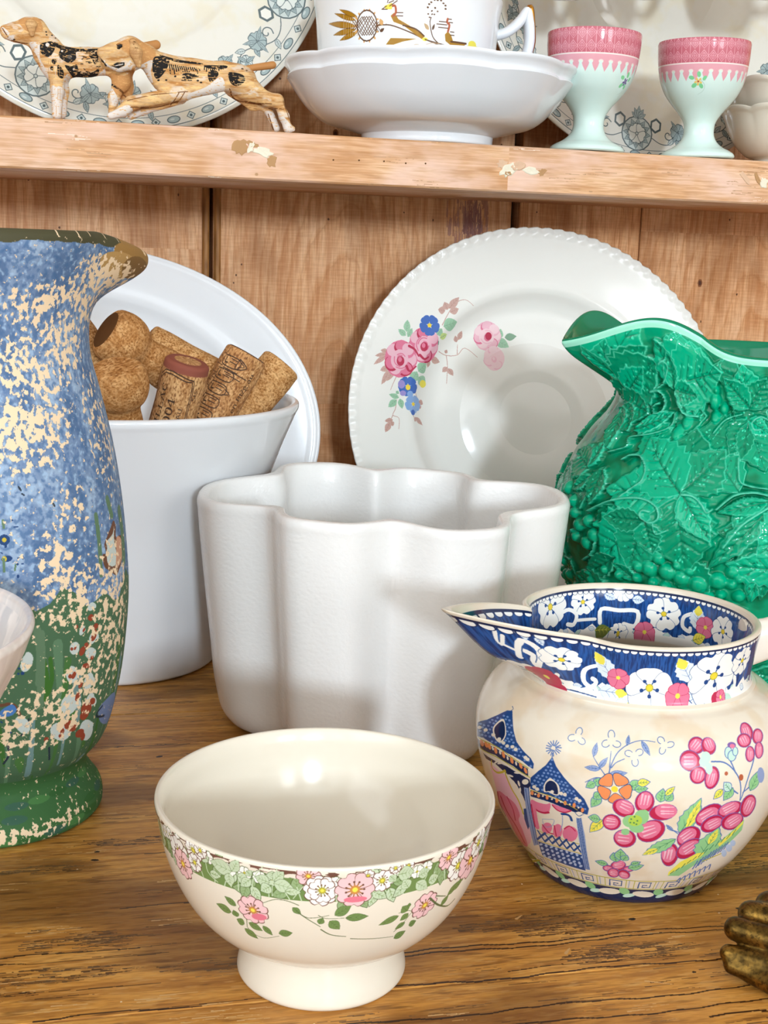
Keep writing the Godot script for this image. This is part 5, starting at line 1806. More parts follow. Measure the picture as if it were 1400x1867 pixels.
# Lettering printed on the texture, laid out from a text mesh; rot turns it, size is the cap height in texture pixels.
func letters(p: Paint, words: String, at: Vector2, size: float, rot: float, c: Color, squeeze := 1.0, serif := true) -> void:
	var t := TextMesh.new()
	var f := SystemFont.new()
	f.font_names = PackedStringArray(["Droid Serif" if serif else "Droid Sans"])
	t.font = f
	t.text = words
	t.font_size = 64
	t.pixel_size = 1.0 / 46.0
	t.depth = 0.0
	t.curve_step = 2.0
	var s := t.surface_get_arrays(0)
	var v: PackedVector3Array = s[Mesh.ARRAY_VERTEX]
	var ix: PackedInt32Array = s[Mesh.ARRAY_INDEX] if s[Mesh.ARRAY_INDEX] != null else PackedInt32Array(range(v.size()))
	for k in ix.size() / 3:
		var q := PackedVector2Array()
		for e in 3:
			var z := v[ix[k * 3 + e]]
			q.append(at + Vector2(z.x * squeeze, -z.y).rotated(rot) * size)
		p.poly(q, c)


func paint_corks() -> void:
	for k in [["cork_coarse", true, 600], ["cork_plain", false, 620]]:
		var m := mat(k[0], Color.WHITE, 0.85, cork_picture(k[1], k[2]).texture(), 0.2)
		m.texture_repeat = true
		m.uv1_triplanar = true
		m.uv1_scale = Vector3(15.0, 30.0, 15.0)
	var ink := Color("3a2416")
	# u runs once round (512 px), the cork's length is the height (top of the picture is the upper end)
	var a := Paint.new(512, 256, Color.WHITE, 2)
	a.im = cork_picture(false, 640).im
	a.im.resize(1024, 512)
	a.fill([0, 18, 512, 18, 512, 44, 0, 44], Color("8c4a38"))
	for k in 40:
		a.oval(k * 13.0, 44, 9, 4, Color("8c4a38"))
	for x in [[176, 322], [182, 316]]:
		a.brush([x[0], 252, x[0], 66 if x[0] == 176 else 72, x[1] - 26, 56 if x[0] == 176 else 62, x[1], 82, x[1], 252], 2.6, ink)
	letters(a, "PAUILLAC", Vector2(214, 160), 22, -PI / 2, ink, 1.05)
	letters(a, "2004", Vector2(254, 150), 26, -PI / 2, ink, 1.05)
	letters(a, "CHATEAU", Vector2(292, 170), 15, -PI / 2, ink, 1.0, false)
	letters(a, "Sts", Vector2(334, 92), 14, -PI / 2, ink, 1.0, false)
	china("cork_town", Color.WHITE, 0.8, a.texture()).texture_repeat = true
	var b := Paint.new(512, 256, Color.WHITE, 2)
	b.im = cork_picture(true, 660).im
	b.im.resize(1024, 512)
	b.fill([0, 16, 512, 16, 512, 30, 0, 30], Color("5e3a22"))
	# the castle, its towers upright when the cork lies on its side
	for k in [[190, 84, 30, 26], [214, 96, 22, 18], [232, 86, 26, 22]]:
		b.brush([k[0], k[1], k[0] + 60, k[1]], 2.0, ink)
	for k in 6:
		var y := 54.0 + k * 34.0
		b.brush([176, y, 240, y, 240, y + 22, 176, y + 22, 176, y], 2.4, ink)
		b.brush([186, y + 6, 186, y + 16, 198, y + 16], 3.4, ink)
		b.brush([206, y + 4, 232, y + 4], 2.0, ink)
		b.brush([206, y + 12, 232, y + 12], 2.0, ink)
	b.brush([236, 50, 272, 62, 236, 76, 236, 50], 2.6, ink)
	b.brush([242, 56, 262, 62, 242, 70], 2.0, ink)
	b.brush([240, 128, 262, 134, 240, 142], 2.4, ink)
	for k in 30:
		b.brush([120 + (k * 37) % 56, 44 + k * 7, 150 + (k * 23) % 40, 46 + k * 7], 2.2, Color("6b4426"))
	letters(b, "MIS en Bt/g au", Vector2(306, 140), 18, -PI / 2, ink, 0.9, false)
	china("cork_castle", Color.WHITE, 0.8, b.texture()).texture_repeat = true


func paint_hounds() -> void:
	for k in [["hound_paint_a", 768, 582, 700], ["hound_paint_b", 1024, 431, 720]]:
		var p := Paint.new(k[1], k[2], RAWWOOD, 1)
		lay(p.im, noise_image(k[1], k[2], 6, 1, 0.03, k[3], 4), [[0.3, Color(0.70, 0.46, 0.22, 0.7)], [0.5, Color(0.7, 0.5, 0.3, 0.0)], [0.68, Color(0.93, 0.77, 0.52, 0.8)]])
		lay(p.im, noise_image(k[1], k[2], 2, 1, 0.012, k[3] + 3, 3), [[0.62, Color(0.88, 0.82, 0.77, 0.0)], [0.72, Color(0.88, 0.82, 0.77, 0.7)]])
		if k[3] == 700:
			paint_hound_standing(p)
		else:
			paint_hound_running(p)
		# rubbed places
		lay(p.im, noise_image(k[1], k[2], 3, 1, 0.09, k[3] + 5, 3), [[0.66, Color(0.85, 0.66, 0.42, 0.0)], [0.69, Color(0.85, 0.66, 0.42, 0.9)]])
		var m := china(k[0], Color.WHITE, 0.7, p.texture())
		m.metallic_specular = 0.25
	var t := wood(256, 256, 740, Color("d2a266"), Color("99683a"), Color("e8c695"), 6.0, 0.06)
	mat("ear_wood", Color.WHITE, 0.7, tex(t))
	M.ear_wood.uv1_triplanar = true
	M.ear_wood.uv1_scale = Vector3.ONE * 40.0
	mat("tail_wood", Color("b57c42"), 0.7)


func pv(a: Array) -> PackedVector2Array:
	var p := PackedVector2Array()
	for i in a.size() / 2:
		p.append(Vector2(a[i * 2], a[i * 2 + 1]))
	return p


const VINE_LEAVES := [
	[407, 256, 112, -1.61, 1.00], [410, 252, 98, -0.89, 0.80], [405, 260, 149, 3.05, 0.62], [405, 260, 133, -2.39, 0.70], [404, 263, 144, 1.40, 0.72], [408, 260, 96, 0.94, 0.50], [353, 320, 127, 2.37, 0.90], [353, 318, 99, 1.86, 0.80], [353, 320, 60, 1.24, 0.80], [350, 318, 81, 3.05, 0.50], [212, 83, 105, -0.73, 0.85], [212, 83, 65, -1.11, 0.60], [212, 83, 90, -0.39, 0.50], [217, 80, 56, -1.77, 0.35], [212, 100, 100, -0.33, 0.70], [212, 100, 70, -0.40, 0.50], [183, 117, 89, 0.17, 0.60], [179, 124, 73, 0.63, 0.60], [165, 125, 92, 1.04, 0.50], [249, 162, 95, -0.38, 0.30], [332, 97, 96, -0.72, 0.90], [332, 97, 122, -0.42, 0.70], [332, 99, 59, 0.00, 0.50], [332, 97, 62, -1.93, 0.60], [332, 97, 43, -1.65, 0.60], [511, 104, 84, -1.87, 0.80], [511, 104, 68, -1.08, 0.80], [511, 101, 77, -2.51, 0.60], [509, 123, 67, 2.02, 0.80], [513, 125, 89, 1.19, 0.80], [512, 128, 64, 1.74, 0.50], [513, 123, 48, 0.46, 0.60], [182, 245, 58, -1.41, 0.60], [185, 249, 87, -2.84, 0.70], [200, 260, 53, 2.44, 0.50], [229, 237, 75, 1.63, 0.60], [550, 274, 143, 2.21, 0.26], [550, 260, 83, 2.83, 0.30], [553, 334, 118, 1.72, 0.40], [552, 318, 88, 2.19, 0.26], [557, 369, 75, 1.63, 0.30], [296, 401, 108, 2.55, 0.40], [338, 436, 53, -2.68, 0.50]]
const VINE_GRAPES := [
	[377, 137, 12.9, 14.3], [363, 156, 13.5, 14.9], [431, 98, 13.7, 15.1], [433, 80, 7.1, 7.9], [438, 124, 11.1, 12.3], [454, 108, 10.1, 11.1], [363, 409, 15.2, 16.8], [395, 409, 15.2, 16.8], [381, 385, 11.1, 12.2], [420, 417, 14.1, 15.6], [343, 409, 11.2, 12.3], [449, 425, 15.2, 16.8], [481, 413, 14.7, 16.3], [502, 393, 10.5, 11.6], [503, 417, 9.5, 10.5], [487, 440, 8.7, 9.7], [198, 358, 13.3, 14.7], [226, 344, 12.5, 13.8], [242, 369, 13.9, 15.3], [222, 389, 13.8, 15.2], [189, 385, 11.4, 12.6], [252, 344, 7.2, 8.0], [139, 294, 13.6, 15.1], [172, 315, 11.9, 13.2], [182, 337, 11.8, 13.0], [370, 436, 10.3, 11.4], [339, 433, 9.3, 10.3], [514, 405, 8.3, 9.2], [434, 401, 7.7, 8.5], [413, 393, 7.2, 8.0], [301, 436, 10.1, 11.2], [268, 433, 9.7, 10.8], [468, 448, 10.6, 11.8], [517, 440, 10.5, 11.6], [436, 454, 10.5, 11.6], [392, 440, 11.2, 12.4]]
const VINE_TENDRILS := [
	[4.9, [269, 216, 285, 205, 311, 205, 329, 223, 330, 245, 317, 260, 285, 292]], [5.3, [229, 323, 278, 292, 334, 277, 368, 286, 377, 307, 363, 318, 345, 310, 346, 298, 359, 298]], [3.1, [309, 70, 320, 66, 326, 73, 313, 91, 294, 98]], [3.9, [274, 103, 298, 102, 313, 112, 311, 124, 291, 131, 281, 122, 296, 117]], [4.1, [556, 122, 537, 116, 520, 126, 524, 138, 539, 138]], [5.3, [408, 260, 427, 260, 444, 272, 454, 286, 462, 280]], [4.8, [551, 249, 526, 245, 494, 253, 468, 280]], [4.0, [551, 269, 512, 301, 485, 347]], [3.8, [497, 188, 499, 209, 507, 231, 550, 238]], [3.2, [369, 318, 375, 337, 393, 328]], [4.5, [337, 100, 347, 116, 369, 126, 399, 126]], [3.6, [221, 209, 265, 191, 256, 176, 307, 163, 341, 147, 342, 126]], [1.3, [182, 13, 219, 8, 254, 8, 300, 15]], [3.4, [440, 151, 461, 126, 496, 114]], [4.2, [251, 382, 239, 406, 208, 429]], [4.2, [183, 370, 170, 394]]]

func flat_list(a: Array) -> PackedVector2Array:
	return pv(a)


func paint_jug_body(b: Paint) -> void:
	var yt := 443.0
	var yb := 480.0
	b.fill([0, int(yb) + 3, 2048, int(yb) + 3, 2048, 546, 0, 546], DEEP)
	b.fill([0, int(yt), 2048, int(yt), 2048, int(yb) + 3, 0, int(yb) + 3], CREAM)
	for k in 26:
		var x := k * 78.77
		var q := (yb - yt) / 4.0
		b.line(flat_list([x, yb - q * 0.5, x, yt + q * 0.7, x + 32, yt + q * 0.7, x + 32, yb - q, x + 11, yb - q, x + 11, yt + q * 2.0, x + 22, yt + q * 2.0]), 3.6, NAVY)
		for s in [44, 52, 66]:
			b.brush([x + s, yt, x + s, yb], 2.0, OLIVE if s != 52 else SLATE)
	b.brush([0, yt, 2048, yt], 3.0, OLIVE)
	b.brush([0, yb, 2048, yb], 3.0, OLIVE)
	for k in 20:
		var x := k * 102.4 + 30.0
		b.oval(x, yb + 22, 34, 13, CREAM, 0.15 * sin(k * 2.0))
		b.oval(x + 44, yb + 14, 17, 13, GREEN, 0.5)
		b.oval(x + 60, yb + 30, 20, 8, MINT, -0.3)
	b.fill([868, 158, 928, 129, 963, 105, 986, 86, 1002, 81, 1016, 97, 1029, 114, 1047, 134, 1068, 145, 1088, 153, 1097, 162, 1096, 173, 1084, 171, 1068, 166, 1041, 164, 1002, 166, 960, 166, 921, 171, 860, 192], NAVY)
	b.oval(894, 151, 12.6, 2.2, TILE, 2.80)
	b.oval(909, 153, 10.0, 2.2, TILE, 2.79)
	b.oval(896, 166, 13.4, 2.2, TILE, 2.77)
	b.oval(910, 169, 10.8, 2.2, TILE, 2.77)
	b.oval(918, 145, 8.1, 2.2, TILE, 2.83)
	b.oval(931, 147, 7.1, 2.2, TILE, 2.81)
	b.oval(924, 158, 8.1, 2.1, TILE, 2.82)
	b.oval(933, 162, 7.6, 2.2, TILE, 2.79)
	b.oval(943, 129, 5.8, 2.2, TILE, 2.88)
	b.oval(940, 138, 6.5, 2.1, TILE, 2.85)
	b.oval(950, 142, 6.2, 2.1, TILE, 2.82)
	b.oval(945, 151, 6.5, 2.2, TILE, 2.82)
	b.oval(954, 156, 6.4, 2.2, TILE, 2.81)
	b.oval(950, 121, 5.6, 2.0, TILE, 2.88)
	b.oval(960, 125, 5.4, 2.2, TILE, 2.86)
	b.oval(958, 134, 5.6, 2.1, TILE, 2.85)
	b.oval(967, 138, 5.4, 2.1, TILE, 2.84)
	b.oval(963, 147, 5.6, 2.2, TILE, 2.82)
	b.oval(971, 151, 5.5, 2.2, TILE, 2.80)
	b.oval(965, 162, 6.0, 2.1, TILE, 2.78)
	b.oval(966, 110, 4.9, 2.2, TILE, 2.93)
	b.oval(965, 118, 5.0, 2.2, TILE, 2.93)
	b.oval(975, 123, 4.9, 2.2, TILE, 2.90)
	b.oval(972, 132, 4.9, 2.3, TILE, 2.87)
	b.oval(981, 136, 4.9, 2.3, TILE, 2.86)
	b.oval(978, 145, 5.0, 2.2, TILE, 2.84)
	b.oval(986, 149, 4.9, 2.2, TILE, 2.83)
	b.oval(981, 158, 5.0, 2.1, TILE, 2.82)
	b.oval(980, 108, 4.6, 2.2, TILE, 3.00)
	b.oval(980, 114, 4.6, 2.1, TILE, 2.98)
	b.oval(989, 118, 4.4, 2.1, TILE, 2.95)
	b.oval(988, 127, 4.7, 2.1, TILE, 2.87)
	b.oval(996, 132, 4.4, 2.1, TILE, 2.91)
	b.oval(993, 140, 4.5, 2.2, TILE, 2.89)
	b.oval(1001, 145, 4.4, 2.2, TILE, 2.86)
	b.oval(997, 153, 4.8, 2.1, TILE, 2.80)
	b.oval(1002, 160, 4.8, 2.1, TILE, 2.79)
	b.oval(984, 99, 4.6, 2.0, TILE, 3.00)
	b.oval(995, 103, 4.4, 1.9, TILE, 2.97)
	b.oval(993, 112, 4.4, 2.1, TILE, 2.97)
	b.oval(1002, 116, 4.2, 2.1, TILE, 2.94)
	b.oval(1001, 125, 4.4, 2.1, TILE, 2.85)
	b.oval(1009, 129, 4.3, 2.1, TILE, 2.90)
	b.oval(1006, 138, 4.3, 2.0, TILE, 2.89)
	b.oval(1014, 142, 4.3, 2.2, TILE, 2.84)
	b.oval(1010, 151, 4.3, 2.2, TILE, 2.84)
	b.oval(1015, 158, 4.3, 2.1, TILE, 2.82)
	b.oval(997, 97, 4.3, 2.2, TILE, 3.01)
	b.oval(1007, 101, 4.1, 2.2, TILE, 2.98)
	b.oval(1006, 110, 4.1, 2.1, TILE, 3.05)
	b.oval(1015, 114, 4.1, 2.1, TILE, 2.93)
	b.oval(1013, 123, 4.0, 2.0, TILE, 3.00)
	b.oval(1021, 127, 4.1, 2.1, TILE, 2.89)
	b.oval(1019, 136, 4.0, 2.0, TILE, 2.95)
	b.oval(1025, 140, 4.1, 2.2, TILE, 2.82)
	b.oval(1022, 149, 4.2, 2.1, TILE, 2.82)
	b.oval(1029, 153, 4.0, 2.1, TILE, 2.78)
	b.oval(1019, 108, 3.8, 2.1, TILE, 3.02)
	b.oval(1025, 121, 3.8, 2.1, TILE, 2.99)
	b.oval(1033, 125, 3.8, 2.3, TILE, 2.84)
	b.oval(1031, 134, 3.7, 2.0, TILE, 2.95)
	b.oval(1038, 138, 3.9, 2.2, TILE, 2.80)
	b.oval(1034, 147, 4.0, 2.1, TILE, 2.80)
	b.oval(1040, 153, 3.9, 2.1, TILE, 2.77)
	b.oval(1046, 145, 3.9, 2.1, TILE, 2.77)
	b.oval(1051, 151, 3.7, 2.1, TILE, 2.84)
	b.oval(1047, 160, 3.8, 2.1, TILE, 2.84)
	b.oval(1056, 145, 3.6, 2.2, TILE, 2.87)
	b.oval(1062, 149, 3.5, 2.1, TILE, 2.82)
	b.oval(1058, 158, 3.5, 2.1, TILE, 2.80)
	b.oval(1069, 156, 3.3, 2.1, TILE, 2.91)
	b.oval(1074, 162, 3.5, 2.3, TILE, 2.70)
	b.oval(1079, 156, 3.3, 2.1, TILE, 2.76)
	b.oval(1084, 160, 3.2, 2.1, TILE, 2.88)
	b.oval(1090, 169, 3.4, 2.3, TILE, 2.67)
	b.blob([962, 138, 969, 121, 986, 105, 1002, 114, 1012, 132, 1001, 151, 980, 153], CREAM)
	b.blob([968, 136, 973, 123, 987, 110, 1000, 116, 1008, 132, 1000, 147, 982, 149], DEEP)
	b.oval(887, 162, 20.5, 3.6, CREAM, 2.77)
	b.oval(930, 151, 12.2, 3.6, CREAM, 2.76)
	b.oval(1037, 147, 6.3, 3.4, CREAM, 2.68)
	b.oval(1047, 149, 6.2, 3.4, CREAM, 2.66)
	b.oval(1075, 156, 5.5, 3.4, CREAM, 2.66)
	b.oval(1081, 158, 5.4, 3.4, CREAM, 2.64)
	b.oval(1021, 151, 6.6, 3.4, CREAM, 2.72)
	b.oval(1008, 149, 6.8, 3.5, CREAM, 2.75)
	b.oval(992, 147, 7.5, 3.6, CREAM, 2.75)
	b.oval(968, 147, 8.6, 3.6, CREAM, 2.75)
	b.fill([1090, 195, 1107, 175, 1125, 156, 1137, 136, 1148, 153, 1167, 171, 1189, 189, 1208, 208, 1217, 229, 1214, 245, 1208, 245, 1194, 239, 1170, 229, 1145, 223, 1117, 223, 1087, 223], NAVY)
	b.oval(1094, 208, 3.9, 2.3, TILE, 2.48)
	b.oval(1105, 189, 3.4, 2.4, TILE, 2.52)
	b.oval(1100, 198, 3.5, 2.4, TILE, 2.50)
	b.oval(1103, 208, 3.4, 2.2, TILE, 2.63)
	b.oval(1099, 217, 3.9, 2.3, TILE, 2.48)
	b.oval(1109, 183, 3.2, 2.2, TILE, 2.65)
	b.oval(1113, 189, 3.4, 2.3, TILE, 2.50)
	b.oval(1109, 198, 3.2, 2.5, TILE, 2.52)
	b.oval(1113, 204, 3.5, 2.4, TILE, 2.49)
	b.oval(1108, 217, 3.5, 2.4, TILE, 2.49)
	b.oval(1122, 173, 3.0, 2.2, TILE, 2.75)
	b.oval(1119, 180, 3.2, 2.2, TILE, 2.65)
	b.oval(1122, 189, 3.3, 2.1, TILE, 2.61)
	b.oval(1118, 198, 3.4, 2.3, TILE, 2.42)
	b.oval(1122, 204, 3.1, 2.5, TILE, 2.46)
	b.oval(1118, 214, 3.5, 2.4, TILE, 2.49)
	b.oval(1130, 158, 2.9, 2.1, TILE, 2.78)
	b.oval(1126, 166, 2.9, 2.1, TILE, 2.81)
	b.oval(1131, 171, 2.9, 2.2, TILE, 2.75)
	b.oval(1128, 180, 2.8, 2.3, TILE, 2.76)
	b.oval(1132, 186, 3.3, 2.3, TILE, 2.52)
	b.oval(1128, 195, 3.2, 2.2, TILE, 2.54)
	b.oval(1131, 204, 3.1, 2.5, TILE, 2.48)
	b.oval(1127, 214, 3.1, 2.5, TILE, 2.46)
	b.oval(1137, 142, 2.8, 2.1, TILE, 2.83)
	b.oval(1135, 151, 2.8, 1.9, TILE, 3.01)
	b.oval(1138, 158, 2.8, 2.1, TILE, 2.78)
	b.oval(1136, 164, 2.9, 2.1, TILE, 2.78)
	b.oval(1139, 171, 2.9, 2.1, TILE, 2.68)
	b.oval(1136, 180, 2.9, 2.4, TILE, 2.54)
	b.oval(1140, 186, 3.0, 2.4, TILE, 2.58)
	b.oval(1137, 195, 3.2, 2.2, TILE, 2.54)
	b.oval(1139, 204, 3.2, 2.1, TILE, 2.53)
	b.oval(1136, 214, 3.1, 2.5, TILE, 2.46)
	b.oval(1144, 164, 2.9, 2.1, TILE, 2.75)
	b.oval(1148, 171, 2.8, 2.2, TILE, 2.94)
	b.oval(1145, 180, 2.8, 2.5, TILE, 2.59)
	b.oval(1149, 186, 2.9, 2.3, TILE, 2.51)
	b.oval(1145, 195, 3.0, 2.4, TILE, 2.33)
	b.oval(1149, 201, 3.2, 2.1, TILE, 2.49)
	b.oval(1144, 214, 3.4, 2.3, TILE, 2.37)
	b.oval(1148, 220, 3.1, 2.5, TILE, 2.41)
	b.oval(1152, 164, 2.9, 2.1, TILE, 2.75)
	b.oval(1156, 171, 2.6, 2.4, TILE, 2.53)
	b.oval(1153, 180, 2.9, 2.1, TILE, 2.65)
	b.oval(1157, 186, 2.9, 2.4, TILE, 2.54)
	b.oval(1154, 195, 3.0, 2.4, TILE, 2.33)
	b.oval(1157, 201, 3.1, 2.2, TILE, 2.50)
	b.oval(1153, 214, 3.3, 2.3, TILE, 2.33)
	b.oval(1156, 220, 3.1, 2.4, TILE, 2.40)
	b.oval(1161, 180, 2.8, 2.1, TILE, 2.61)
	b.oval(1165, 186, 2.9, 2.4, TILE, 2.54)
	b.oval(1162, 195, 3.0, 2.4, TILE, 2.33)
	b.oval(1165, 201, 2.8, 2.3, TILE, 2.57)
	b.oval(1162, 211, 3.2, 2.1, TILE, 2.49)
	b.oval(1165, 220, 3.0, 2.4, TILE, 2.33)
	b.oval(1169, 180, 2.6, 2.2, TILE, 2.75)
	b.oval(1173, 186, 2.8, 2.3, TILE, 2.35)
	b.oval(1170, 195, 3.0, 2.4, TILE, 2.25)
	b.oval(1174, 201, 2.8, 2.3, TILE, 2.57)
	b.oval(1170, 211, 3.1, 2.1, TILE, 2.46)
	b.oval(1173, 220, 3.0, 2.4, TILE, 2.25)
	b.oval(1178, 195, 2.9, 2.4, TILE, 2.16)
	b.oval(1182, 201, 2.6, 2.4, TILE, 2.98)
	b.oval(1178, 214, 2.8, 2.3, TILE, 2.57)
	b.oval(1181, 220, 3.0, 2.4, TILE, 2.25)
	b.oval(1186, 195, 2.9, 2.4, TILE, 2.24)
	b.oval(1189, 204, 2.5, 2.3, TILE, 2.65)
	b.oval(1186, 214, 3.0, 2.4, TILE, 2.25)
	b.oval(1189, 220, 2.9, 2.4, TILE, 2.24)
	b.oval(1186, 229, 3.0, 2.4, TILE, 2.25)
	b.oval(1193, 214, 2.9, 2.4, TILE, 2.16)
	b.oval(1197, 220, 2.9, 2.3, TILE, 2.18)
	b.oval(1194, 229, 2.9, 2.3, TILE, 2.18)
	b.oval(1201, 214, 2.9, 2.4, TILE, 2.16)
	b.oval(1205, 220, 2.9, 2.4, TILE, 2.16)
	b.oval(1201, 229, 3.1, 2.5, TILE, 1.77)
	b.oval(1209, 232, 2.9, 2.4, TILE, 2.24)
	b.blob([1121, 217, 1123, 198, 1135, 180, 1146, 183, 1156, 192, 1156, 211, 1146, 217, 1133, 214], CREAM)
	b.blob([1125, 214, 1126, 198, 1135, 186, 1146, 186, 1152, 195, 1153, 211, 1145, 214, 1134, 211], DEEP)
	b.oval(1105, 217, 6.0, 3.7, CREAM, 2.42)
	b.oval(1168, 208, 5.1, 3.7, CREAM, 2.23)
	b.oval(1160, 208, 5.1, 3.7, CREAM, 2.23)
	b.oval(1192, 211, 5.0, 3.7, CREAM, 2.16)
	b.oval(1198, 214, 4.9, 3.6, CREAM, 2.11)
	b.oval(1098, 214, 6.1, 3.8, CREAM, 2.45)
	b.oval(1140, 211, 5.6, 3.6, CREAM, 2.29)
	b.fill([856, 198, 980, 169, 1041, 171, 1083, 177, 1084, 195, 1042, 186, 981, 186, 865, 214], DEEP)
	b.oval(908, 189, 17.6, 7.4, ORANGE, 2.86)
	b.oval(937, 180, 10.9, 6.5, ORANGE, 3.05)
	b.oval(954, 177, 8.9, 6.8, ORANGE, 3.12)
	b.oval(982, 175, 7.4, 6.4, ORANGE, 0.39)
	b.oval(1011, 173, 7.2, 5.4, ORANGE, 1.01)
	b.oval(1038, 175, 7.0, 5.2, ORANGE, 1.12)
	b.oval(1064, 177, 6.7, 4.5, ORANGE, 1.10)
	b.oval(1077, 183, 7.1, 4.3, ORANGE, 1.16)
	b.oval(970, 175, 4.9, 3.9, CREAM, -2.96)
	b.oval(999, 173, 4.4, 3.9, CREAM, 0.40)
	b.oval(1025, 175, 4.2, 3.5, CREAM, 1.02)
	b.oval(1051, 177, 4.3, 3.1, CREAM, 1.26)
	b.brush([872, 189, 979, 166, 1040, 169, 1084, 175], 2.0, OLIVE)
	b.brush([869, 214, 980, 189, 1042, 189, 1088, 195], 2.2, OLIVE)
	b.fill([913, 211, 956, 204, 1023, 195, 1068, 198, 1087, 201, 1089, 214, 1081, 226, 1070, 278, 1064, 254, 1049, 229, 1021, 214, 979, 208, 930, 217], DEEP)
	b.oval(984, 201, 14.8, 2.3, CREAM, 2.49)
	b.oval(998, 198, 13.2, 2.3, CREAM, 2.64)
	b.oval(1032, 214, 9.5, 2.7, CREAM, 2.93)
	b.oval(1038, 226, 7.0, 3.6, CREAM, -2.85)
	b.oval(1056, 223, 7.2, 3.6, CREAM, -1.73)
	b.oval(1057, 239, 8.2, 2.9, CREAM, 1.83)
	b.oval(1053, 198, 9.8, 2.2, CREAM, 2.79)
	b.oval(1075, 211, 11.0, 5.8, CREAM, 2.47)
	b.fill([948, 217, 1019, 220, 1046, 271, 1047, 319, 1064, 359, 1032, 408, 985, 448, 939, 433, 952, 326, 954, 261], BLUSH)
	b.blob([963, 285, 1003, 282, 1030, 289, 1036, 316, 1022, 340, 1021, 378, 1000, 436, 937, 457, 950, 411, 958, 359, 939, 333], ROSE)
	b.brush([969, 299, 974, 337, 993, 374, 991, 429], 8.3, CRIMSON)
	b.brush([1003, 282, 1013, 313, 1005, 348], 4.0, CRIMSON)
	b.brush([956, 292, 939, 333, 944, 366], 5.8, CRIMSON)
	b.brush([961, 208, 959, 226, 979, 229, 1004, 217, 1015, 208, 1016, 220, 1029, 248, 1044, 268, 1050, 292, 1051, 306], 4.7, OCHRE)
	b.fill([1057, 289, 1069, 282, 1068, 326, 1049, 355, 1049, 323], NAVY)
	b.fill([1070, 226, 1083, 223, 1080, 278, 1077, 340, 1066, 396, 1044, 411, 1056, 359, 1064, 302], SLATE)
	b.brush([1074, 229, 1074, 282, 1069, 344, 1058, 396], 1.7, NAVY)
	b.brush([1083, 223, 1080, 278, 1077, 340, 1066, 396], 2.0, NAVY)
	b.fill([1087, 226, 1117, 226, 1144, 226, 1169, 232, 1208, 232, 1206, 245, 1182, 245, 1143, 239, 1115, 239, 1086, 242], DEEP)
	b.oval(1091, 232, 6.5, 3.9, ORANGE, 2.01)
	b.oval(1107, 232, 6.4, 3.7, ORANGE, 1.94)
	b.oval(1128, 229, 6.2, 3.5, ORANGE, 1.85)
	b.oval(1150, 229, 6.3, 3.4, ORANGE, 1.86)
	b.oval(1168, 229, 6.1, 3.4, ORANGE, 1.76)
	b.oval(1187, 229, 6.8, 3.3, ORANGE, 1.73)
	b.oval(1204, 236, 6.1, 3.2, ORANGE, 1.74)
	b.oval(1099, 232, 3.6, 2.1, CREAM, 2.34)
	b.oval(1118, 229, 3.3, 2.1, CREAM, 2.26)
	b.oval(1139, 229, 3.2, 2.0, CREAM, 2.21)
	b.oval(1159, 229, 3.0, 2.1, CREAM, 2.11)
	b.oval(1178, 229, 2.9, 2.0, CREAM, 2.01)
	b.oval(1196, 232, 2.9, 2.0, CREAM, 2.01)
	b.brush([1087, 226, 1117, 223, 1144, 223, 1169, 229, 1194, 239], 1.7, OLIVE)
	b.brush([1086, 242, 1116, 239, 1143, 239, 1182, 245, 1206, 248], 1.5, NAVY)
	b.blob([1086, 251, 1103, 251, 1123, 248, 1135, 242, 1128, 268, 1111, 275, 1095, 271], ROSE)
	b.brush([1089, 265, 1097, 275, 1114, 275, 1128, 268], 5.0, CRIMSON)
	b.blob([1137, 242, 1158, 242, 1181, 245, 1166, 254, 1147, 254], ROSE)
	b.brush([1139, 245, 1150, 254, 1166, 254, 1180, 245], 2.9, CRIMSON)
	b.blob([1084, 254, 1095, 265, 1094, 306, 1092, 330, 1080, 333, 1080, 295], ROSE)
	b.brush([1084, 265, 1083, 295, 1080, 330], 3.6, CRIMSON)
	b.oval(1115, 319, 23.0, 11.2, ROSE, 2.17)
	b.oval(1143, 316, 24.4, 11.0, ROSE, 1.90)
	b.oval(1173, 313, 26.6, 16.2, ROSE, 2.01)
	b.brush([1105, 313, 1117, 330, 1129, 330], 3.6, CRIMSON)
	b.brush([1137, 302, 1137, 333], 3.4, CRIMSON)
	b.brush([1161, 302, 1174, 289, 1186, 299], 2.8, CRIMSON)
	b.brush([1108, 295, 1110, 316, 1130, 306, 1139, 285, 1124, 289, 1108, 295], 1.3, SLATE)
	b.brush([1159, 261, 1169, 258, 1177, 261, 1180, 271], 5.7, NAVY)
	b.brush([1160, 265, 1158, 289, 1150, 313], 1.8, SLATE)
	b.brush([1081, 340, 1142, 337, 1196, 337], 1.7, OLIVE)
	b.brush([1071, 378, 1137, 370, 1197, 370], 2.3, OLIVE)
	b.brush([1085, 340, 1097, 370], 5.0, NAVY)
	b.brush([1107, 337, 1073, 374], 5.2, NAVY)
	b.brush([1105, 340, 1120, 366], 4.8, NAVY)
	b.brush([1126, 337, 1097, 370], 4.9, NAVY)
	b.brush([1126, 337, 1139, 366], 4.5, NAVY)
	b.brush([1146, 333, 1119, 366], 4.8, NAVY)
	b.brush([1144, 337, 1158, 366], 4.5, NAVY)
	b.brush([1163, 333, 1139, 366], 4.5, NAVY)
	b.brush([1162, 337, 1176, 366], 4.4, NAVY)
	b.brush([1180, 337, 1158, 366], 4.5, NAVY)
	b.brush([1180, 337, 1194, 366], 4.1, NAVY)
	b.brush([1197, 337, 1176, 366], 4.4, NAVY)
	b.fill([1072, 381, 1136, 374, 1196, 374, 1197, 433, 1126, 433, 1062, 436], NAVY)
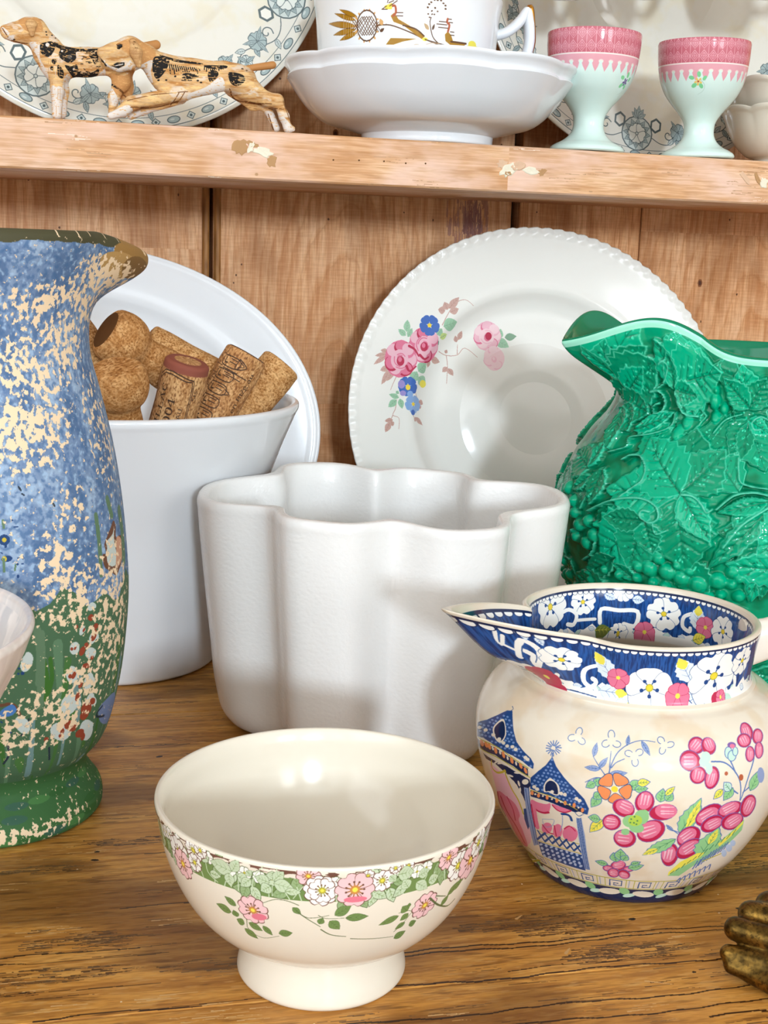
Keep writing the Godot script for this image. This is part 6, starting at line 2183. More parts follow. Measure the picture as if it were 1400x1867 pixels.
	b.oval(1078, 389, 9.4, 2.9, PALEBLUE, 2.45)
	b.oval(1076, 404, 7.8, 4.1, PALEBLUE, 2.24)
	b.oval(1073, 419, 10.8, 3.0, PALEBLUE, 2.45)
	b.oval(1071, 433, 9.0, 4.2, PALEBLUE, 2.30)
	b.oval(1096, 385, 6.7, 4.0, PALEBLUE, 2.15)
	b.oval(1094, 400, 10.1, 3.0, PALEBLUE, 2.39)
	b.oval(1092, 415, 7.4, 4.1, PALEBLUE, 2.24)
	b.oval(1090, 429, 10.4, 3.2, PALEBLUE, 2.43)
	b.oval(1113, 381, 8.7, 2.9, PALEBLUE, 2.37)
	b.oval(1111, 396, 6.4, 4.0, PALEBLUE, 2.01)
	b.oval(1110, 411, 8.6, 3.2, PALEBLUE, 2.39)
	b.oval(1109, 426, 7.3, 4.0, PALEBLUE, 2.15)
	b.oval(1127, 381, 5.8, 3.9, PALEBLUE, 2.01)
	b.oval(1126, 396, 8.1, 3.1, PALEBLUE, 2.37)
	b.oval(1127, 408, 6.5, 4.0, PALEBLUE, 2.10)
	b.oval(1126, 423, 9.0, 3.2, PALEBLUE, 2.36)
	b.oval(1141, 381, 6.8, 3.1, PALEBLUE, 2.36)
	b.oval(1142, 393, 6.3, 3.8, PALEBLUE, 1.91)
	b.oval(1141, 408, 8.2, 3.2, PALEBLUE, 2.32)
	b.oval(1141, 423, 6.8, 4.0, PALEBLUE, 1.90)
	b.oval(1156, 378, 6.2, 3.6, PALEBLUE, -1.37)
	b.oval(1156, 393, 7.3, 2.9, PALEBLUE, 2.34)
	b.oval(1156, 408, 6.2, 3.9, PALEBLUE, 1.88)
	b.oval(1158, 419, 7.3, 3.3, PALEBLUE, 2.34)
	b.oval(1169, 378, 6.9, 3.2, PALEBLUE, 2.26)
	b.oval(1170, 393, 5.6, 3.7, PALEBLUE, 1.85)
	b.oval(1170, 408, 7.0, 3.3, PALEBLUE, 2.28)
	b.oval(1171, 419, 6.2, 3.8, PALEBLUE, -1.40)
	b.oval(1182, 378, 6.1, 3.6, PALEBLUE, -1.47)
	b.oval(1183, 393, 6.0, 3.3, PALEBLUE, 2.32)
	b.oval(1184, 408, 6.1, 3.6, PALEBLUE, -1.44)
	b.oval(1186, 419, 7.0, 3.4, PALEBLUE, 2.28)
	b.oval(1195, 381, 6.3, 3.1, PALEBLUE, 2.26)
	b.fill([1190, 254, 1201, 254, 1207, 306, 1210, 426, 1196, 426, 1193, 337], SLATE)
	b.brush([1192, 254, 1197, 333, 1199, 426], 1.3, NAVY)
	b.brush([1195, 254, 1201, 333, 1204, 426], 1.3, NAVY)
	b.brush([1199, 254, 1204, 333, 1208, 423], 1.3, NAVY)
	b.oval(1196, 251, 10.6, 7.5, CREAM, 2.31)
	b.brush([1189, 248, 1196, 254, 1204, 248], 1.4, NAVY)
	b.brush([1141, 116, 1152, 114], 2.0, STEEL)
	b.brush([1141, 118, 1152, 121], 1.8, STEEL)
	b.brush([1141, 121, 1150, 125], 2.0, STEEL)
	b.brush([1139, 123, 1145, 129], 2.0, STEEL)
	b.brush([1137, 123, 1139, 134], 2.0, STEEL)
	b.brush([1135, 123, 1133, 134], 1.8, STEEL)
	b.brush([1133, 123, 1127, 132], 2.0, STEEL)
	b.brush([1131, 123, 1122, 129], 2.0, STEEL)
	b.brush([1130, 121, 1120, 123], 2.0, STEEL)
	b.brush([1130, 118, 1120, 118], 2.0, STEEL)
	b.brush([1131, 116, 1122, 112], 1.9, STEEL)
	b.brush([1133, 114, 1126, 108], 1.9, STEEL)
	b.brush([1135, 114, 1132, 105], 1.9, STEEL)
	b.brush([1137, 114, 1139, 103], 2.0, STEEL)
	b.brush([1139, 114, 1144, 105], 1.9, STEEL)
	b.brush([1140, 116, 1149, 110], 1.9, STEEL)
	b.brush([1136, 129, 1137, 140], 2.0, STEEL)
	b.brush([996, 84, 1001, 77, 993, 73], 1.3, NAVY)
	b.blob([918, 464, 923, 479, 978, 473, 1001, 482, 898, 526, 875, 514], MOSS)
	b.brush([892, 525, 915, 531, 1027, 473], 5.4, OLIVE)
	b.brush([1251, 151, 1253, 132, 1262, 105, 1277, 88, 1296, 77, 1315, 73, 1336, 75], 2.2, STEEL, 0.6)
	b.brush([1255, 132, 1263, 121, 1278, 112], 2.2, STEEL, 0.6)
	b.brush([1252, 149, 1251, 101], 2.1, STEEL, 0.6)
	b.brush([1249, 153, 1234, 136, 1218, 116], 2.1, STEEL, 0.6)
	b.brush([1245, 156, 1228, 156, 1208, 169], 2.2, STEEL, 0.6)
	b.brush([1369, 251, 1397, 275], 2.9, STEEL, 0.6)
	b.brush([1372, 258, 1399, 271], 2.8, STEEL, 0.6)
	b.leaf(1219, 116, 26.3, 9.0, -1.49, SLATE, STEEL, 0.9, NAVY, 0.7)
	b.leaf(1232, 136, 25.7, 8.8, -1.01, SLATE, STEEL, 0.9, NAVY, 0.7)
	b.leaf(1251, 147, 34.6, 12.6, -0.26, SLATE, STEEL, 1.0, NAVY, 0.7)
	b.leaf(1309, 75, 30.9, 9.3, 1.01, SLATE, STEEL, 0.9, NAVY, 0.7)
	b.leaf(1281, 86, 20.3, 6.5, -1.50, SLATE, STEEL, 1.0, NAVY, 0.8)
	b.leaf(1234, 138, 28.8, 9.7, 3.07, SLATE, STEEL, 1.0, NAVY, 0.7)
	b.leaf(1383, 265, 22.3, 5.8, -2.31, SLATE, STEEL, 1.2, NAVY, 0.9)
	b.oval(1247, 69, 10.2, 7.5, STEEL, -1.81)
	b.oval(1247, 69, 8.6, 6.0, CREAM, -1.79)
	b.oval(1260, 86, 8.9, 7.0, STEEL, -3.13)
	b.oval(1260, 86, 7.4, 5.6, CREAM, -3.08)
	b.oval(1239, 88, 9.0, 7.7, STEEL, 2.49)
	b.oval(1239, 88, 7.6, 6.2, CREAM, 2.49)
	b.oval(1249, 81, 9.0, 8.3, CREAM, 2.30)
	b.oval(1366, 79, 9.4, 6.2, STEEL, 2.75)
	b.oval(1366, 79, 7.8, 4.8, CREAM, 2.77)
	b.oval(1350, 90, 9.1, 6.5, STEEL, 2.08)
	b.oval(1350, 90, 7.5, 5.1, CREAM, 2.05)
	b.oval(1348, 71, 8.1, 7.6, STEEL, -2.36)
	b.oval(1348, 71, 6.7, 6.0, CREAM, -2.31)
	b.oval(1354, 81, 8.7, 7.2, CREAM, 2.45)
	b.oval(1305, 97, 8.4, 6.7, STEEL, 2.68)
	b.oval(1305, 97, 7.0, 5.3, CREAM, 2.64)
	b.oval(1298, 116, 9.0, 6.8, STEEL, -1.69)
	b.oval(1298, 116, 7.5, 5.4, CREAM, -1.70)
	b.oval(1285, 101, 8.3, 6.5, STEEL, -3.00)
	b.oval(1285, 101, 6.9, 5.2, CREAM, -2.97)
	b.oval(1296, 105, 8.6, 7.7, CREAM, 1.98)
	b.oval(1180, 75, 9.3, 7.4, STEEL, -1.59)
	b.oval(1180, 75, 7.8, 5.9, CREAM, -1.59)
	b.oval(1190, 92, 8.7, 6.7, STEEL, -2.79)
	b.oval(1190, 92, 7.3, 5.4, CREAM, -2.75)
	b.oval(1169, 90, 9.3, 7.3, STEEL, 2.84)
	b.oval(1169, 90, 7.8, 5.9, CREAM, 2.81)
	b.oval(1180, 86, 8.8, 7.5, CREAM, -3.09)
	b.leaf(1290, 166, 27.8, 19.4, -0.49, GREEN, STEEL, 1.2, DKGREEN, 1.0)
	b.leaf(1301, 169, 23.6, 14.3, -0.19, GREEN, STEEL, 1.2, DKGREEN, 1.0)
	b.leaf(1305, 156, 22.9, 14.5, -0.19, LEMON, STEEL, 1.2, DKGREEN, 1.0)
	b.leaf(1238, 192, 35.2, 17.9, 2.05, GREEN, STEEL, 1.3, DKGREEN, 1.0)
	b.leaf(1240, 186, 20.7, 16.7, 2.29, GREEN, STEEL, 1.4, DKGREEN, 1.1)
	b.leaf(1241, 166, 17.6, 17.0, -2.89, GREEN, STEEL, 1.2, DKGREEN, 1.0)
	b.leaf(1227, 166, 21.0, 14.4, 2.47, GREEN, STEEL, 1.2, DKGREEN, 1.0)
	b.leaf(1245, 251, 48.7, 21.1, 2.15, LEMON, STEEL, 1.5, DKGREEN, 1.2)
	b.leaf(1239, 251, 22.5, 20.2, 3.14, GREEN, STEEL, 1.4, DKGREEN, 1.2)
	b.flower(1264, 173, 31.2, 5, 0.11, ORANGE, NAVY, 1.2, YELLOW, 0.02, 0.95, 0.28)
	b.oval(1283, 214, 23.4, 20.4, PLUM, -2.21)
	b.oval(1283, 214, 21.8, 18.7, CRIMSON, -2.29)
	b.oval(1285, 211, 18.3, 15.7, ROSE, -2.29)
	b.brush([1281, 198, 1298, 204], 3.4, BLUSH, 0.4)
	b.brush([1279, 204, 1296, 211], 3.5, BLUSH, 0.4)
	b.brush([1277, 211, 1294, 220], 3.5, BLUSH, 0.4)
	b.oval(1321, 195, 25.8, 18.3, PLUM, 1.65)
	b.oval(1321, 195, 24.1, 16.9, CRIMSON, 1.65)
	b.oval(1321, 192, 20.3, 13.6, ROSE, 1.69)
	b.brush([1316, 177, 1314, 201], 4.1, BLUSH, 0.4)
	b.brush([1322, 180, 1320, 201], 4.2, BLUSH, 0.4)
	b.brush([1328, 180, 1326, 201], 4.0, BLUSH, 0.4)
	b.oval(1358, 217, 27.1, 20.6, PLUM, 2.91)
	b.oval(1358, 217, 25.7, 18.9, CRIMSON, 2.92)
	b.oval(1363, 214, 21.7, 17.7, ROSE, 0.30)
	b.brush([1354, 204, 1377, 204], 4.1, BLUSH, 0.4)
	b.brush([1354, 214, 1378, 214], 4.1, BLUSH, 0.4)
	b.brush([1355, 220, 1379, 220], 4.1, BLUSH, 0.4)
	b.oval(1340, 268, 33.6, 26.1, PLUM, 2.01)
	b.oval(1340, 268, 31.7, 24.5, CRIMSON, 2.05)
	b.oval(1337, 265, 26.6, 20.2, ROSE, 2.10)
	b.brush([1322, 261, 1344, 251], 5.2, BLUSH, 0.4)
	b.brush([1324, 271, 1347, 258], 5.1, BLUSH, 0.4)
	b.brush([1328, 282, 1350, 268], 5.1, BLUSH, 0.4)
	b.oval(1290, 295, 27.4, 23.2, PLUM, 1.65)
	b.oval(1290, 295, 25.3, 21.7, CRIMSON, 1.66)
	b.oval(1288, 292, 21.2, 18.2, ROSE, 1.66)
	b.brush([1279, 282, 1298, 282], 4.7, BLUSH, 0.4)
	b.brush([1278, 292, 1298, 292], 4.7, BLUSH, 0.4)
	b.brush([1278, 302, 1298, 302], 5.0, BLUSH, 0.4)
	b.oval(1262, 254, 22.3, 18.2, PLUM, 1.80)
	b.oval(1262, 254, 20.3, 16.8, CRIMSON, 1.82)
	b.oval(1261, 254, 16.8, 14.1, ROSE, 1.80)
	b.brush([1254, 245, 1269, 245], 3.7, BLUSH, 0.4)
	b.brush([1253, 251, 1269, 251], 3.8, BLUSH, 0.4)
	b.brush([1253, 261, 1269, 258], 3.8, BLUSH, 0.4)
	b.oval(1297, 245, 16.3, 14.0, GREEN, 1.76)
	b.oval(1318, 232, 19.1, 14.1, GREEN, 1.59)
	b.oval(1311, 261, 14.8, 13.4, GREEN, 0.40)
	b.oval(1290, 275, 9.4, 8.1, GREEN, 1.97)
	b.oval(1324, 223, 10.8, 7.0, GREEN, 1.43)
	b.oval(1307, 242, 14.6, 13.2, LIME, 1.93)
	b.oval(1299, 239, 2.2, 1.6, DKGREEN, 1.39)
	b.oval(1305, 232, 2.2, 1.6, DKGREEN, 1.59)
	b.oval(1311, 242, 2.2, 1.7, DKGREEN, 1.60)
	b.oval(1305, 248, 2.3, 1.6, DKGREEN, 1.41)
	b.oval(1310, 251, 2.3, 1.6, DKGREEN, 1.58)
	b.oval(1298, 248, 2.3, 1.6, DKGREEN, 1.59)
	b.leaf(1350, 192, 27.9, 20.7, -1.47, GREEN, STEEL, 1.3, DKGREEN, 1.0)
	b.leaf(1361, 189, 18.9, 17.6, -1.00, GREEN, STEEL, 1.3, DKGREEN, 1.0)
	b.leaf(1358, 177, 23.9, 10.8, -0.82, LEMON, STEEL, 1.2, DKGREEN, 1.0)
	b.leaf(1399, 271, 90.6, 33.9, -1.24, GREEN, STEEL, 1.4, DKGREEN, 1.4, 6)
	b.leaf(1411, 261, 74.3, 16.1, -1.34, LEMON, STEEL, 0.0, DKGREEN, 1.1, 5)
	b.oval(1421, 81, 19.4, 16.5, PLUM, 2.61)
	b.oval(1421, 81, 17.8, 15.0, CRIMSON, 2.61)
	b.oval(1420, 81, 15.8, 11.9, ROSE, 2.59)
	b.brush([1422, 71, 1409, 84], 3.5, BLUSH, 0.4)
	b.brush([1426, 75, 1414, 86], 3.5, BLUSH, 0.4)
	b.brush([1430, 79, 1417, 90], 3.3, BLUSH, 0.4)
	b.oval(1447, 84, 17.7, 16.6, PLUM, 1.93)
	b.oval(1447, 84, 16.1, 14.9, CRIMSON, 1.79)
	b.oval(1449, 81, 13.3, 12.5, ROSE, 1.84)
	b.brush([1442, 75, 1445, 88], 3.0, BLUSH, 0.4)
	b.brush([1448, 73, 1451, 88], 3.0, BLUSH, 0.4)
	b.brush([1453, 73, 1455, 86], 2.9, BLUSH, 0.4)
	b.oval(1404, 110, 21.9, 20.4, PLUM, -2.75)
	b.oval(1404, 110, 20.3, 18.9, CRIMSON, -2.77)
	b.oval(1402, 110, 17.0, 14.1, ROSE, -0.17)
	b.brush([1393, 103, 1411, 103], 3.9, BLUSH, 0.4)
	b.brush([1393, 110, 1410, 110], 3.9, BLUSH, 0.4)
	b.brush([1392, 116, 1410, 116], 4.0, BLUSH, 0.4)
	b.oval(1419, 138, 17.3, 17.1, PLUM, 2.30)
	b.oval(1419, 138, 16.0, 15.6, CRIMSON, 2.05)
	b.oval(1419, 138, 13.4, 13.1, ROSE, 2.05)
	b.brush([1415, 129, 1412, 145], 3.2, BLUSH, 0.4)
	b.brush([1421, 132, 1418, 145], 3.4, BLUSH, 0.4)
	b.brush([1427, 132, 1423, 147], 3.4, BLUSH, 0.4)
	b.oval(1448, 145, 22.8, 16.0, PLUM, 1.73)
	b.oval(1448, 145, 21.3, 14.3, CRIMSON, 1.75)
	b.oval(1447, 145, 17.9, 12.0, ROSE, 1.75)
	b.brush([1444, 136, 1439, 153], 3.0, BLUSH, 0.4)
	b.brush([1449, 138, 1445, 156], 2.9, BLUSH, 0.4)
	b.brush([1453, 138, 1449, 158], 3.0, BLUSH, 0.4)
	b.oval(1437, 105, 11.3, 10.4, MINT, 2.01)
	b.oval(1432, 114, 10.5, 9.0, MINT, -2.93)
	b.oval(1442, 127, 11.1, 7.3, MINT, 1.63)
	b.brush([1448, 114, 1475, 118, 1497, 136, 1514, 164, 1520, 204], 3.0, STEEL, 0.8)
	b.brush([1552, 121, 1533, 158, 1521, 204], 3.2, STEEL, 0.8)
	b.brush([1490, 116, 1501, 142], 3.0, STEEL, 0.8)
	b.brush([1494, 173, 1511, 186], 3.3, STEEL, 0.8)
	b.brush([1543, 175, 1524, 186], 3.4, STEEL, 0.8)
	b.oval(1489, 101, 12.0, 9.5, STEEL, 1.98)
	b.oval(1489, 101, 10.6, 7.7, MINT, 1.93)
	b.oval(1496, 108, 11.7, 10.2, STEEL, 2.53)
	b.oval(1496, 108, 10.0, 8.6, MINT, 2.36)
	b.oval(1506, 101, 9.4, 7.3, STEEL, 2.07)
	b.oval(1506, 101, 8.0, 5.5, MINT, 1.99)
	b.oval(1501, 88, 10.6, 6.0, PLUM, -3.06)
	b.oval(1502, 90, 6.4, 4.1, ROSE, -3.08)
	b.oval(1515, 153, 6.8, 5.4, RUST, 1.08)
	b.oval(1479, 140, 4.2, 3.8, RUST, -2.35)
	b.oval(1554, 69, 22.0, 17.1, PLUM, 2.45)
	b.oval(1554, 69, 20.0, 15.4, CRIMSON, 2.35)
	b.oval(1552, 69, 18.1, 12.8, ROSE, 2.23)
	b.brush([1548, 62, 1544, 79], 2.9, BLUSH, 0.4)
	b.brush([1554, 62, 1550, 79], 2.9, BLUSH, 0.4)
	b.brush([1561, 62, 1556, 79], 3.0, BLUSH, 0.4)
	b.oval(1537, 84, 20.9, 14.0, PLUM, 3.04)
	b.oval(1537, 84, 18.7, 12.7, CRIMSON, 3.03)
	b.oval(1537, 84, 15.4, 10.6, ROSE, 3.02)
	b.brush([1528, 79, 1530, 90], 3.4, BLUSH, 0.4)
	b.brush([1535, 79, 1537, 90], 3.2, BLUSH, 0.4)
	b.brush([1542, 77, 1543, 90], 3.2, BLUSH, 0.4)
	b.oval(1580, 84, 20.9, 13.8, PLUM, 2.75)
	b.oval(1580, 84, 18.6, 12.2, CRIMSON, 2.69)
	b.oval(1581, 84, 15.5, 10.1, ROSE, 2.66)
	b.brush([1580, 75, 1572, 88], 2.6, BLUSH, 0.4)
	b.brush([1586, 77, 1577, 90], 2.6, BLUSH, 0.4)
	b.brush([1591, 79, 1582, 90], 2.6, BLUSH, 0.4)
	b.oval(1543, 112, 16.2, 13.2, PLUM, 2.20)
	b.oval(1543, 112, 14.6, 11.3, CRIMSON, 2.10)
	b.oval(1543, 112, 13.4, 9.7, ROSE, 1.90)
	b.brush([1540, 105, 1537, 118], 2.2, BLUSH, 0.4)
	b.brush([1545, 108, 1541, 121], 2.3, BLUSH, 0.4)
	b.brush([1549, 108, 1545, 121], 2.1, BLUSH, 0.4)
	b.oval(1571, 110, 17.5, 13.6, PLUM, 2.21)
	b.oval(1571, 110, 15.9, 11.4, CRIMSON, 2.12)
	b.oval(1571, 110, 14.7, 9.7, ROSE, 2.00)
	b.brush([1569, 103, 1565, 118], 2.1, BLUSH, 0.4)
	b.brush([1574, 105, 1568, 118], 2.0, BLUSH, 0.4)
	b.brush([1578, 105, 1572, 118], 2.1, BLUSH, 0.4)
	b.leaf(1544, 186, 42.1, 28.8, -1.06, GREEN, STEEL, 1.6, DKGREEN, 1.3)
	b.oval(1571, 160, 17.6, 10.4, SLATE, 1.19)
	b.leaf(1496, 171, 29.7, 23.0, 2.18, GREEN, STEEL, 1.4, DKGREEN, 1.1)
	b.leaf(1491, 175, 23.9, 16.9, -2.32, MINT, STEEL, 1.4, DKGREEN, 1.1)
	b.leaf(1473, 171, 24.9, 16.0, 2.33, LEMON, STEEL, 1.4, DKGREEN, 1.1)
	b.oval(1453, 229, 31.2, 26.6, PLUM, 2.34)
	b.oval(1453, 229, 29.6, 24.3, CRIMSON, 2.38)
	b.oval(1450, 229, 23.8, 18.5, ROSE, 2.61)
	b.brush([1433, 226, 1455, 214], 4.1, BLUSH, 0.4)
	b.brush([1438, 236, 1460, 220], 4.0, BLUSH, 0.4)
	b.brush([1442, 242, 1464, 226], 4.1, BLUSH, 0.4)
	b.oval(1501, 223, 30.9, 21.5, PLUM, -3.07)
	b.oval(1501, 223, 28.9, 19.6, CRIMSON, -3.12)
	b.oval(1498, 220, 24.4, 16.5, ROSE, -3.14)
	b.brush([1482, 217, 1505, 208], 3.9, BLUSH, 0.4)
	b.brush([1486, 223, 1509, 214], 3.9, BLUSH, 0.4)
	b.brush([1491, 229, 1513, 220], 4.2, BLUSH, 0.4)
	b.oval(1550, 226, 33.0, 22.4, PLUM, -2.07)
	b.oval(1550, 226, 30.2, 20.5, CRIMSON, -2.00)
	b.oval(1552, 226, 25.4, 16.9, ROSE, -1.99)
	b.brush([1546, 211, 1541, 232], 4.0, BLUSH, 0.4)
	b.brush([1552, 214, 1550, 239], 4.3, BLUSH, 0.4)
	b.brush([1562, 220, 1558, 242], 4.1, BLUSH, 0.4)
	b.oval(1421, 285, 31.9, 25.9, PLUM, 1.48)
	b.oval(1421, 285, 29.5, 24.2, CRIMSON, 1.55)
	b.oval(1417, 282, 23.3, 18.7, ROSE, 1.87)
	b.brush([1403, 282, 1419, 265], 4.3, BLUSH, 0.4)
	b.brush([1408, 289, 1424, 271], 4.4, BLUSH, 0.4)
	b.brush([1413, 295, 1430, 278], 4.8, BLUSH, 0.4)
	b.oval(1466, 254, 26.0, 24.0, PLUM, 2.99)
	b.oval(1466, 254, 24.3, 21.6, CRIMSON, 2.86)
	b.oval(1468, 254, 20.4, 16.0, ROSE, 3.01)
	b.brush([1456, 251, 1475, 242], 3.7, BLUSH, 0.4)
	b.brush([1460, 258, 1479, 248], 3.8, BLUSH, 0.4)
	b.brush([1464, 265, 1483, 254], 3.8, BLUSH, 0.4)
	b.oval(1518, 258, 34.4, 23.0, PLUM, 0.47)
	b.oval(1518, 258, 31.5, 21.3, CRIMSON, 0.43)
	b.oval(1520, 258, 24.5, 19.1, ROSE, 0.30)
	b.brush([1505, 254, 1525, 245], 4.3, BLUSH, 0.4)
	b.brush([1511, 261, 1531, 251], 4.6, BLUSH, 0.4)
	b.brush([1516, 268, 1537, 258], 4.6, BLUSH, 0.4)
	b.oval(1391, 340, 41.7, 19.8, PLUM, 1.36)
	b.oval(1391, 340, 38.9, 18.1, CRIMSON, 1.36)
	b.oval(1388, 337, 29.3, 15.7, ROSE, 1.35)
	b.brush([1378, 319, 1380, 352], 5.3, BLUSH, 0.4)
	b.brush([1386, 323, 1387, 352], 5.1, BLUSH, 0.4)
	b.brush([1392, 323, 1395, 355], 5.4, BLUSH, 0.4)
	b.oval(1431, 323, 34.1, 27.5, PLUM, 1.89)
	b.oval(1431, 323, 32.0, 25.1, CRIMSON, 1.98)
	b.oval(1430, 319, 24.7, 20.4, ROSE, 2.27)
	b.brush([1417, 319, 1436, 302], 4.2, BLUSH, 0.4)
	b.brush([1422, 330, 1441, 309], 4.2, BLUSH, 0.4)
	b.brush([1427, 337, 1447, 316], 4.2, BLUSH, 0.4)
	b.leaf(1466, 355, 89.5, 55.6, -1.35, GREEN, STEEL, 1.9, DKGREEN, 1.9, 6)
	b.leaf(1477, 316, 45.1, 20.9, -1.42, LEMON, STEEL, 0.0, DKGREEN, 1.4)
	b.leaf(1393, 289, 80.3, 27.5, 2.44, GREEN, STEEL, 1.5, DKGREEN, 1.5, 6)
	b.leaf(1361, 319, 36.6, 16.4, 2.53, LEMON, STEEL, 0.0, DKGREEN, 1.3)
	b.fill([1406, 419, 1428, 385, 1462, 344, 1501, 316, 1529, 285, 1552, 261, 1561, 295, 1536, 330, 1503, 359, 1462, 389, 1438, 423], GREEN)
	b.fill([1404, 404, 1422, 366, 1454, 340, 1477, 340, 1469, 355, 1430, 389, 1406, 419], LEMON)
	b.fill([1502, 319, 1531, 289, 1552, 265, 1554, 275, 1531, 306, 1510, 330], LEMON)
	b.brush([1410, 411, 1417, 400], 2.5, DKGREEN)
	b.brush([1421, 400, 1427, 389], 2.5, DKGREEN)
	b.brush([1433, 389, 1437, 374], 2.3, DKGREEN)
	b.brush([1442, 374, 1448, 363], 2.3, DKGREEN)
	b.brush([1453, 363, 1458, 352], 2.3, DKGREEN)
	b.brush([1464, 355, 1469, 340], 2.3, DKGREEN)
	b.brush([1475, 344, 1479, 330], 2.3, DKGREEN)
	b.brush([1485, 333, 1490, 319], 2.3, DKGREEN)
	b.brush([1498, 326, 1501, 309], 2.2, DKGREEN)
	b.brush([1509, 316, 1513, 302], 2.3, DKGREEN)
	b.brush([1522, 309, 1526, 295], 2.4, DKGREEN)
	b.brush([1535, 302, 1538, 285], 2.4, DKGREEN)
	b.brush([1467, 400, 1468, 370], 3.8, STEEL)
	b.brush([1474, 396, 1475, 366], 3.8, STEEL)
	b.brush([1478, 389, 1479, 359], 3.8, STEEL)
	b.brush([1484, 385, 1485, 355], 3.7, STEEL)
	b.brush([1488, 378, 1491, 352], 3.6, STEEL)
	b.brush([1495, 374, 1495, 344], 3.8, STEEL)
	b.brush([1501, 370, 1501, 340], 3.6, STEEL)
	b.brush([1507, 366, 1507, 337], 3.6, STEEL)
	b.brush([1511, 359, 1514, 333], 3.6, STEEL)
	b.brush([1518, 355, 1520, 330], 3.8, STEEL)
	b.brush([1524, 352, 1527, 326], 3.8, STEEL)
	b.brush([1531, 348, 1533, 323], 3.9, STEEL)
	b.brush([1484, 374, 1509, 366, 1536, 359], 4.0, OLIVE)
	b.oval(1543, 363, 22.7, 6.9, PALEBLUE, 0.85)
	b.oval(1550, 348, 23.4, 7.8, PALEBLUE, -2.36)
	b.oval(1554, 333, 18.2, 6.6, PALEBLUE, -2.38)
	b.brush([1442, 448, 1446, 433, 1453, 457], 3.7, STEEL)
	b.brush([1452, 439, 1457, 426, 1464, 448], 3.8, STEEL)
	b.brush([1462, 429, 1468, 419, 1477, 442], 3.7, STEEL)
	b.brush([1474, 423, 1480, 411, 1489, 436], 3.8, STEEL)
	b.brush([1488, 419, 1493, 408, 1501, 429], 3.7, STEEL)
	b.brush([1499, 411, 1505, 400, 1513, 423], 4.0, STEEL)
	b.brush([1513, 408, 1518, 396, 1528, 419], 4.0, STEEL)
	b.oval(1280, 389, 22.7, 16.8, PLUM, 2.11)
	b.oval(1280, 389, 20.2, 14.7, CRIMSON, 2.20)
	b.oval(1281, 385, 18.1, 12.6, ROSE, 2.08)
	b.brush([1272, 385, 1288, 374], 2.8, BLUSH, 0.4)
	b.brush([1273, 389, 1288, 381], 3.0, BLUSH, 0.4)
	b.brush([1274, 396, 1290, 389], 2.9, BLUSH, 0.4)
	b.oval(1257, 404, 14.8, 13.1, PLUM, 2.59)
	b.oval(1257, 404, 12.7, 10.5, CRIMSON, 2.87)
	b.oval(1256, 404, 10.7, 8.8, ROSE, 2.83)
	b.brush([1251, 400, 1262, 400], 1.8, BLUSH, 0.4)
	b.brush([1250, 404, 1262, 404], 1.8, BLUSH, 0.4)
	b.brush([1249, 408, 1261, 408], 1.9, BLUSH, 0.4)
	b.oval(1305, 396, 15.6, 11.8, PLUM, 2.56)
	b.oval(1305, 396, 13.6, 9.2, CRIMSON, 2.67)
	b.oval(1305, 396, 11.4, 7.8, ROSE, 2.68)
	b.brush([1300, 396, 1311, 393], 1.7, BLUSH, 0.4)
	b.brush([1300, 400, 1311, 396], 1.7, BLUSH, 0.4)
	b.brush([1300, 404, 1312, 400], 1.7, BLUSH, 0.4)
	b.oval(1270, 419, 20.2, 15.8, PLUM, 1.83)
	b.oval(1270, 419, 17.2, 14.0, CRIMSON, 1.86)
	b.oval(1270, 419, 15.3, 11.6, ROSE, 1.53)
	b.brush([1264, 415, 1277, 415], 2.9, BLUSH, 0.4)
	b.brush([1263, 419, 1276, 423], 3.1, BLUSH, 0.4)
	b.brush([1262, 426, 1275, 426], 3.0, BLUSH, 0.4)
	b.oval(1296, 419, 20.1, 15.2, PLUM, 1.25)
	b.oval(1296, 419, 17.0, 13.2, CRIMSON, 1.14)
	b.oval(1296, 423, 14.3, 11.1, ROSE, 1.14)
	b.brush([1291, 415, 1304, 419], 2.7, BLUSH, 0.4)
	b.brush([1290, 419, 1303, 423], 2.7, BLUSH, 0.4)
	b.brush([1290, 426, 1303, 429], 2.8, BLUSH, 0.4)
	b.leaf(1275, 374, 30.5, 22.2, -1.77, GREEN, STEEL, 1.8, DKGREEN, 1.5)
	b.leaf(1284, 366, 36.8, 24.9, -1.59, GREEN, STEEL, 1.8, DKGREEN, 1.4)
	b.leaf(1290, 366, 20.4, 17.3, -1.16, GREEN, STEEL, 1.7, DKGREEN, 1.4)
	b.leaf(1255, 389, 27.6, 18.9, -3.01, GREEN, STEEL, 1.9, DKGREEN, 1.5)
	b.leaf(1305, 393, 35.4, 22.4, -0.44, GREEN, STEEL, 1.9, DKGREEN, 1.5)
	b.leaf(1310, 378, 21.6, 14.7, -0.55, GREEN, STEEL, 1.8, DKGREEN, 1.5)


func dots(d: Paint, x: float, y: float, r: float, rot: float) -> void:
	for k in 5:
		var a := rot + TAU * (k + 0.5) / 5
		d.brush([x, y, x + cos(a) * r * 0.32, y + sin(a) * r * 0.32], maxf(1.0, r * 0.035), NAVY)
		d.oval(x + cos(a) * r * 0.36, y + sin(a) * r * 0.36, r * 0.085, r * 0.085, NAVY)
	d.oval(x, y, r * 0.17, r * 0.17, OLIVE)
	d.oval(x, y, r * 0.13, r * 0.13, YELLOW)


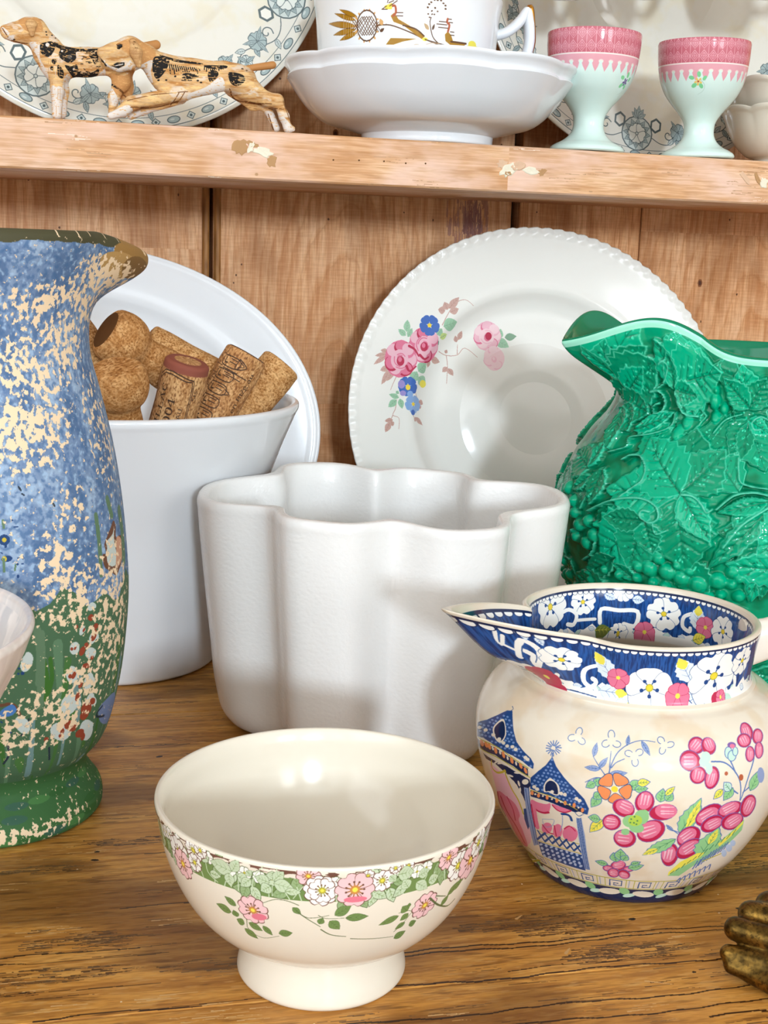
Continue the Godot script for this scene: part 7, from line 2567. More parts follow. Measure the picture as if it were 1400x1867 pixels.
func paint_jug_collar(d: Paint) -> void:
	d.brush([1424, 135, 1424, 156, 1441, 168, 1471, 161, 1475, 150, 1455, 149], 9.6, WHITE)
	d.brush([1432, 135, 1434, 154, 1445, 162], 1.8, NAVY)
	d.brush([1559, 100, 1589, 114, 1601, 143, 1571, 156, 1561, 145], 13.8, WHITE)
	d.leaf(1232, 119, 98.3, 45.1, -2.18, ICE, PALEBLUE, 1.1, STEEL, 1.5, 6)
	d.leaf(1201, 76, 45.6, 25.9, -2.18, LEMON, LEMON, 0.0, OLIVE, 0.0, 4)
	d.leaf(1195, 149, 75.1, 34.5, 0.00, ICE, PALEBLUE, 0.9, STEEL, 1.3, 6)
	d.leaf(1237, 147, 33.5, 19.1, 0.05, LEMON, LEMON, 0.0, OLIVE, 0.0, 4)
	d.leaf(1233, 175, 56.2, 24.9, -0.09, ICE, PALEBLUE, 0.8, STEEL, 1.1, 6)
	d.leaf(1264, 172, 25.3, 13.4, -0.08, LEMON, LEMON, 0.0, OLIVE, 0.0, 4)
	d.leaf(1438, 112, 94.0, 49.4, -2.07, ICE, PALEBLUE, 1.1, STEEL, 1.5, 6)
	d.leaf(1414, 69, 44.6, 27.5, -2.05, LEMON, LEMON, 0.0, OLIVE, 0.0, 4)
	d.oval(1364, 161, 16.5, 10.9, ICE, 3.08)
	d.oval(1479, 164, 15.6, 6.9, MINT, 3.11)
	d.oval(1559, 165, 24.4, 10.1, MINT, 3.10)
	d.flower(1326, 128, 60.1, 5, 0.88, WHITE, NAVY, 1.0, Color(0, 0, 0, 0), 0.00, 1.1, 0.1)
	dots(d, 1326, 128, 60.1, 0.88)
	d.flower(1507, 100, 78.2, 5, 0.65, WHITE, NAVY, 1.3, Color(0, 0, 0, 0), 0.14, 1.1, 0.1)
	dots(d, 1507, 100, 78.2, 0.65)
	d.flower(1617, 71, 45.8, 5, 0.49, WHITE, NAVY, 1.7, Color(0, 0, 0, 0), 0.14, 1.1, 0.1)
	dots(d, 1617, 71, 45.8, 0.49)
	d.flower(1243, 109, 28.8, 5, 0.05, ROSE, CRIMSON, 1.1, LEMON, 0.0, 1.0, 0.1)
	d.flower(1404, 147, 33.1, 5, 0.43, ROSE, CRIMSON, 1.0, LEMON, 0.0, 1.0, 0.1)
	d.flower(1528, 166, 20.7, 5, 0.15, CRIMSON, CRIMSON, 0.9, LEMON, 0.0, 1.0, 0.1)
	d.flower(1541, 159, 16.5, 5, 0.13, ROSE, CRIMSON, 1.0, LEMON, 0.0, 1.0, 0.1)
	d.brush([1092, 123, 1076, 154, 1130, 157, 1186, 158, 1174, 142], 10.6, WHITE)
	d.brush([1075, 162, 1130, 161, 1188, 163], 1.8, NAVY)
	d.brush([1177, 86, 1154, 100, 1150, 133, 1170, 147, 1183, 131, 1172, 125], 11.8, WHITE)
	d.brush([1048, 74, 1067, 33, 1085, 55, 1064, 102, 1066, 81, 1072, 67, 1063, 57], 10.5, WHITE)
	d.brush([1053, 74, 1066, 44, 1077, 64, 1067, 86], 1.5, NAVY)
	d.flower(1114, 71, 34.4, 5, 0.89, WHITE, NAVY, 0.8, Color(0, 0, 0, 0), 0.14, 1.1, 0.1)
	dots(d, 1114, 71, 34.4, 0.89)
	d.flower(1057, 1, 17.8, 5, 0.21, WHITE, NAVY, 0.5, Color(0, 0, 0, 0), 0.14, 1.1, 0.1)
	dots(d, 1057, 1, 17.8, 0.21)
	d.flower(1028, 0, 10.5, 5, 0.23, WHITE, NAVY, 0.4, Color(0, 0, 0, 0), 0.14, 1.1, 0.1)
	dots(d, 1028, 0, 10.5, 0.23)
	d.flower(1085, 0, 6.0, 9, 0.00, WHITE, NAVY, 0.2, YELLOW, 0.0, 0.6, 0.1)
	d.leaf(1090, 18, 20.6, 9.9, 1.40, ICE, PALEBLUE, 0.7, STEEL, 0.9, 6)
	d.leaf(1074, 3, 28.0, 11.3, 1.57, ICE, PALEBLUE, 0.7, STEEL, 0.9, 6)
	d.flower(1023, 130, 38.5, 5, -0.01, WHITE, NAVY, 1.4, Color(0, 0, 0, 0), 0.14, 1.1, 0.1)
	dots(d, 1023, 130, 38.5, -0.01)
	d.flower(1055, 140, 34.4, 5, 0.09, CRIMSON, CRIMSON, 1.3, LEMON, 0.0, 1.0, 0.1)
	d.flower(1085, 178, 21.5, 5, -0.01, CRIMSON, CRIMSON, 1.0, LEMON, 0.0, 1.0, 0.1)
	d.oval(1029, 177, 23.0, 10.5, ICE, -2.83)
	d.brush([1032, 15, 1040, 20, 1032, 44, 1036, 50, 1046, 29], 5.5, WHITE)
	d.brush([1038, 50, 1050, 59], 5.5, WHITE)
	d.brush([1034, 29, 1030, 44, 1033, 55], 1.1, NAVY)
	d.flower(180, 80, 56.0, 5, 3.07, WHITE, NAVY, 1.3, Color(0, 0, 0, 0), 0.14, 1.1, 0.1)
	dots(d, 180, 80, 56.0, 3.07)
	d.flower(315, 14, 36.9, 10, -3.10, WHITE, NAVY, 0.8, YELLOW, 0.0, 0.55, 0.1)
	d.leaf(375, 26, 38.5, 21.1, 2.66, ICE, PALEBLUE, 1.3, STEEL, 1.7, 6)
	d.leaf(284, 40, 36.2, 24.9, 3.09, ICE, PALEBLUE, 1.2, STEEL, 1.7, 6)
	d.brush([389, 126, 386, 78, 327, 82, 266, 82, 270, 132, 308, 129], 14.6, WHITE)
	d.brush([371, 135, 369, 99, 285, 102, 287, 121], 2.6, NAVY)
	d.brush([203, 141, 198, 159, 143, 158, 94, 154], 10.6, WHITE)
	d.brush([87, 61, 112, 78, 112, 111, 87, 123, 85, 111], 13.2, WHITE)
	d.leaf(61, 109, 81.1, 49.5, -1.51, ICE, PALEBLUE, 1.4, STEEL, 1.8, 6)
	d.leaf(63, 63, 35.8, 26.1, -1.49, LEMON, LEMON, 0.0, OLIVE, 0.0, 4)
	d.flower(29, 94, 35.2, 5, -3.07, ROSE, CRIMSON, 1.4, LEMON, 0.0, 1.0, 0.1)
	d.flower(238, 150, 33.4, 5, 3.10, ROSE, CRIMSON, 1.1, LEMON, 0.0, 1.0, 0.1)
	d.flower(324, 158, 30.9, 5, 2.99, WHITE, NAVY, 1.0, Color(0, 0, 0, 0), 0.14, 1.1, 0.1)
	dots(d, 324, 158, 30.9, 2.99)
	d.leaf(405, 151, 56.1, 34.8, -3.09, MOSS, DKGREEN, 1.2, LEMON, 1.5)
	d.leaf(70, 148, 51.3, 34.8, -2.67, LEMON, DKGREEN, 1.3, MOSS, 1.7)
	d.flower(2001, 87, 51.3, 5, -1.35, WHITE, NAVY, 1.5, Color(0, 0, 0, 0), 0.14, 1.1, 0.1)
	dots(d, 2001, 87, 51.3, -1.35)
	d.flower(593, 48, 72.9, 5, 2.77, WHITE, NAVY, 1.6, Color(0, 0, 0, 0), 0.14, 1.1, 0.1)
	dots(d, 593, 48, 72.9, 2.77)
	d.flower(452, 50, 45.0, 5, 2.90, WHITE, NAVY, 1.4, Color(0, 0, 0, 0), 0.14, 1.1, 0.1)
	dots(d, 452, 50, 45.0, 2.90)
	d.leaf(823, 0, 104.4, 28.0, 3.14, ICE, PALEBLUE, 1.4, STEEL, 1.9, 6)
	d.leaf(742, 0, 23.9, 7.5, 3.14, LEMON, LEMON, 0.0, OLIVE, 0.0, 4)
	d.brush([547, 82, 508, 71, 477, 92, 487, 125, 513, 122], 14.2, WHITE)
	d.brush([472, 113, 407, 113], 11.5, WHITE)


func paint_bowl(b: Paint) -> void:
	var lo := 67.0
	b.fill([0, 18, 2048, 18, 2048, int(lo), 0, int(lo)], LEAFY)
	var rng := RandomNumberGenerator.new()
	rng.seed = 21
	for k in 150:
		b.leaf(rng.randf() * 2048, rng.randf_range(24, lo - 6), 34, 20, rng.randf() * TAU, PALELEAF if k % 2 else MIDLEAF, DKLEAF, 1.0, LEAFY, 1.2)
	for k in 70:
		var x := k * 30.0 + rng.randf() * 12.0
		b.brush([int(x), int(lo), int(x + rng.randf_range(-16, 16)), int(lo * 0.6)], 2.2, PALELEAF)
	for k in 44:
		var x := 1350.0 + k * 27.0 + rng.randf() * 14.0
		b.flower(x, rng.randf_range(40, lo - 12), 24, 5, rng.randf() * 6.0, WHITE if k % 3 else PINKY, BROWN, 1.2, OLIVE, 0.1, 1.2, 0.1)
	b.fill([0, 7, 2048, 7, 2048, 16, 0, 16], BROWN)
	for k in 120:
		b.oval(rng.randf() * 2048, rng.randf_range(6, 20), rng.randf_range(5, 22), rng.randf_range(2, 6), BOWL_CREAM, rng.randf_range(-0.2, 0.2))
	for k in 60:
		b.flower(rng.randf() * 2048, rng.randf_range(18, 30), 13, 4, rng.randf() * 6.0, WHITE if k % 3 else PALELEAF, DKLEAF, 1.0, OLIVE, 0.1, 1.2, 0.1)
	b.flower(629, 44, 32.0, 5, -0.15, WHITE, BROWN, 1.9, Color(0, 0, 0, 0), 0.14, 1.0, 0.10)
	stamens(b, 629, 44, 38.1, OLIVE)
	b.flower(638, 64, 28.8, 5, 0.48, PINKY, BROWN, 1.9, Color(0, 0, 0, 0), 0.14, 1.0, 0.10)
	stamens(b, 638, 64, 34.3, RUSTY)
	b.flower(682, 18, 22.0, 5, -0.22, WHITE, BROWN, 1.6, Color(0, 0, 0, 0), 0.14, 1.0, 0.10)
	stamens(b, 682, 18, 26.2, OLIVE)
	b.flower(702, 11, 15.0, 5, 0.52, WHITE, BROWN, 1.5, Color(0, 0, 0, 0), 0.14, 1.0, 0.10)
	stamens(b, 702, 11, 17.8, OLIVE)
	b.flower(680, 44, 17.6, 5, -0.34, WHITE, BROWN, 1.7, Color(0, 0, 0, 0), 0.14, 1.0, 0.10)
	stamens(b, 680, 44, 21.0, OLIVE)
	b.flower(912, 15, 20.7, 5, 0.12, PINKY, BROWN, 1.1, Color(0, 0, 0, 0), 0.14, 1.0, 0.10)
	stamens(b, 912, 15, 24.7, RUSTY)
	b.flower(934, 44, 30.3, 5, 0.45, WHITE, BROWN, 1.4, Color(0, 0, 0, 0), 0.14, 1.0, 0.10)
	stamens(b, 934, 44, 36.1, OLIVE)
	b.flower(936, 44, 24.2, 5, 0.23, WHITE, BROWN, 1.2, Color(0, 0, 0, 0), 0.14, 1.0, 0.10)
	stamens(b, 936, 44, 28.8, OLIVE)
	b.flower(1014, 17, 11.1, 5, 0.32, WHITE, BROWN, 1.3, Color(0, 0, 0, 0), 0.14, 1.0, 0.10)
	stamens(b, 1014, 17, 13.2, OLIVE)
	b.flower(1041, 31, 20.8, 5, 0.52, WHITE, BROWN, 1.3, Color(0, 0, 0, 0), 0.14, 1.0, 0.10)
	stamens(b, 1041, 31, 24.8, OLIVE)
	b.flower(993, 44, 34.3, 5, 0.33, PINKY, BROWN, 1.2, Color(0, 0, 0, 0), 0.14, 1.0, 0.10)
	stamens(b, 993, 44, 40.8, RUSTY)
	b.oval(995, 64, 21.2, 6.2, DEEPPINK, 0.00)
	b.flower(1063, 9, 10.3, 5, 0.37, WHITE, BROWN, 1.2, Color(0, 0, 0, 0), 0.14, 1.0, 0.10)
	stamens(b, 1063, 9, 12.3, OLIVE)
	b.flower(1088, 9, 10.6, 5, 0.66, WHITE, BROWN, 1.3, Color(0, 0, 0, 0), 0.14, 1.0, 0.10)
	stamens(b, 1088, 9, 12.6, OLIVE)
	b.flower(1180, 20, 23.7, 5, 0.48, PINKY, BROWN, 1.6, Color(0, 0, 0, 0), 0.14, 1.0, 0.10)
	stamens(b, 1180, 20, 28.2, RUSTY)
	b.flower(1215, 50, 28.9, 5, 0.48, WHITE, BROWN, 1.8, Color(0, 0, 0, 0), 0.14, 1.0, 0.10)
	stamens(b, 1215, 50, 34.4, OLIVE)
	b.flower(1261, 57, 39.3, 5, 0.52, PINKY, BROWN, 2.1, Color(0, 0, 0, 0), 0.14, 1.0, 0.10)
	stamens(b, 1261, 57, 46.8, RUSTY)
	b.flower(1284, 31, 27.9, 5, 0.47, WHITE, BROWN, 2.4, Color(0, 0, 0, 0), 0.14, 1.0, 0.10)
	stamens(b, 1284, 31, 33.2, OLIVE)
	b.leaf(1070, 24, 31.0, 30.6, 0.00, PALELEAF, LEAFY, 0.6, LEAFY, 0.8)
	b.leaf(1113, 37, 23.9, 21.9, -0.28, PALELEAF, LEAFY, 0.5, LEAFY, 0.8)
	b.leaf(1110, 50, 34.3, 21.9, 0.62, PALELEAF, LEAFY, 0.5, LEAFY, 0.8)
	b.leaf(1095, 57, 23.7, 20.9, -2.15, PALELEAF, LEAFY, 0.5, LEAFY, 0.8)
	b.leaf(1138, 57, 23.9, 22.3, -0.28, PALELEAF, LEAFY, 0.6, LEAFY, 1.0)
	b.leaf(1055, 24, 17.8, 16.0, 0.83, PALELEAF, LEAFY, 0.5, LEAFY, 0.8)
	b.leaf(770, 31, 46.5, 31.4, -3.00, PALELEAF, DKLEAF, 0.5, LEAFY, 0.8)
	b.leaf(771, 31, 32.1, 19.9, -1.05, PALELEAF, DKLEAF, 0.5, LEAFY, 0.7)
	b.leaf(763, 37, 26.5, 21.5, 1.50, PALELEAF, DKLEAF, 0.5, LEAFY, 0.8)
	b.leaf(781, 37, 24.9, 23.1, 0.27, PALELEAF, DKLEAF, 0.5, LEAFY, 0.8)
	b.leaf(808, 37, 28.9, 18.5, 2.39, PALELEAF, DKLEAF, 0.5, LEAFY, 0.8)
	b.leaf(843, 37, 26.8, 23.3, -2.89, PALELEAF, DKLEAF, 0.5, LEAFY, 0.8)
	b.leaf(849, 31, 19.5, 20.9, -1.52, PALELEAF, DKLEAF, 0.5, LEAFY, 0.7)
	b.leaf(851, 31, 28.5, 19.9, -0.84, PALELEAF, DKLEAF, 0.5, LEAFY, 0.7)
	b.leaf(851, 37, 36.6, 27.2, 0.18, PALELEAF, DKLEAF, 0.5, LEAFY, 0.7)
	b.leaf(845, 44, 23.1, 22.8, 2.53, PALELEAF, DKLEAF, 0.6, LEAFY, 0.9)
	b.leaf(871, 50, 28.0, 14.8, 0.00, PALELEAF, DKLEAF, 0.5, LEAFY, 0.7)
	b.leaf(801, 22, 12.3, 15.7, 0.75, PALELEAF, DKLEAF, 0.5, LEAFY, 0.8)
	b.leaf(719, 50, 26.0, 16.1, 0.00, PALELEAF, DKLEAF, 0.6, LEAFY, 1.0)
	b.brush([766, 64, 770, 44, 750, 13], 1.8, PALELEAF)
	b.brush([847, 64, 849, 37, 859, 3], 1.7, PALELEAF)
	b.brush([712, 24, 714, 50, 736, 64], 2.0, PALELEAF)
	b.brush([809, 57, 815, 31, 835, 3], 1.8, PALELEAF)
	b.brush([885, 64, 903, 37], 1.7, PALELEAF)
	b.brush([895, 77, 875, 70, 852, 70, 827, 83], 1.5, STEM, 0.6)
	b.brush([775, 110, 788, 124, 785, 151], 1.9, STEM, 0.6)
	b.leaf(770, 104, 25.9, 14.7, -2.59, LEAFY, DKLEAF, 0.7, DKLEAF, 0.7)
	b.leaf(755, 124, 34.7, 19.0, -2.94, LEAFY, DKLEAF, 0.6, DKLEAF, 0.6)
	b.leaf(767, 131, 14.5, 16.1, -1.92, LEAFY, DKLEAF, 0.6, DKLEAF, 0.6)
	b.leaf(780, 145, 16.5, 19.3, -2.72, LEAFY, DKLEAF, 0.6, DKLEAF, 0.6)
	b.brush([785, 151, 794, 165, 818, 172, 852, 158], 1.4, STEM, 0.6)
	b.leaf(792, 138, 29.4, 17.3, 0.48, LEAFY, DKLEAF, 0.6, DKLEAF, 0.6)
	b.leaf(778, 158, 31.7, 18.0, 0.71, LEAFY, DKLEAF, 0.7, DKLEAF, 0.7)
	b.leaf(822, 138, 26.0, 13.5, 0.91, LEAFY, DKLEAF, 0.6, DKLEAF, 0.6)
	b.leaf(853, 151, 27.8, 17.2, -0.25, LEAFY, DKLEAF, 0.6, DKLEAF, 0.6)
	b.flower(806, 104, 30.0, 5, 0.66, PINKY, BROWN, 1.5, Color(0, 0, 0, 0), 0.14, 1.0, 0.10)
	stamens(b, 806, 104, 35.8, RUSTY)
	b.oval(817, 117, 15.9, 7.8, DEEPPINK, 2.96)
	b.brush([887, 83, 898, 97, 934, 124], 2.2, STEM, 0.6)
	b.leaf(884, 83, 19.4, 12.4, 0.76, LEAFY, DKLEAF, 0.5, DKLEAF, 0.5)
	b.brush([891, 90, 912, 104, 949, 97], 1.5, STEM, 0.6)
	b.brush([930, 97, 944, 104, 977, 104], 1.3, STEM, 0.6)
	b.leaf(960, 97, 34.4, 19.7, -0.62, LEAFY, DKLEAF, 0.5, DKLEAF, 0.5)
	b.leaf(980, 104, 42.0, 17.4, 0.00, LEAFY, DKLEAF, 0.6, DKLEAF, 0.6)
	b.leaf(932, 117, 14.9, 12.8, -1.16, LEAFY, DKLEAF, 0.6, DKLEAF, 0.6)
	b.leaf(951, 110, 27.9, 20.6, 0.82, LEAFY, DKLEAF, 0.5, DKLEAF, 0.5)
	b.brush([935, 131, 955, 145, 984, 151], 2.4, STEM, 0.6)
	b.brush([1084, 110, 1105, 110, 1116, 117], 1.3, STEM, 0.6)
	b.leaf(1102, 110, 18.8, 18.9, -2.33, LEAFY, DKLEAF, 0.6, DKLEAF, 0.6)
	b.leaf(1100, 97, 7.0, 9.4, 0.00, LEAFY, DKLEAF, 0.6, DKLEAF, 0.6)
	b.leaf(1085, 117, 40.4, 15.3, 2.80, LEAFY, DKLEAF, 0.6, DKLEAF, 0.6)
	b.leaf(1106, 117, 19.5, 14.1, 2.37, LEAFY, DKLEAF, 0.6, DKLEAF, 0.6)
	b.leaf(1104, 138, 22.6, 12.8, 2.49, LEAFY, DKLEAF, 0.6, DKLEAF, 0.6)
	b.leaf(1118, 151, 15.6, 18.5, -0.45, LEAFY, DKLEAF, 0.7, DKLEAF, 0.7)
	b.leaf(1092, 179, 26.0, 21.8, -0.56, LEAFY, DKLEAF, 0.7, DKLEAF, 0.7)
	b.brush([994, 158, 1034, 165, 1088, 172], 1.8, STEM, 0.6)
	b.brush([1085, 158, 1101, 138, 1113, 117], 1.6, STEM, 0.6)
	b.flower(1143, 110, 28.4, 5, 0.87, PINKY, BROWN, 1.7, Color(0, 0, 0, 0), 0.14, 1.0, 0.10)
	stamens(b, 1143, 110, 33.8, RUSTY)
	b.brush([1152, 97, 1183, 124, 1225, 145, 1247, 138], 4.5, STEM, 0.6)
	b.leaf(1205, 110, 34.7, 17.1, -0.63, LEAFY, DKLEAF, 0.9, DKLEAF, 0.9)
	b.leaf(1195, 131, 24.2, 15.6, -1.00, LEAFY, DKLEAF, 0.9, DKLEAF, 0.9)
	b.brush([1167, 97, 1199, 110], 2.6, STEM, 0.6)
	b.leaf(1218, 104, 32.0, 16.6, -0.44, LEAFY, DKLEAF, 0.8, DKLEAF, 0.8)


func stamens(b: Paint, x: float, y: float, r: float, c: Color) -> void:
	for k in 11:
		var a := TAU * k / 11.0
		b.brush([x, y, x + cos(a) * r * 0.36, y + sin(a) * r * 0.36], maxf(1.0, r * 0.05), c.darkened(0.25))
		b.oval(x + cos(a) * r * 0.40, y + sin(a) * r * 0.40, r * 0.05, r * 0.05, BROWN)
	b.oval(x, y, r * 0.22, r * 0.22, c)
	b.oval(x, y, r * 0.12, r * 0.12, LEMON)


func paint_gilt(b: Paint) -> void:
	b.fill([0, 0, 1536, 0, 1536, 9, 0, 9], GOLDD)
	b.leaf(557, 79, 62.8, 9.3, -2.81, GOLDD, UMBER, 0.8, UMBER, 0.0)
	b.leaf(552, 86, 77.1, 9.6, -2.87, GOLDD, UMBER, 0.9, UMBER, 0.0)
	b.leaf(553, 99, 105.2, 13.1, -3.01, GOLDD, UMBER, 1.0, UMBER, 0.0)
	b.leaf(552, 106, 82.8, 11.3, 3.06, GOLDD, UMBER, 0.9, UMBER, 0.0)
	b.leaf(556, 113, 61.6, 10.9, 2.92, GOLDD, UMBER, 0.8, UMBER, 0.0)
	b.brush([513, 72, 512, 127], 1.8, TAN)
	b.brush([522, 79, 519, 120], 1.7, TAN)
	b.brush([529, 79, 527, 120], 1.7, TAN)
	b.brush([536, 79, 535, 120], 1.7, TAN)
	b.brush([543, 79, 542, 120], 1.7, TAN)
	b.brush([551, 86, 549, 120], 1.6, TAN)
	b.brush([557, 86, 556, 120], 1.6, TAN)
	b.brush([611, 99, 620, 99], 4.1, GOLDL)
	b.brush([609, 113, 616, 113], 4.1, GOLDL)
	b.brush([602, 120, 608, 127], 4.8, GOLDL)
	b.brush([591, 120, 593, 134], 4.2, GOLDL)
	b.brush([579, 120, 577, 134], 4.3, GOLDL)
	b.brush([568, 120, 562, 127], 4.4, GOLDL)
	b.brush([560, 106, 551, 113], 4.4, GOLDL)
	b.brush([557, 99, 548, 99], 4.5, GOLDL)
	b.brush([560, 86, 551, 79], 4.4, GOLDL)
	b.brush([568, 79, 562, 72], 4.4, GOLDL)
	b.brush([579, 72, 578, 65], 4.2, GOLDL)
	b.brush([591, 72, 593, 65], 4.2, GOLDL)
	b.brush([602, 79, 607, 72], 4.1, GOLDL)
	b.brush([609, 86, 616, 86], 4.1, GOLDL)
	b.oval(585, 99, 35.0, 29.9, UMBER, 1.57)
	b.oval(585, 99, 32.0, 27.1, PORC, 1.57)
	b.brush([542, 86, 572, 120], 1.6, UMBER)
	b.brush([572, 79, 542, 106], 1.6, UMBER)
	b.brush([550, 86, 578, 120], 1.6, UMBER)
	b.brush([578, 79, 550, 106], 1.6, UMBER)
	b.brush([557, 86, 585, 120], 1.5, UMBER)
	b.brush([585, 79, 556, 106], 1.6, UMBER)
	b.brush([565, 86, 592, 120], 1.5, UMBER)
	b.brush([592, 79, 564, 113], 1.6, UMBER)
	b.brush([572, 79, 598, 120], 1.5, UMBER)
	b.brush([598, 79, 572, 120], 1.6, UMBER)
	b.brush([578, 79, 605, 120], 1.5, UMBER)
	b.brush([605, 86, 578, 120], 1.6, UMBER)
	b.brush([585, 79, 611, 113], 1.5, UMBER)
	b.brush([611, 92, 585, 120], 1.5, UMBER)
	b.brush([592, 79, 618, 113], 1.5, UMBER)
	b.brush([618, 92, 592, 120], 1.5, UMBER)
	b.brush([598, 79, 624, 113], 1.5, UMBER)
	b.brush([624, 92, 598, 120], 1.5, UMBER)
	b.brush([616, 99, 649, 99, 698, 113, 739, 127, 778, 134, 825, 141], 2.6, UMBER)
	b.leaf(628, 99, 15.4, 9.4, -2.03, GOLDL, GOLDD, 0.4, UMBER, 0.0)
	b.leaf(622, 113, 12.6, 6.7, -0.58, UMBER, UMBER, 0.4, UMBER, 0.0)
	b.fill([649, 79, 658, 72, 669, 86, 697, 99, 739, 120, 730, 127, 681, 99, 657, 92], GOLDD)
	b.brush([681, 99, 714, 106, 736, 120], 3.2, UMBER)
	b.brush([655, 79, 662, 72, 660, 58, 652, 58], 5.1, RUST)
	b.fill([632, 58, 652, 51, 652, 65, 636, 65], LEMON)
	b.brush([644, 51, 656, 47], 1.8, UMBER)
	b.brush([646, 58, 665, 47], 1.8, UMBER)
	b.brush([640, 51, 644, 42], 1.7, UMBER)
	b.brush([626, 65, 638, 58], 1.8, UMBER)
	b.brush([628, 65, 640, 65], 1.8, UMBER)
	b.brush([664, 72, 680, 72], 2.1, UMBER)
	b.brush([664, 79, 680, 79], 1.8, UMBER)
	b.brush([664, 79, 679, 79], 1.8, UMBER)
	b.fill([638, 141, 650, 127, 678, 127, 715, 127, 743, 127, 718, 127, 682, 134, 658, 141], GOLDD)
	b.oval(739, 127, 7.5, 3.9, LEMON, 0.03)
	b.brush([739, 127, 765, 134, 801, 141, 856, 141], 2.3, UMBER)
	b.brush([752, 79, 750, 92, 759, 120, 776, 134], 2.3, UMBER)
	b.brush([734, 141, 757, 134, 778, 134], 1.5, TAN)
	b.oval(742, 58, 2.8, 2.0, UMBER, 0.06)
	b.oval(745, 51, 2.8, 1.8, UMBER, 0.05)
	b.oval(750, 47, 2.8, 1.6, UMBER, 0.05)
	b.oval(758, 42, 2.8, 1.4, UMBER, 0.04)
	b.oval(766, 42, 2.9, 1.4, UMBER, 0.04)
	b.oval(775, 42, 2.9, 1.4, UMBER, 0.05)
	b.oval(782, 47, 2.9, 1.6, UMBER, 0.06)
	b.oval(788, 51, 3.0, 1.8, UMBER, 0.06)
	b.oval(789, 58, 3.0, 2.0, UMBER, 0.05)
	b.oval(753, 65, 2.6, 1.6, UMBER, 2.77)
	b.oval(761, 58, 2.5, 2.0, UMBER, 0.10)
	b.oval(754, 72, 2.5, 1.6, UMBER, 2.75)
	b.oval(768, 65, 2.5, 1.6, UMBER, 0.05)
	b.oval(744, 72, 2.4, 1.6, UMBER, 0.06)
	b.oval(760, 72, 2.4, 1.6, UMBER, 0.06)
	b.oval(748, 79, 2.4, 1.6, UMBER, 0.06)
	b.leaf(748, 106, 19.3, 8.8, -2.35, TAN, TAN, 0.0, UMBER, 0.0)
	b.leaf(757, 106, 14.8, 5.9, -1.21, UMBER, UMBER, 0.0, UMBER, 0.0)
	b.fill([792, 113, 800, 106, 810, 113, 818, 127, 860, 127, 852, 134, 809, 134, 795, 127], GOLDD)
	b.brush([811, 127, 829, 127, 860, 127], 4.1, UMBER)
	b.brush([800, 106, 803, 92, 796, 86, 797, 79], 5.7, RUST)
	b.brush([774, 86, 794, 86], 2.2, UMBER)
	b.brush([768, 92, 796, 92], 1.9, UMBER)
	b.brush([773, 99, 799, 99], 1.9, UMBER)
	b.brush([800, 79, 808, 79], 2.0, UMBER)
	b.brush([802, 86, 812, 86], 2.0, UMBER)
	b.brush([807, 106, 818, 106], 2.0, UMBER)
	b.brush([808, 113, 819, 113], 2.3, UMBER)
	b.oval(883, 127, 15.5, 8.7, LEMON, 0.04)
	b.oval(872, 134, 9.2, 4.6, LEMON, 0.05)
	b.oval(896, 134, 11.9, 5.3, LEMON, 2.98)
	b.oval(719, 141, 8.9, 2.6, TAN, 0.01)


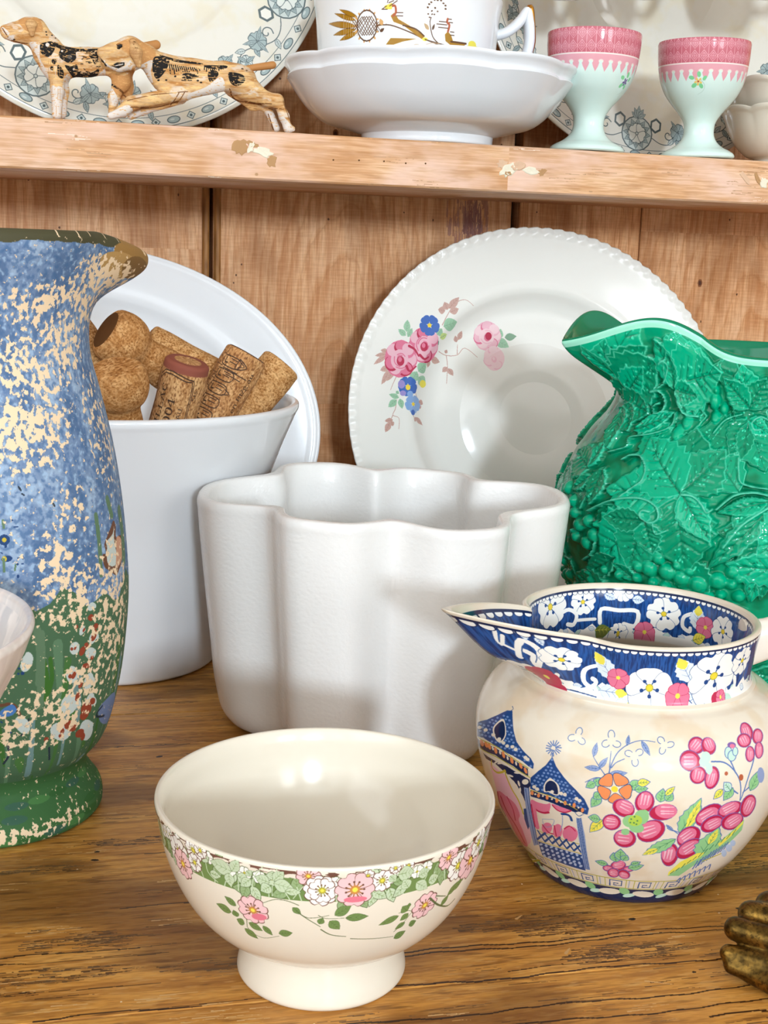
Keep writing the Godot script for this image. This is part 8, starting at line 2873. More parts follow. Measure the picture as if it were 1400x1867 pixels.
func paint_rose_plate(b: Paint) -> void:
	b.brush([384, 398, 406, 357, 437, 311, 478, 295, 512, 317], 3.5, DUSTY, 0.6)
	b.brush([195, 604, 180, 634, 169, 659], 3.4, DUSTY, 0.6)
	b.brush([380, 498, 414, 511, 459, 508, 490, 480, 539, 517], 3.5, DUSTY, 0.6)
	b.brush([414, 513, 418, 553, 411, 624], 3.5, DUSTY, 0.6)
	b.brush([192, 698, 186, 733, 175, 758, 199, 770, 197, 812], 3.4, DUSTY, 0.6)
	b.brush([175, 758, 154, 797], 3.4, DUSTY, 0.6)
	b.brush([459, 503, 461, 467], 3.5, DUSTY, 0.6)
	b.brush([271, 644, 275, 674, 298, 709], 3.4, DUSTY, 0.6)
	b.brush([253, 748, 271, 773, 305, 793], 3.4, DUSTY, 0.6)
	b.leaf(396, 342, 29.8, 29.9, -2.99, DUSTY, DUSTY, 0.0, DUSTYD, 1.5)
	b.leaf(406, 337, 32.9, 30.0, -2.00, DUSTY, DUSTY, 0.0, DUSTYD, 1.5)
	b.leaf(412, 332, 62.3, 30.1, -0.84, DUSTY, DUSTY, 0.0, DUSTYD, 1.5)
	b.leaf(416, 347, 38.8, 30.1, -0.42, DUSTY, DUSTY, 0.0, DUSTYD, 1.5)
	b.leaf(155, 520, 46.4, 17.5, 2.97, DUSTY, DUSTY, 0.0, DUSTYD, 1.5)
	b.leaf(155, 525, 63.8, 19.5, 2.52, DUSTY, DUSTY, 0.0, DUSTYD, 1.5)
	b.leaf(161, 510, 29.0, 19.5, -2.98, DUSTY, DUSTY, 0.0, DUSTYD, 1.5)
	b.leaf(163, 572, 36.3, 24.3, 2.79, DUSTY, DUSTY, 0.0, DUSTYD, 1.5)
	b.leaf(170, 580, 70.6, 24.3, 2.14, DUSTY, DUSTY, 0.0, DUSTYD, 1.5)
	b.leaf(182, 580, 51.5, 24.4, 2.09, DUSTY, DUSTY, 0.0, DUSTYD, 1.5)
	b.leaf(340, 514, 29.5, 24.8, -0.54, DUSTY, DUSTY, 0.0, DUSTYD, 1.5)
	b.leaf(345, 529, 42.6, 27.8, 0.23, DUSTY, DUSTY, 0.0, DUSTYD, 1.5)
	b.leaf(334, 534, 30.2, 19.8, 1.69, DUSTY, DUSTY, 0.0, DUSTYD, 1.5)
	b.leaf(456, 457, 26.0, 20.1, -1.82, DUSTY, DUSTY, 0.0, DUSTYD, 1.5)
	b.leaf(464, 447, 38.2, 22.1, -1.20, DUSTY, DUSTY, 0.0, DUSTYD, 1.5)
	b.leaf(410, 503, 16.1, 15.0, -1.22, DUSTY, DUSTY, 0.0, DUSTYD, 1.5)
	b.leaf(417, 558, 28.9, 22.0, 2.37, DUSTY, DUSTY, 0.0, DUSTYD, 1.5)
	b.leaf(420, 563, 35.4, 22.0, 1.02, DUSTY, DUSTY, 0.0, DUSTYD, 1.5)
	b.leaf(174, 777, 34.1, 19.5, 3.00, DUSTY, DUSTY, 0.0, DUSTYD, 1.5)
	b.leaf(162, 787, 44.4, 24.3, 2.06, DUSTY, DUSTY, 0.0, DUSTYD, 1.5)
	b.leaf(167, 782, 20.8, 19.5, 1.26, DUSTY, DUSTY, 0.0, DUSTYD, 1.5)
	b.leaf(289, 699, 23.8, 24.7, 0.43, DUSTY, DUSTY, 0.0, DUSTYD, 1.5)
	b.leaf(293, 714, 15.6, 14.8, 1.29, DUSTY, DUSTY, 0.0, DUSTYD, 1.5)
	b.leaf(272, 763, 44.6, 19.7, 0.74, DUSTY, DUSTY, 0.0, DUSTYD, 1.5)
	b.leaf(272, 763, 20.6, 14.7, 1.85, DUSTY, DUSTY, 0.0, DUSTYD, 1.5)
	b.leaf(271, 649, 11.3, 14.8, -1.08, DUSTY, DUSTY, 0.0, DUSTYD, 1.5)
	b.leaf(238, 430, 47.6, 27.6, -1.48, SAGE, SAGE, 0.0, SAGED, 1.5)
	b.leaf(235, 445, 39.1, 24.5, -2.47, SAGE, SAGE, 0.0, SAGED, 1.5)
	b.leaf(243, 450, 39.7, 22.6, -1.09, SAGE, SAGE, 0.0, SAGED, 1.5)
	b.leaf(389, 403, 64.0, 50.0, -0.34, SAGE, SAGE, 0.0, SAGED, 1.5)
	b.leaf(363, 438, 32.8, 34.9, -0.89, SAGE, SAGE, 0.0, SAGED, 1.5)
	b.leaf(377, 448, 37.5, 24.9, -0.50, LIMEY, LIMEY, 0.0, SAGED, 1.5)
	b.leaf(361, 474, 20.0, 19.9, -0.87, TEAL, TEAL, 0.0, SAGED, 1.5)
	b.leaf(284, 584, 51.8, 44.5, -0.75, SAGE, SAGE, 0.0, SAGED, 1.5)
	b.leaf(258, 619, 40.7, 44.3, -1.03, SAGE, SAGE, 0.0, SAGED, 1.5)
	b.leaf(288, 604, 44.5, 44.5, 0.73, SAGE, SAGE, 0.0, SAGED, 1.5)
	b.oval(309, 629, 15.8, 14.9, LEMON, 2.79)
	b.leaf(202, 689, 42.3, 21.5, -2.84, SAGE, SAGE, 0.0, SAGED, 1.5)
	b.leaf(192, 698, 45.6, 27.3, 2.44, SAGE, SAGE, 0.0, SAGED, 1.5)
	b.leaf(206, 693, 40.5, 24.5, 1.37, SAGE, SAGE, 0.0, SAGED, 1.5)
	b.leaf(191, 664, 15.3, 14.7, 0.70, SAGE, SAGE, 0.0, SAGED, 1.5)
	b.leaf(628, 440, 42.7, 30.6, -1.29, SAGE, SAGE, 0.0, SAGED, 1.5)
	b.leaf(654, 435, 49.3, 30.7, -0.12, SAGED, SAGED, 0.0, SAGED, 1.5)
	b.leaf(618, 445, 60.3, 40.8, 0.52, SAGE, SAGE, 0.0, SAGED, 1.5)
	b.oval(310, 479, 71.6, 62.2, ROSE, 1.77)
	b.oval(347, 488, 30.3, 26.1, ROSE, 1.92)
	b.oval(350, 485, 24.6, 21.1, BLUSH, 1.92)
	b.oval(319, 521, 29.9, 26.3, CRIMSON, 2.66)
	b.oval(320, 520, 24.2, 21.3, ROSE, 2.66)
	b.oval(297, 522, 29.0, 27.0, ROSE, 0.09)
	b.oval(297, 521, 23.5, 21.9, BLUSH, 0.09)
	b.oval(271, 483, 29.9, 26.1, CRIMSON, 1.71)
	b.oval(269, 479, 24.2, 21.1, ROSE, 1.71)
	b.oval(278, 456, 30.4, 25.7, ROSE, 2.16)
	b.oval(276, 450, 24.6, 20.8, BLUSH, 2.16)
	b.oval(309, 435, 29.6, 26.6, CRIMSON, 2.83)
	b.oval(309, 429, 24.0, 21.5, ROSE, 2.83)
	b.oval(343, 455, 29.3, 27.0, ROSE, 1.27)
	b.oval(346, 450, 23.7, 21.9, BLUSH, 1.27)
	b.oval(306, 483, 40.1, 34.8, BLUSH, 1.77)
	b.brush([285, 502, 278, 482, 283, 462, 297, 447], 4.4, ROSE)
	b.brush([285, 475, 292, 460, 305, 451, 320, 453], 4.5, ROSE)
	b.brush([328, 482, 323, 494, 313, 500, 302, 499], 4.5, ROSE)
	b.brush([308, 465, 315, 466, 321, 471, 322, 479], 4.5, ROSE)
	b.oval(309, 486, 18.6, 15.0, CRIMSON, 1.70)
	b.oval(307, 481, 10.0, 7.5, ROSE, 1.67)
	b.oval(213, 537, 73.9, 64.8, ROSE, 1.76)
	b.oval(253, 542, 31.2, 27.3, ROSE, 1.84)
	b.oval(255, 538, 25.3, 22.1, BLUSH, 1.84)
	b.oval(232, 576, 31.1, 27.3, CRIMSON, 2.44)
	b.oval(234, 575, 25.2, 22.1, ROSE, 2.44)
	b.oval(190, 576, 29.7, 28.3, ROSE, 0.62)
	b.oval(189, 575, 24.0, 22.9, BLUSH, 0.63)
	b.oval(175, 556, 30.4, 27.6, CRIMSON, 1.45)
	b.oval(173, 553, 24.6, 22.3, ROSE, 1.45)
	b.oval(183, 509, 31.2, 26.9, ROSE, 2.21)
	b.oval(181, 503, 25.3, 21.8, BLUSH, 2.21)
	b.oval(217, 492, 30.2, 28.0, CRIMSON, -0.22)
	b.oval(217, 485, 24.5, 22.6, ROSE, -0.23)
	b.oval(241, 504, 29.9, 28.4, ROSE, 0.98)
	b.oval(243, 498, 24.2, 23.0, BLUSH, 0.98)
	b.oval(209, 541, 41.4, 36.3, BLUSH, 1.76)
	b.brush([243, 549, 231, 567, 212, 574, 194, 569], 4.4, ROSE)
	b.brush([209, 567, 195, 560, 187, 546, 188, 529], 4.4, ROSE)
	b.brush([200, 521, 210, 516, 221, 517, 230, 526], 4.4, ROSE)
	b.brush([200, 534, 204, 526, 211, 523, 219, 524], 4.4, ROSE)
	b.oval(212, 545, 19.2, 15.6, CRIMSON, 1.70)
	b.oval(210, 539, 10.3, 7.8, ROSE, 1.67)
	b.brush([248, 485, 272, 499, 286, 524], 10.8, CRIMSON, 0.5)
	b.brush([236, 564, 249, 584, 275, 564], 10.8, CRIMSON, 0.5)
	b.brush([291, 519, 310, 534, 330, 524], 10.9, CRIMSON, 0.5)
	b.oval(583, 430, 61.3, 54.5, BLUSH, 1.83)
	b.oval(617, 431, 25.9, 22.9, BLUSH, 1.86)
	b.oval(619, 428, 20.9, 18.6, PETAL, 1.86)
	b.oval(600, 462, 26.2, 22.6, ROSE, 2.49)
	b.oval(602, 461, 21.2, 18.3, BLUSH, 2.49)
	b.oval(564, 463, 24.9, 23.6, BLUSH, 0.38)
	b.oval(563, 462, 20.1, 19.1, PETAL, 0.38)
	b.oval(550, 439, 25.4, 23.0, ROSE, 1.65)
	b.oval(548, 436, 20.6, 18.6, BLUSH, 1.65)
	b.oval(554, 413, 26.1, 22.4, BLUSH, 2.16)
	b.oval(552, 409, 21.2, 18.2, PETAL, 2.16)
	b.oval(583, 393, 25.7, 22.9, ROSE, 2.84)
	b.oval(583, 387, 20.8, 18.5, BLUSH, 2.84)
	b.oval(610, 405, 24.9, 23.8, BLUSH, 1.01)
	b.oval(612, 401, 20.2, 19.3, PETAL, 1.02)
	b.oval(580, 433, 34.3, 30.5, PETAL, 1.83)
	b.brush([598, 455, 582, 461, 567, 456, 557, 442], 4.6, BLUSH)
	b.brush([577, 407, 590, 407, 601, 415, 605, 428], 4.6, BLUSH)
	b.brush([595, 442, 587, 448, 577, 448, 570, 442], 4.6, BLUSH)
	b.brush([575, 439, 572, 433, 573, 426, 578, 420], 4.6, BLUSH)
	b.oval(583, 436, 15.9, 13.1, ROSE, 1.73)
	b.oval(581, 432, 8.6, 6.6, BLUSH, 1.69)
	b.oval(605, 522, 52.3, 40.4, PETAL, 1.69)
	b.oval(627, 533, 22.4, 16.8, PETAL, 2.03)
	b.oval(629, 532, 18.1, 13.6, PETAL, 2.03)
	b.oval(615, 551, 22.3, 16.7, BLUSH, 2.64)
	b.oval(616, 550, 18.1, 13.5, PETAL, 2.64)
	b.oval(589, 548, 21.4, 17.4, PETAL, 0.60)
	b.oval(588, 547, 17.3, 14.1, PETAL, 0.60)
	b.oval(581, 535, 21.5, 17.3, BLUSH, 1.25)
	b.oval(580, 533, 17.4, 14.0, PETAL, 1.26)
	b.oval(586, 501, 22.4, 16.6, PETAL, 2.29)
	b.oval(585, 497, 18.2, 13.4, PETAL, 2.29)
	b.oval(604, 489, 22.0, 17.0, BLUSH, 2.98)
	b.oval(604, 485, 17.8, 13.7, PETAL, 2.98)
	b.oval(626, 504, 21.5, 17.5, PETAL, 1.07)
	b.oval(628, 500, 17.4, 14.1, PETAL, 1.07)
	b.oval(602, 524, 29.3, 22.6, PETAL, 1.69)
	b.brush([614, 544, 602, 548, 591, 542, 585, 529], 4.6, PETAL)
	b.brush([613, 503, 620, 512, 621, 525, 616, 536], 4.6, PETAL)
	b.brush([593, 520, 596, 511, 602, 507, 609, 507], 4.6, PETAL)
	b.brush([610, 514, 613, 519, 612, 525, 609, 530], 4.6, PETAL)
	b.oval(604, 527, 13.6, 9.7, BLUSH, 1.66)
	b.oval(603, 523, 7.3, 4.9, PETAL, 1.65)
	b.oval(588, 430, 16.3, 13.1, CRIMSON, 1.71)
	b.flower(332, 401, 40.7, 5, 0.29, BLUEB, BLUEB, 0.0, YELLOW, 0.02, 0.95, 0.15)
	b.flower(240, 644, 39.3, 5, 0.31, BLUEB, BLUEB, 0.0, YELLOW, 0.02, 0.95, 0.15)
	b.oval(214, 636, 16.9, 14.5, LILAC, 1.72)
	b.oval(219, 671, 12.6, 10.9, LILAC, 3.03)
	b.oval(248, 674, 13.1, 12.5, SKY, 2.10)
	b.oval(240, 648, 11.0, 9.7, YELLOW, 1.75)
	b.flower(261, 713, 35.4, 5, 0.31, SKY, SKY, 0.0, YELLOW, 0.02, 0.95, 0.15)
	b.oval(259, 746, 11.0, 9.7, BLUEB, 1.73)


func paint_hound_standing(b: Paint) -> void:
	b.blob([87, 161, 100, 127, 71, 125, 76, 112, 51, 89, 39, 82, 34, 99, 67, 138], CHALK)
	b.blob([180, 162, 214, 151, 243, 166, 234, 208, 242, 250, 275, 311, 282, 374, 257, 333, 225, 234], CHALK)
	b.blob([290, 394, 316, 380, 359, 390, 380, 431, 378, 547, 283, 552], CHALK)
	b.blob([360, 351, 387, 307, 416, 335, 468, 344, 525, 328, 561, 295, 592, 268, 591, 345, 490, 364, 368, 389], CHALK)
	b.blob([613, 352, 656, 413, 665, 452, 629, 454], CHALK)
	b.blob([237, 166, 261, 152, 299, 143, 320, 160, 315, 186, 293, 221, 272, 227, 242, 208], INK)
	b.blob([316, 144, 346, 154, 389, 159, 449, 167, 536, 161, 624, 148, 623, 163, 562, 170, 553, 223, 535, 250, 518, 222, 501, 202, 514, 184, 449, 184, 431, 194, 431, 228, 396, 252, 370, 245, 345, 230, 336, 209, 346, 179, 320, 169], INK)
	b.blob([368, 266, 404, 268, 435, 257, 447, 286, 482, 296, 535, 284, 559, 261, 552, 304, 512, 333, 468, 342, 425, 330, 391, 298], INK)
	b.blob([329, 269, 352, 284, 363, 309, 356, 337, 330, 324], INK)
	b.blob([299, 241, 315, 236, 325, 248, 314, 266, 299, 258], INK)
	b.blob([288, 278, 305, 279, 303, 298, 290, 293], INK)
	b.brush([537, 237, 563, 229], 4.7, RAWWOOD)
	b.brush([473, 277, 481, 281], 4.5, INK)
	b.brush([533, 233, 547, 236], 6.0, RAWWOOD)
	b.brush([472, 298, 496, 291], 4.7, INK)
	b.brush([510, 292, 529, 285], 4.3, RAWWOOD)
	b.brush([486, 239, 512, 235], 3.4, INK)
	b.brush([489, 256, 514, 255], 3.5, RAWWOOD)
	b.brush([536, 234, 555, 233], 3.3, INK)
	b.brush([509, 271, 517, 269], 3.8, RAWWOOD)
	b.brush([450, 207, 476, 211], 3.9, INK)
	b.brush([515, 180, 539, 179], 5.4, RAWWOOD)
	b.brush([462, 225, 474, 231], 4.0, INK)
	b.brush([486, 295, 510, 292], 3.6, RAWWOOD)
	b.brush([523, 188, 535, 192], 5.7, INK)
	b.brush([458, 189, 479, 189], 3.4, RAWWOOD)
	b.brush([489, 186, 508, 185], 5.0, INK)
	b.brush([440, 260, 453, 259], 3.7, RAWWOOD)
	b.brush([502, 246, 520, 239], 3.4, INK)
	b.brush([439, 228, 454, 222], 4.9, RAWWOOD)
	b.brush([486, 239, 503, 244], 4.6, INK)
	b.brush([442, 199, 461, 195], 5.2, RAWWOOD)
	b.brush([489, 224, 509, 218], 3.6, INK)
	b.brush([464, 230, 488, 233], 5.4, RAWWOOD)
	b.brush([503, 177, 513, 176], 5.7, INK)
	b.brush([472, 246, 495, 242], 5.2, RAWWOOD)
	b.brush([498, 241, 516, 240], 3.0, INK)
	b.brush([531, 294, 554, 290], 4.8, RAWWOOD)
	b.brush([519, 183, 540, 175], 5.8, INK)
	b.brush([457, 298, 467, 298], 5.4, RAWWOOD)
	b.brush([542, 260, 565, 257], 5.2, INK)
	b.brush([473, 293, 495, 290], 5.3, RAWWOOD)
	b.brush([437, 295, 457, 291], 4.8, INK)
	b.brush([519, 252, 543, 249], 3.7, RAWWOOD)
	b.brush([473, 213, 488, 215], 5.6, INK)
	b.brush([502, 273, 527, 273], 2.9, RAWWOOD)
	b.brush([502, 179, 521, 184], 4.3, INK)
	b.brush([537, 176, 562, 170], 5.5, RAWWOOD)
	b.brush([465, 227, 472, 220], 5.2, INK)
	b.brush([516, 190, 534, 186], 5.7, RAWWOOD)
	b.brush([446, 252, 469, 251], 4.9, INK)
	b.brush([522, 262, 544, 256], 5.7, RAWWOOD)
	b.brush([487, 290, 506, 292], 5.9, INK)
	b.brush([442, 287, 453, 291], 3.3, RAWWOOD)
	b.brush([484, 195, 506, 190], 4.2, INK)
	b.brush([521, 221, 545, 219], 5.8, RAWWOOD)
	b.brush([517, 297, 537, 294], 4.4, INK)
	b.oval(274, 109, 5.2, 4.1, INK, 2.89)
	b.oval(304, 107, 5.2, 4.1, INK, 2.89)
	b.oval(323, 120, 5.2, 4.1, INK, 2.90)
	b.oval(363, 144, 5.2, 4.2, INK, 2.90)
	b.oval(408, 149, 5.2, 4.2, INK, 2.91)
	b.oval(272, 93, 5.2, 4.1, INK, 2.89)
	b.oval(458, 154, 5.2, 4.2, INK, 2.91)
	b.oval(356, 189, 6.2, 5.7, CHALK, 2.46)
	b.oval(419, 282, 6.3, 5.7, CHALK, 2.46)
	b.oval(397, 218, 13.4, 12.2, SMOKE, 2.46)
	b.oval(277, 163, 11.5, 10.5, CHALK, 2.44)
	b.brush([367, 507, 365, 544], 2.2, CHALK)
	b.brush([279, 421, 276, 476], 2.1, RAWDARK)
	b.brush([287, 485, 284, 550], 2.1, CHALK)
	b.brush([293, 240, 289, 300], 2.1, RAWDARK)
	b.brush([271, 307, 273, 350], 2.1, CHALK)
	b.brush([330, 393, 329, 456], 2.1, RAWDARK)
	b.brush([253, 348, 252, 402], 2.1, CHALK)
	b.brush([344, 227, 341, 262], 2.1, RAWDARK)
	b.brush([289, 463, 290, 529], 2.1, CHALK)
	b.brush([300, 356, 296, 420], 2.1, RAWDARK)
	b.brush([361, 517, 362, 580], 2.2, CHALK)
	b.brush([319, 484, 317, 542], 2.2, RAWDARK)
	b.brush([345, 414, 346, 468], 2.1, CHALK)
	b.brush([282, 246, 280, 279], 2.1, RAWDARK)
	b.brush([364, 387, 365, 452], 2.2, CHALK)
	b.brush([348, 490, 347, 548], 2.2, RAWDARK)
	b.brush([371, 358, 372, 424], 2.1, CHALK)
	b.brush([281, 252, 280, 315], 2.1, RAWDARK)
	b.brush([316, 290, 319, 335], 2.1, CHALK)
	b.brush([306, 251, 305, 317], 2.1, RAWDARK)
	b.brush([302, 466, 304, 491], 2.1, CHALK)
	b.brush([339, 269, 338, 331], 2.1, RAWDARK)
	b.brush([292, 449, 290, 500], 2.1, CHALK)
	b.brush([342, 390, 340, 448], 2.1, RAWDARK)
	b.brush([266, 331, 267, 378], 2.1, CHALK)
	b.brush([259, 438, 261, 471], 2.1, RAWDARK)
	b.blob([128, 34, 166, 26, 217, 22, 246, 41, 253, 90, 211, 102, 164, 97, 131, 62], TANWOOD)
	b.brush([39, 90, 51, 110, 67, 133], 6.7, TANDARK)
	b.oval(100, 144, 6.8, 3.3, INK, 3.03)
	b.brush([87, 148, 133, 157, 171, 159], 4.2, TANDARK)
	b.blob([613, 291, 697, 301, 756, 265, 747, 396, 679, 417, 638, 371], TANWOOD)
	b.brush([605, 332, 630, 355], 6.6, INK)
	b.brush([616, 339, 641, 362], 6.6, INK)
	b.brush([628, 347, 653, 370], 6.6, INK)
	b.brush([640, 354, 665, 377], 6.6, INK)
	b.brush([651, 362, 676, 385], 6.6, TANDARK)
	b.brush([663, 369, 688, 392], 6.7, TANDARK)
	b.brush([675, 376, 700, 399], 6.7, TANDARK)
	b.brush([686, 384, 712, 407], 6.7, TANDARK)


func paint_hound_running(b: Paint) -> void:
	b.blob([124, 65, 199, 34, 261, 55, 302, 85, 295, 126, 254, 149, 219, 151, 178, 114, 138, 84], TANWOOD)
	b.blob([63, 136, 96, 166, 158, 162, 185, 133, 192, 173, 144, 193, 89, 180], CHALK)
	b.blob([205, 172, 247, 142, 288, 126, 281, 173, 295, 226, 309, 265, 281, 240, 254, 195], CHALK)
	b.blob([449, 269, 534, 230, 605, 178, 626, 231, 605, 266, 470, 295], CHALK)
	b.blob([60, 388, 115, 358, 170, 334, 197, 359, 183, 407, 87, 413], CHALK)
	b.blob([627, 272, 692, 309, 794, 323, 853, 333, 831, 348, 707, 342, 649, 304], CHALK)
	b.blob([830, 321, 889, 324, 980, 416, 854, 424], CHALK)
	b.blob([204, 355, 351, 333, 449, 296, 463, 316, 336, 364, 211, 379], CHALK)
	b.fill([96, 163, 124, 148, 158, 145, 158, 159, 130, 174, 117, 171], INK)
	b.brush([117, 163, 151, 153], 3.4, CHALK)
	b.brush([46, 130, 63, 149, 76, 164], 6.0, INK)
	b.brush([96, 186, 144, 193, 192, 179], 6.7, TANDARK)
	b.oval(131, 81, 10.7, 9.4, INK, 1.89)
	b.brush([121, 72, 134, 66, 148, 70], 4.0, TANDARK)
	b.blob([292, 116, 323, 104, 351, 108, 344, 136, 309, 171, 288, 173], INK)
	b.blob([295, 186, 323, 144, 365, 121, 351, 162, 316, 204], INK)
	b.blob([323, 97, 407, 111, 519, 120, 505, 127, 407, 124, 344, 112], INK)
	b.blob([640, 159, 669, 157, 712, 171, 712, 198, 677, 217, 648, 202], INK)
	b.blob([548, 162, 576, 146, 597, 165, 569, 201, 551, 202], INK)
	b.blob([533, 129, 633, 123, 626, 139, 554, 142], INK)
	b.brush([365, 137, 370, 179], 5.5, INK)
	b.brush([374, 138, 380, 160], 5.5, INK)
	b.brush([384, 139, 390, 178], 5.5, INK)
	b.brush([394, 139, 400, 171], 5.5, INK)
	b.brush([404, 140, 409, 163], 5.5, INK)
	b.brush([414, 141, 419, 160], 5.5, INK)
	b.brush([423, 141, 429, 165], 5.5, INK)
	b.brush([433, 142, 439, 164], 5.5, INK)
	b.brush([443, 143, 449, 165], 5.5, INK)
	b.brush([453, 143, 458, 165], 5.5, INK)
	b.brush([463, 144, 468, 155], 5.5, INK)
	b.brush([473, 145, 478, 158], 5.5, INK)
	b.brush([482, 145, 488, 155], 5.5, INK)
	b.brush([492, 146, 498, 168], 5.5, INK)
	b.brush([502, 147, 508, 154], 5.5, INK)
	b.brush([438, 172, 466, 173], 4.1, INK)
	b.brush([431, 176, 484, 176], 4.1, INK)
	b.brush([427, 180, 492, 180], 4.1, INK)
	b.brush([440, 182, 488, 182], 4.1, INK)
	b.brush([445, 185, 464, 189], 4.1, INK)
	b.brush([432, 190, 501, 183], 4.1, INK)
	b.brush([426, 193, 486, 191], 4.1, INK)
	b.brush([447, 195, 476, 193], 4.1, INK)
	b.brush([437, 199, 470, 202], 4.1, INK)
	b.brush([424, 204, 463, 203], 4.1, INK)
	b.brush([533, 130, 530, 149], 4.8, INK)
	b.brush([543, 130, 540, 157], 4.8, INK)
	b.brush([553, 129, 550, 146], 4.8, INK)
	b.brush([563, 128, 560, 150], 4.8, INK)
	b.brush([573, 127, 569, 151], 4.8, INK)
	b.brush([583, 127, 579, 149], 4.9, INK)
	b.brush([593, 126, 589, 143], 4.9, INK)
	b.brush([603, 125, 599, 148], 4.9, INK)
	b.brush([613, 125, 609, 142], 4.9, INK)
	b.brush([623, 124, 619, 140], 4.9, INK)
	b.oval(316, 211, 5.6, 4.0, INK, 3.00)
	b.oval(393, 189, 5.6, 4.0, INK, 3.00)
	b.oval(512, 210, 5.7, 4.0, INK, 3.01)
	b.oval(498, 202, 5.7, 4.0, INK, 3.01)
	b.oval(309, 201, 5.6, 4.0, INK, 3.00)
	b.oval(705, 137, 5.8, 4.1, INK, 3.01)
	b.oval(726, 142, 5.8, 4.1, INK, 3.02)
	b.oval(351, 209, 5.6, 4.0, INK, 3.00)
	b.brush([648, 229, 691, 268, 764, 284, 852, 285], 4.2, TANDARK)
	b.brush([634, 264, 692, 302, 779, 324], 4.2, TANDARK)
	b.brush([852, 302, 911, 306], 4.3, TANDARK)
	b.brush([852, 326, 883, 401], 4.3, TANDARK)
	b.brush([170, 314, 295, 279, 449, 256], 4.1, TANDARK)
	b.brush([184, 343, 309, 329, 407, 299], 4.1, TANDARK)
	b.brush([407, 265, 379, 314], 4.1, TANDARK)
	b.brush([435, 257, 407, 306], 4.1, TANDARK)
	b.brush([910, 267, 941, 349], 4.3, TANDARK)
	b.brush([765, 181, 790, 175], 2.8, RAWLITE)
	b.brush([738, 293, 792, 292], 2.8, RAWDARK)
	b.brush([350, 267, 402, 262], 2.8, RAWLITE)
	b.brush([648, 288, 693, 286], 2.8, RAWDARK)
	b.brush([187, 241, 221, 237], 2.7, RAWLITE)
	b.brush([779, 306, 804, 305], 2.8, RAWDARK)
	b.brush([298, 283, 359, 276], 2.7, RAWLITE)
	b.brush([420, 219, 471, 218], 2.8, RAWDARK)
	b.brush([200, 209, 236, 211], 2.7, RAWLITE)
	b.brush([669, 255, 732, 250], 2.8, RAWDARK)
	b.brush([694, 184, 727, 185], 2.8, RAWLITE)
	b.brush([707, 252, 735, 249], 2.8, RAWDARK)
	b.brush([778, 216, 802, 212], 2.8, RAWLITE)
	b.brush([554, 305, 595, 301], 2.8, RAWDARK)
	b.brush([690, 195, 723, 194], 2.8, RAWLITE)
	b.brush([506, 309, 546, 307], 2.8, RAWDARK)
	b.brush([467, 277, 527, 270], 2.8, RAWLITE)
	b.brush([758, 300, 796, 294], 2.8, RAWDARK)
	b.brush([468, 277, 498, 272], 2.8, RAWLITE)
	b.brush([405, 321, 452, 320], 2.8, RAWDARK)
	b.brush([553, 271, 593, 269], 2.8, RAWLITE)
	b.brush([239, 349, 267, 350], 2.7, RAWDARK)
	b.brush([584, 283, 628, 281], 2.8, RAWLITE)
	b.brush([392, 173, 439, 171], 2.7, RAWDARK)
	b.brush([384, 326, 444, 322], 2.8, RAWLITE)
	b.brush([470, 192, 522, 186], 2.8, RAWDARK)
	b.brush([375, 334, 403, 335], 2.8, RAWLITE)
	b.brush([534, 185, 590, 182], 2.8, RAWDARK)
	b.brush([679, 208, 714, 203], 2.8, RAWLITE)
	b.brush([252, 262, 290, 256], 2.7, RAWDARK)
	b.brush([292, 254, 315, 248], 2.7, RAWLITE)
	b.brush([603, 161, 643, 162], 2.8, RAWDARK)
	b.brush([229, 241, 257, 241], 2.7, RAWLITE)
	b.brush([505, 166, 559, 166], 2.8, RAWDARK)
	b.brush([686, 179, 750, 176], 2.8, RAWLITE)
	b.brush([415, 173, 458, 167], 2.8, RAWDARK)
	b.brush([254, 286, 306, 284], 2.7, RAWLITE)
	b.brush([462, 306, 520, 299], 2.8, RAWDARK)
	b.brush([653, 289, 700, 286], 2.8, RAWLITE)
	b.brush([676, 144, 736, 140], 2.8, RAWDARK)


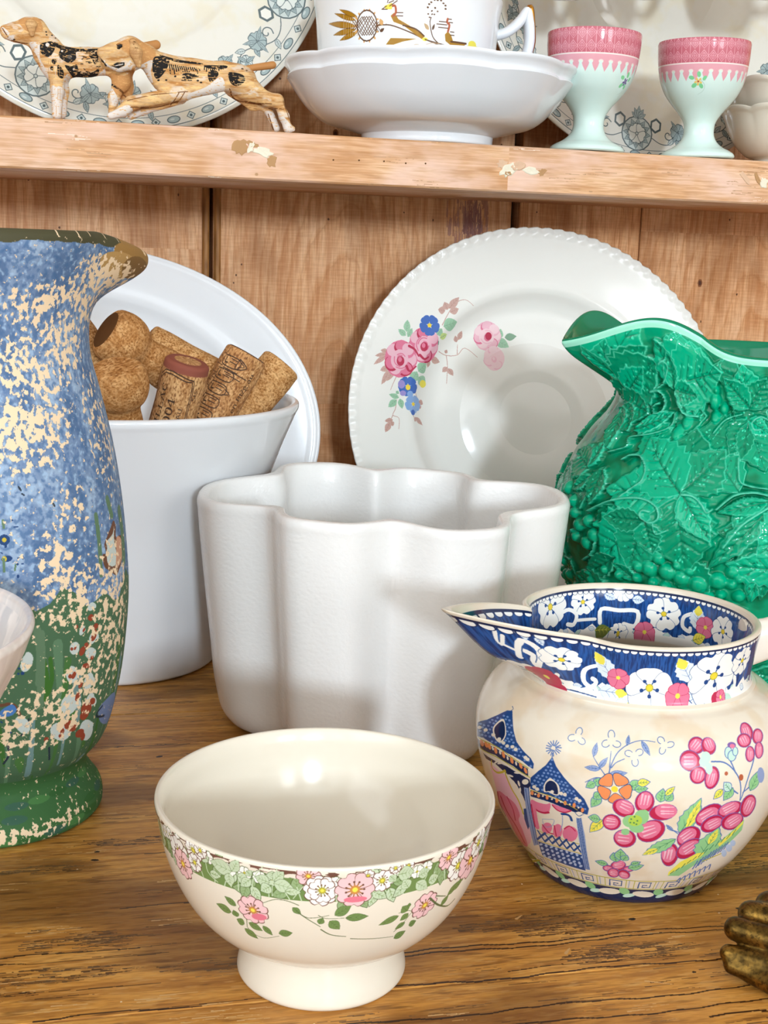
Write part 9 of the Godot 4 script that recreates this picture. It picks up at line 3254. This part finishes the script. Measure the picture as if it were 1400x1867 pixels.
func paint_pitcher_flowers(p: Paint) -> void:
	p.brush([467, 678, 475, 717, 475, 748], 9.5, FOREST)
	p.brush([480, 678, 484, 717, 474, 748], 7.5, FOREST)
	p.brush([456, 623, 462, 669, 460, 717], 13.4, MOSSY)
	p.brush([463, 632, 464, 687, 463, 758], 13.9, MOSSY)
	p.oval(408, 471, 9.5, 8.7, COBALT, 0.00)
	p.oval(411, 502, 8.9, 5.1, COBALT, -0.05)
	p.oval(408, 471, 3.8, 3.6, OCHRE, 0.00)
	p.oval(407, 502, 4.8, 3.8, OCHRE, 1.57)
	p.oval(422, 440, 1.8, 1.2, COBALT, -0.08)
	p.oval(430, 451, 2.2, 1.4, COBALT, -0.06)
	p.oval(426, 451, 2.2, 1.4, COBALT, -0.06)
	p.oval(430, 502, 2.1, 1.4, COBALT, -0.08)
	p.oval(437, 502, 2.8, 2.2, COBALT, 1.57)
	p.oval(428, 512, 2.4, 1.6, COBALT, -0.08)
	p.oval(436, 512, 2.2, 1.4, COBALT, -0.06)
	p.oval(410, 481, 3.2, 2.4, COBALT, 1.68)
	p.oval(403, 492, 2.2, 1.0, COBALT, -2.40)
	p.oval(428, 532, 2.8, 2.2, COBALT, 1.57)
	p.oval(431, 678, 2.1, 1.9, COBALT, 1.57)
	p.oval(440, 678, 2.1, 1.9, COBALT, 1.57)
	p.oval(426, 687, 2.1, 1.9, COBALT, 1.57)
	p.oval(442, 687, 1.8, 1.6, COBALT, 1.57)
	p.oval(432, 696, 3.4, 2.9, COBALT, 1.57)
	p.oval(425, 696, 2.3, 1.9, COBALT, 1.57)
	p.oval(412, 799, 2.1, 2.0, COBALT, 1.57)
	p.oval(396, 778, 2.4, 1.1, COBALT, -2.49)
	p.oval(415, 788, 2.4, 2.0, COBALT, 1.40)
	p.brush([407, 440, 408, 451], 4.3, MOSSY)
	p.brush([406, 502, 406, 522], 4.3, MOSSY)
	p.brush([425, 512, 423, 522], 3.0, MOSSY)
	p.blob([609, 502, 633, 481, 647, 471, 655, 481, 652, 502, 673, 502, 685, 512, 676, 543, 655, 561, 641, 567, 620, 555, 603, 543, 599, 522, 612, 522, 608, 512], UMBERISH)
	p.blob([615, 502, 640, 492, 647, 481, 643, 502, 644, 512, 651, 543, 632, 549, 617, 543, 612, 532, 615, 512], PALEGREY)
	p.blob([655, 502, 679, 512, 676, 543, 644, 555, 647, 532], TERRA)
	p.brush([394, 748, 414, 748, 423, 758, 427, 768], 5.8, UMBERISH)
	p.brush([407, 823, 409, 840, 399, 856], 4.0, DARKBLUE)
	p.brush([444, 778, 442, 799, 430, 807], 2.9, DARKBLUE)
	p.blob([394, 758, 413, 748, 422, 758, 413, 768, 393, 768], COBALT2)
	p.oval(433, 788, 19.6, 11.5, PALEGREY, -2.13)
	p.blob([610, 799, 660, 788, 694, 799, 719, 831, 684, 848, 631, 831], SLATEBLUE)
	p.brush([622, 799, 606, 807, 611, 815, 643, 823], 4.3, DARKBLUE)
	p.brush([489, 840, 494, 864], 3.7, DARKBLUE)
	p.brush([590, 451, 592, 492, 592, 555], 10.8, MOSSY)
	p.brush([685, 461, 691, 502, 687, 549], 23.8, MOSSY)
	p.brush([633, 431, 643, 461], 13.8, MOSSY)
	p.oval(443, 403, 3.5, 1.2, DARKBLUE, -2.61)
	p.oval(438, 394, 4.7, 1.7, DARKBLUE, -2.13)
	p.oval(497, 422, 4.7, 1.9, DARKBLUE, -2.16)
	p.oval(569, 659, 12.8, 9.5, PALEGREY, 2.14)
	p.oval(577, 659, 8.6, 5.2, PALEGREY, -2.46)
	p.oval(527, 669, 11.7, 10.2, PALEGREY, -2.07)
	p.oval(532, 669, 6.3, 5.4, PALEGREY, 1.36)
	p.oval(565, 687, 14.6, 10.2, PALEGREY, -2.68)
	p.oval(572, 687, 7.1, 5.6, PALEGREY, 0.21)
	p.oval(524, 717, 15.4, 10.8, PALEGREY, -2.27)
	p.oval(526, 707, 9.9, 5.3, PALEGREY, -2.39)
	p.oval(565, 737, 15.2, 12.4, PALEGREY, 1.66)
	p.oval(573, 737, 11.8, 6.3, PALEGREY, -2.51)
	p.oval(523, 768, 20.6, 17.2, PALEGREY, -2.32)
	p.oval(536, 768, 18.1, 7.7, PALEGREY, -2.60)
	p.oval(574, 778, 18.1, 13.1, PALEGREY, 1.70)
	p.oval(585, 778, 13.4, 6.9, PALEGREY, -2.44)
	p.oval(511, 815, 26.2, 15.3, PALEGREY, -2.62)
	p.oval(522, 815, 16.6, 7.8, PALEGREY, -2.67)
	p.oval(581, 831, 27.5, 16.3, PALEGREY, -2.42)
	p.oval(586, 823, 16.6, 6.7, PALEGREY, -2.79)
	p.oval(563, 604, 9.2, 6.8, PALEGREY, 2.88)
	p.oval(569, 604, 7.0, 4.5, PALEGREY, -2.61)
	p.oval(542, 641, 8.7, 5.8, PALEGREY, 2.07)
	p.oval(546, 641, 4.3, 3.8, PALEGREY, 1.32)
	p.oval(439, 678, 16.9, 10.0, PALEGREY, 1.88)
	p.oval(443, 669, 9.9, 5.8, PALEGREY, -2.01)
	p.oval(562, 623, 7.2, 6.0, BRICK, -2.93)
	p.oval(575, 641, 6.5, 5.1, BRICK, -2.77)
	p.oval(553, 669, 5.3, 4.3, BRICK, -2.62)
	p.oval(530, 632, 3.7, 3.2, BRICK, -2.46)
	p.oval(546, 641, 3.9, 2.8, BRICK, 2.14)
	p.oval(570, 659, 7.8, 6.2, BRICK, 2.26)
	p.oval(572, 650, 5.8, 4.5, BRICK, -2.90)
	p.oval(544, 678, 8.4, 6.5, BRICK, 2.07)
	p.oval(556, 707, 10.5, 4.7, BRICK, -2.91)
	p.oval(569, 696, 4.7, 3.8, BRICK, -2.72)
	p.oval(528, 717, 6.4, 4.6, BRICK, 1.93)
	p.oval(520, 717, 4.5, 3.7, BRICK, -2.23)
	p.oval(545, 737, 7.2, 5.3, BRICK, 1.84)
	p.oval(541, 758, 8.2, 6.3, BRICK, 1.90)
	p.oval(583, 778, 9.0, 6.0, BRICK, -2.67)
	p.oval(568, 788, 16.3, 11.5, BRICK, -2.67)
	p.oval(565, 799, 12.3, 8.8, BRICK, -2.90)
	p.oval(528, 807, 11.2, 8.4, BRICK, -2.80)
	p.oval(539, 815, 10.2, 7.2, BRICK, -2.89)
	p.oval(514, 815, 6.3, 4.5, BRICK, -2.00)
	p.oval(512, 823, 5.3, 3.9, BRICK, -2.85)
	p.oval(561, 831, 12.7, 7.8, BRICK, -2.94)
	p.oval(481, 823, 5.6, 4.4, BRICK, -2.66)
	p.oval(572, 840, 9.6, 6.4, BRICK, -2.38)
	p.oval(528, 669, 3.4, 2.4, BRICK, 2.07)
	p.oval(521, 669, 3.3, 2.9, BRICK, -2.46)
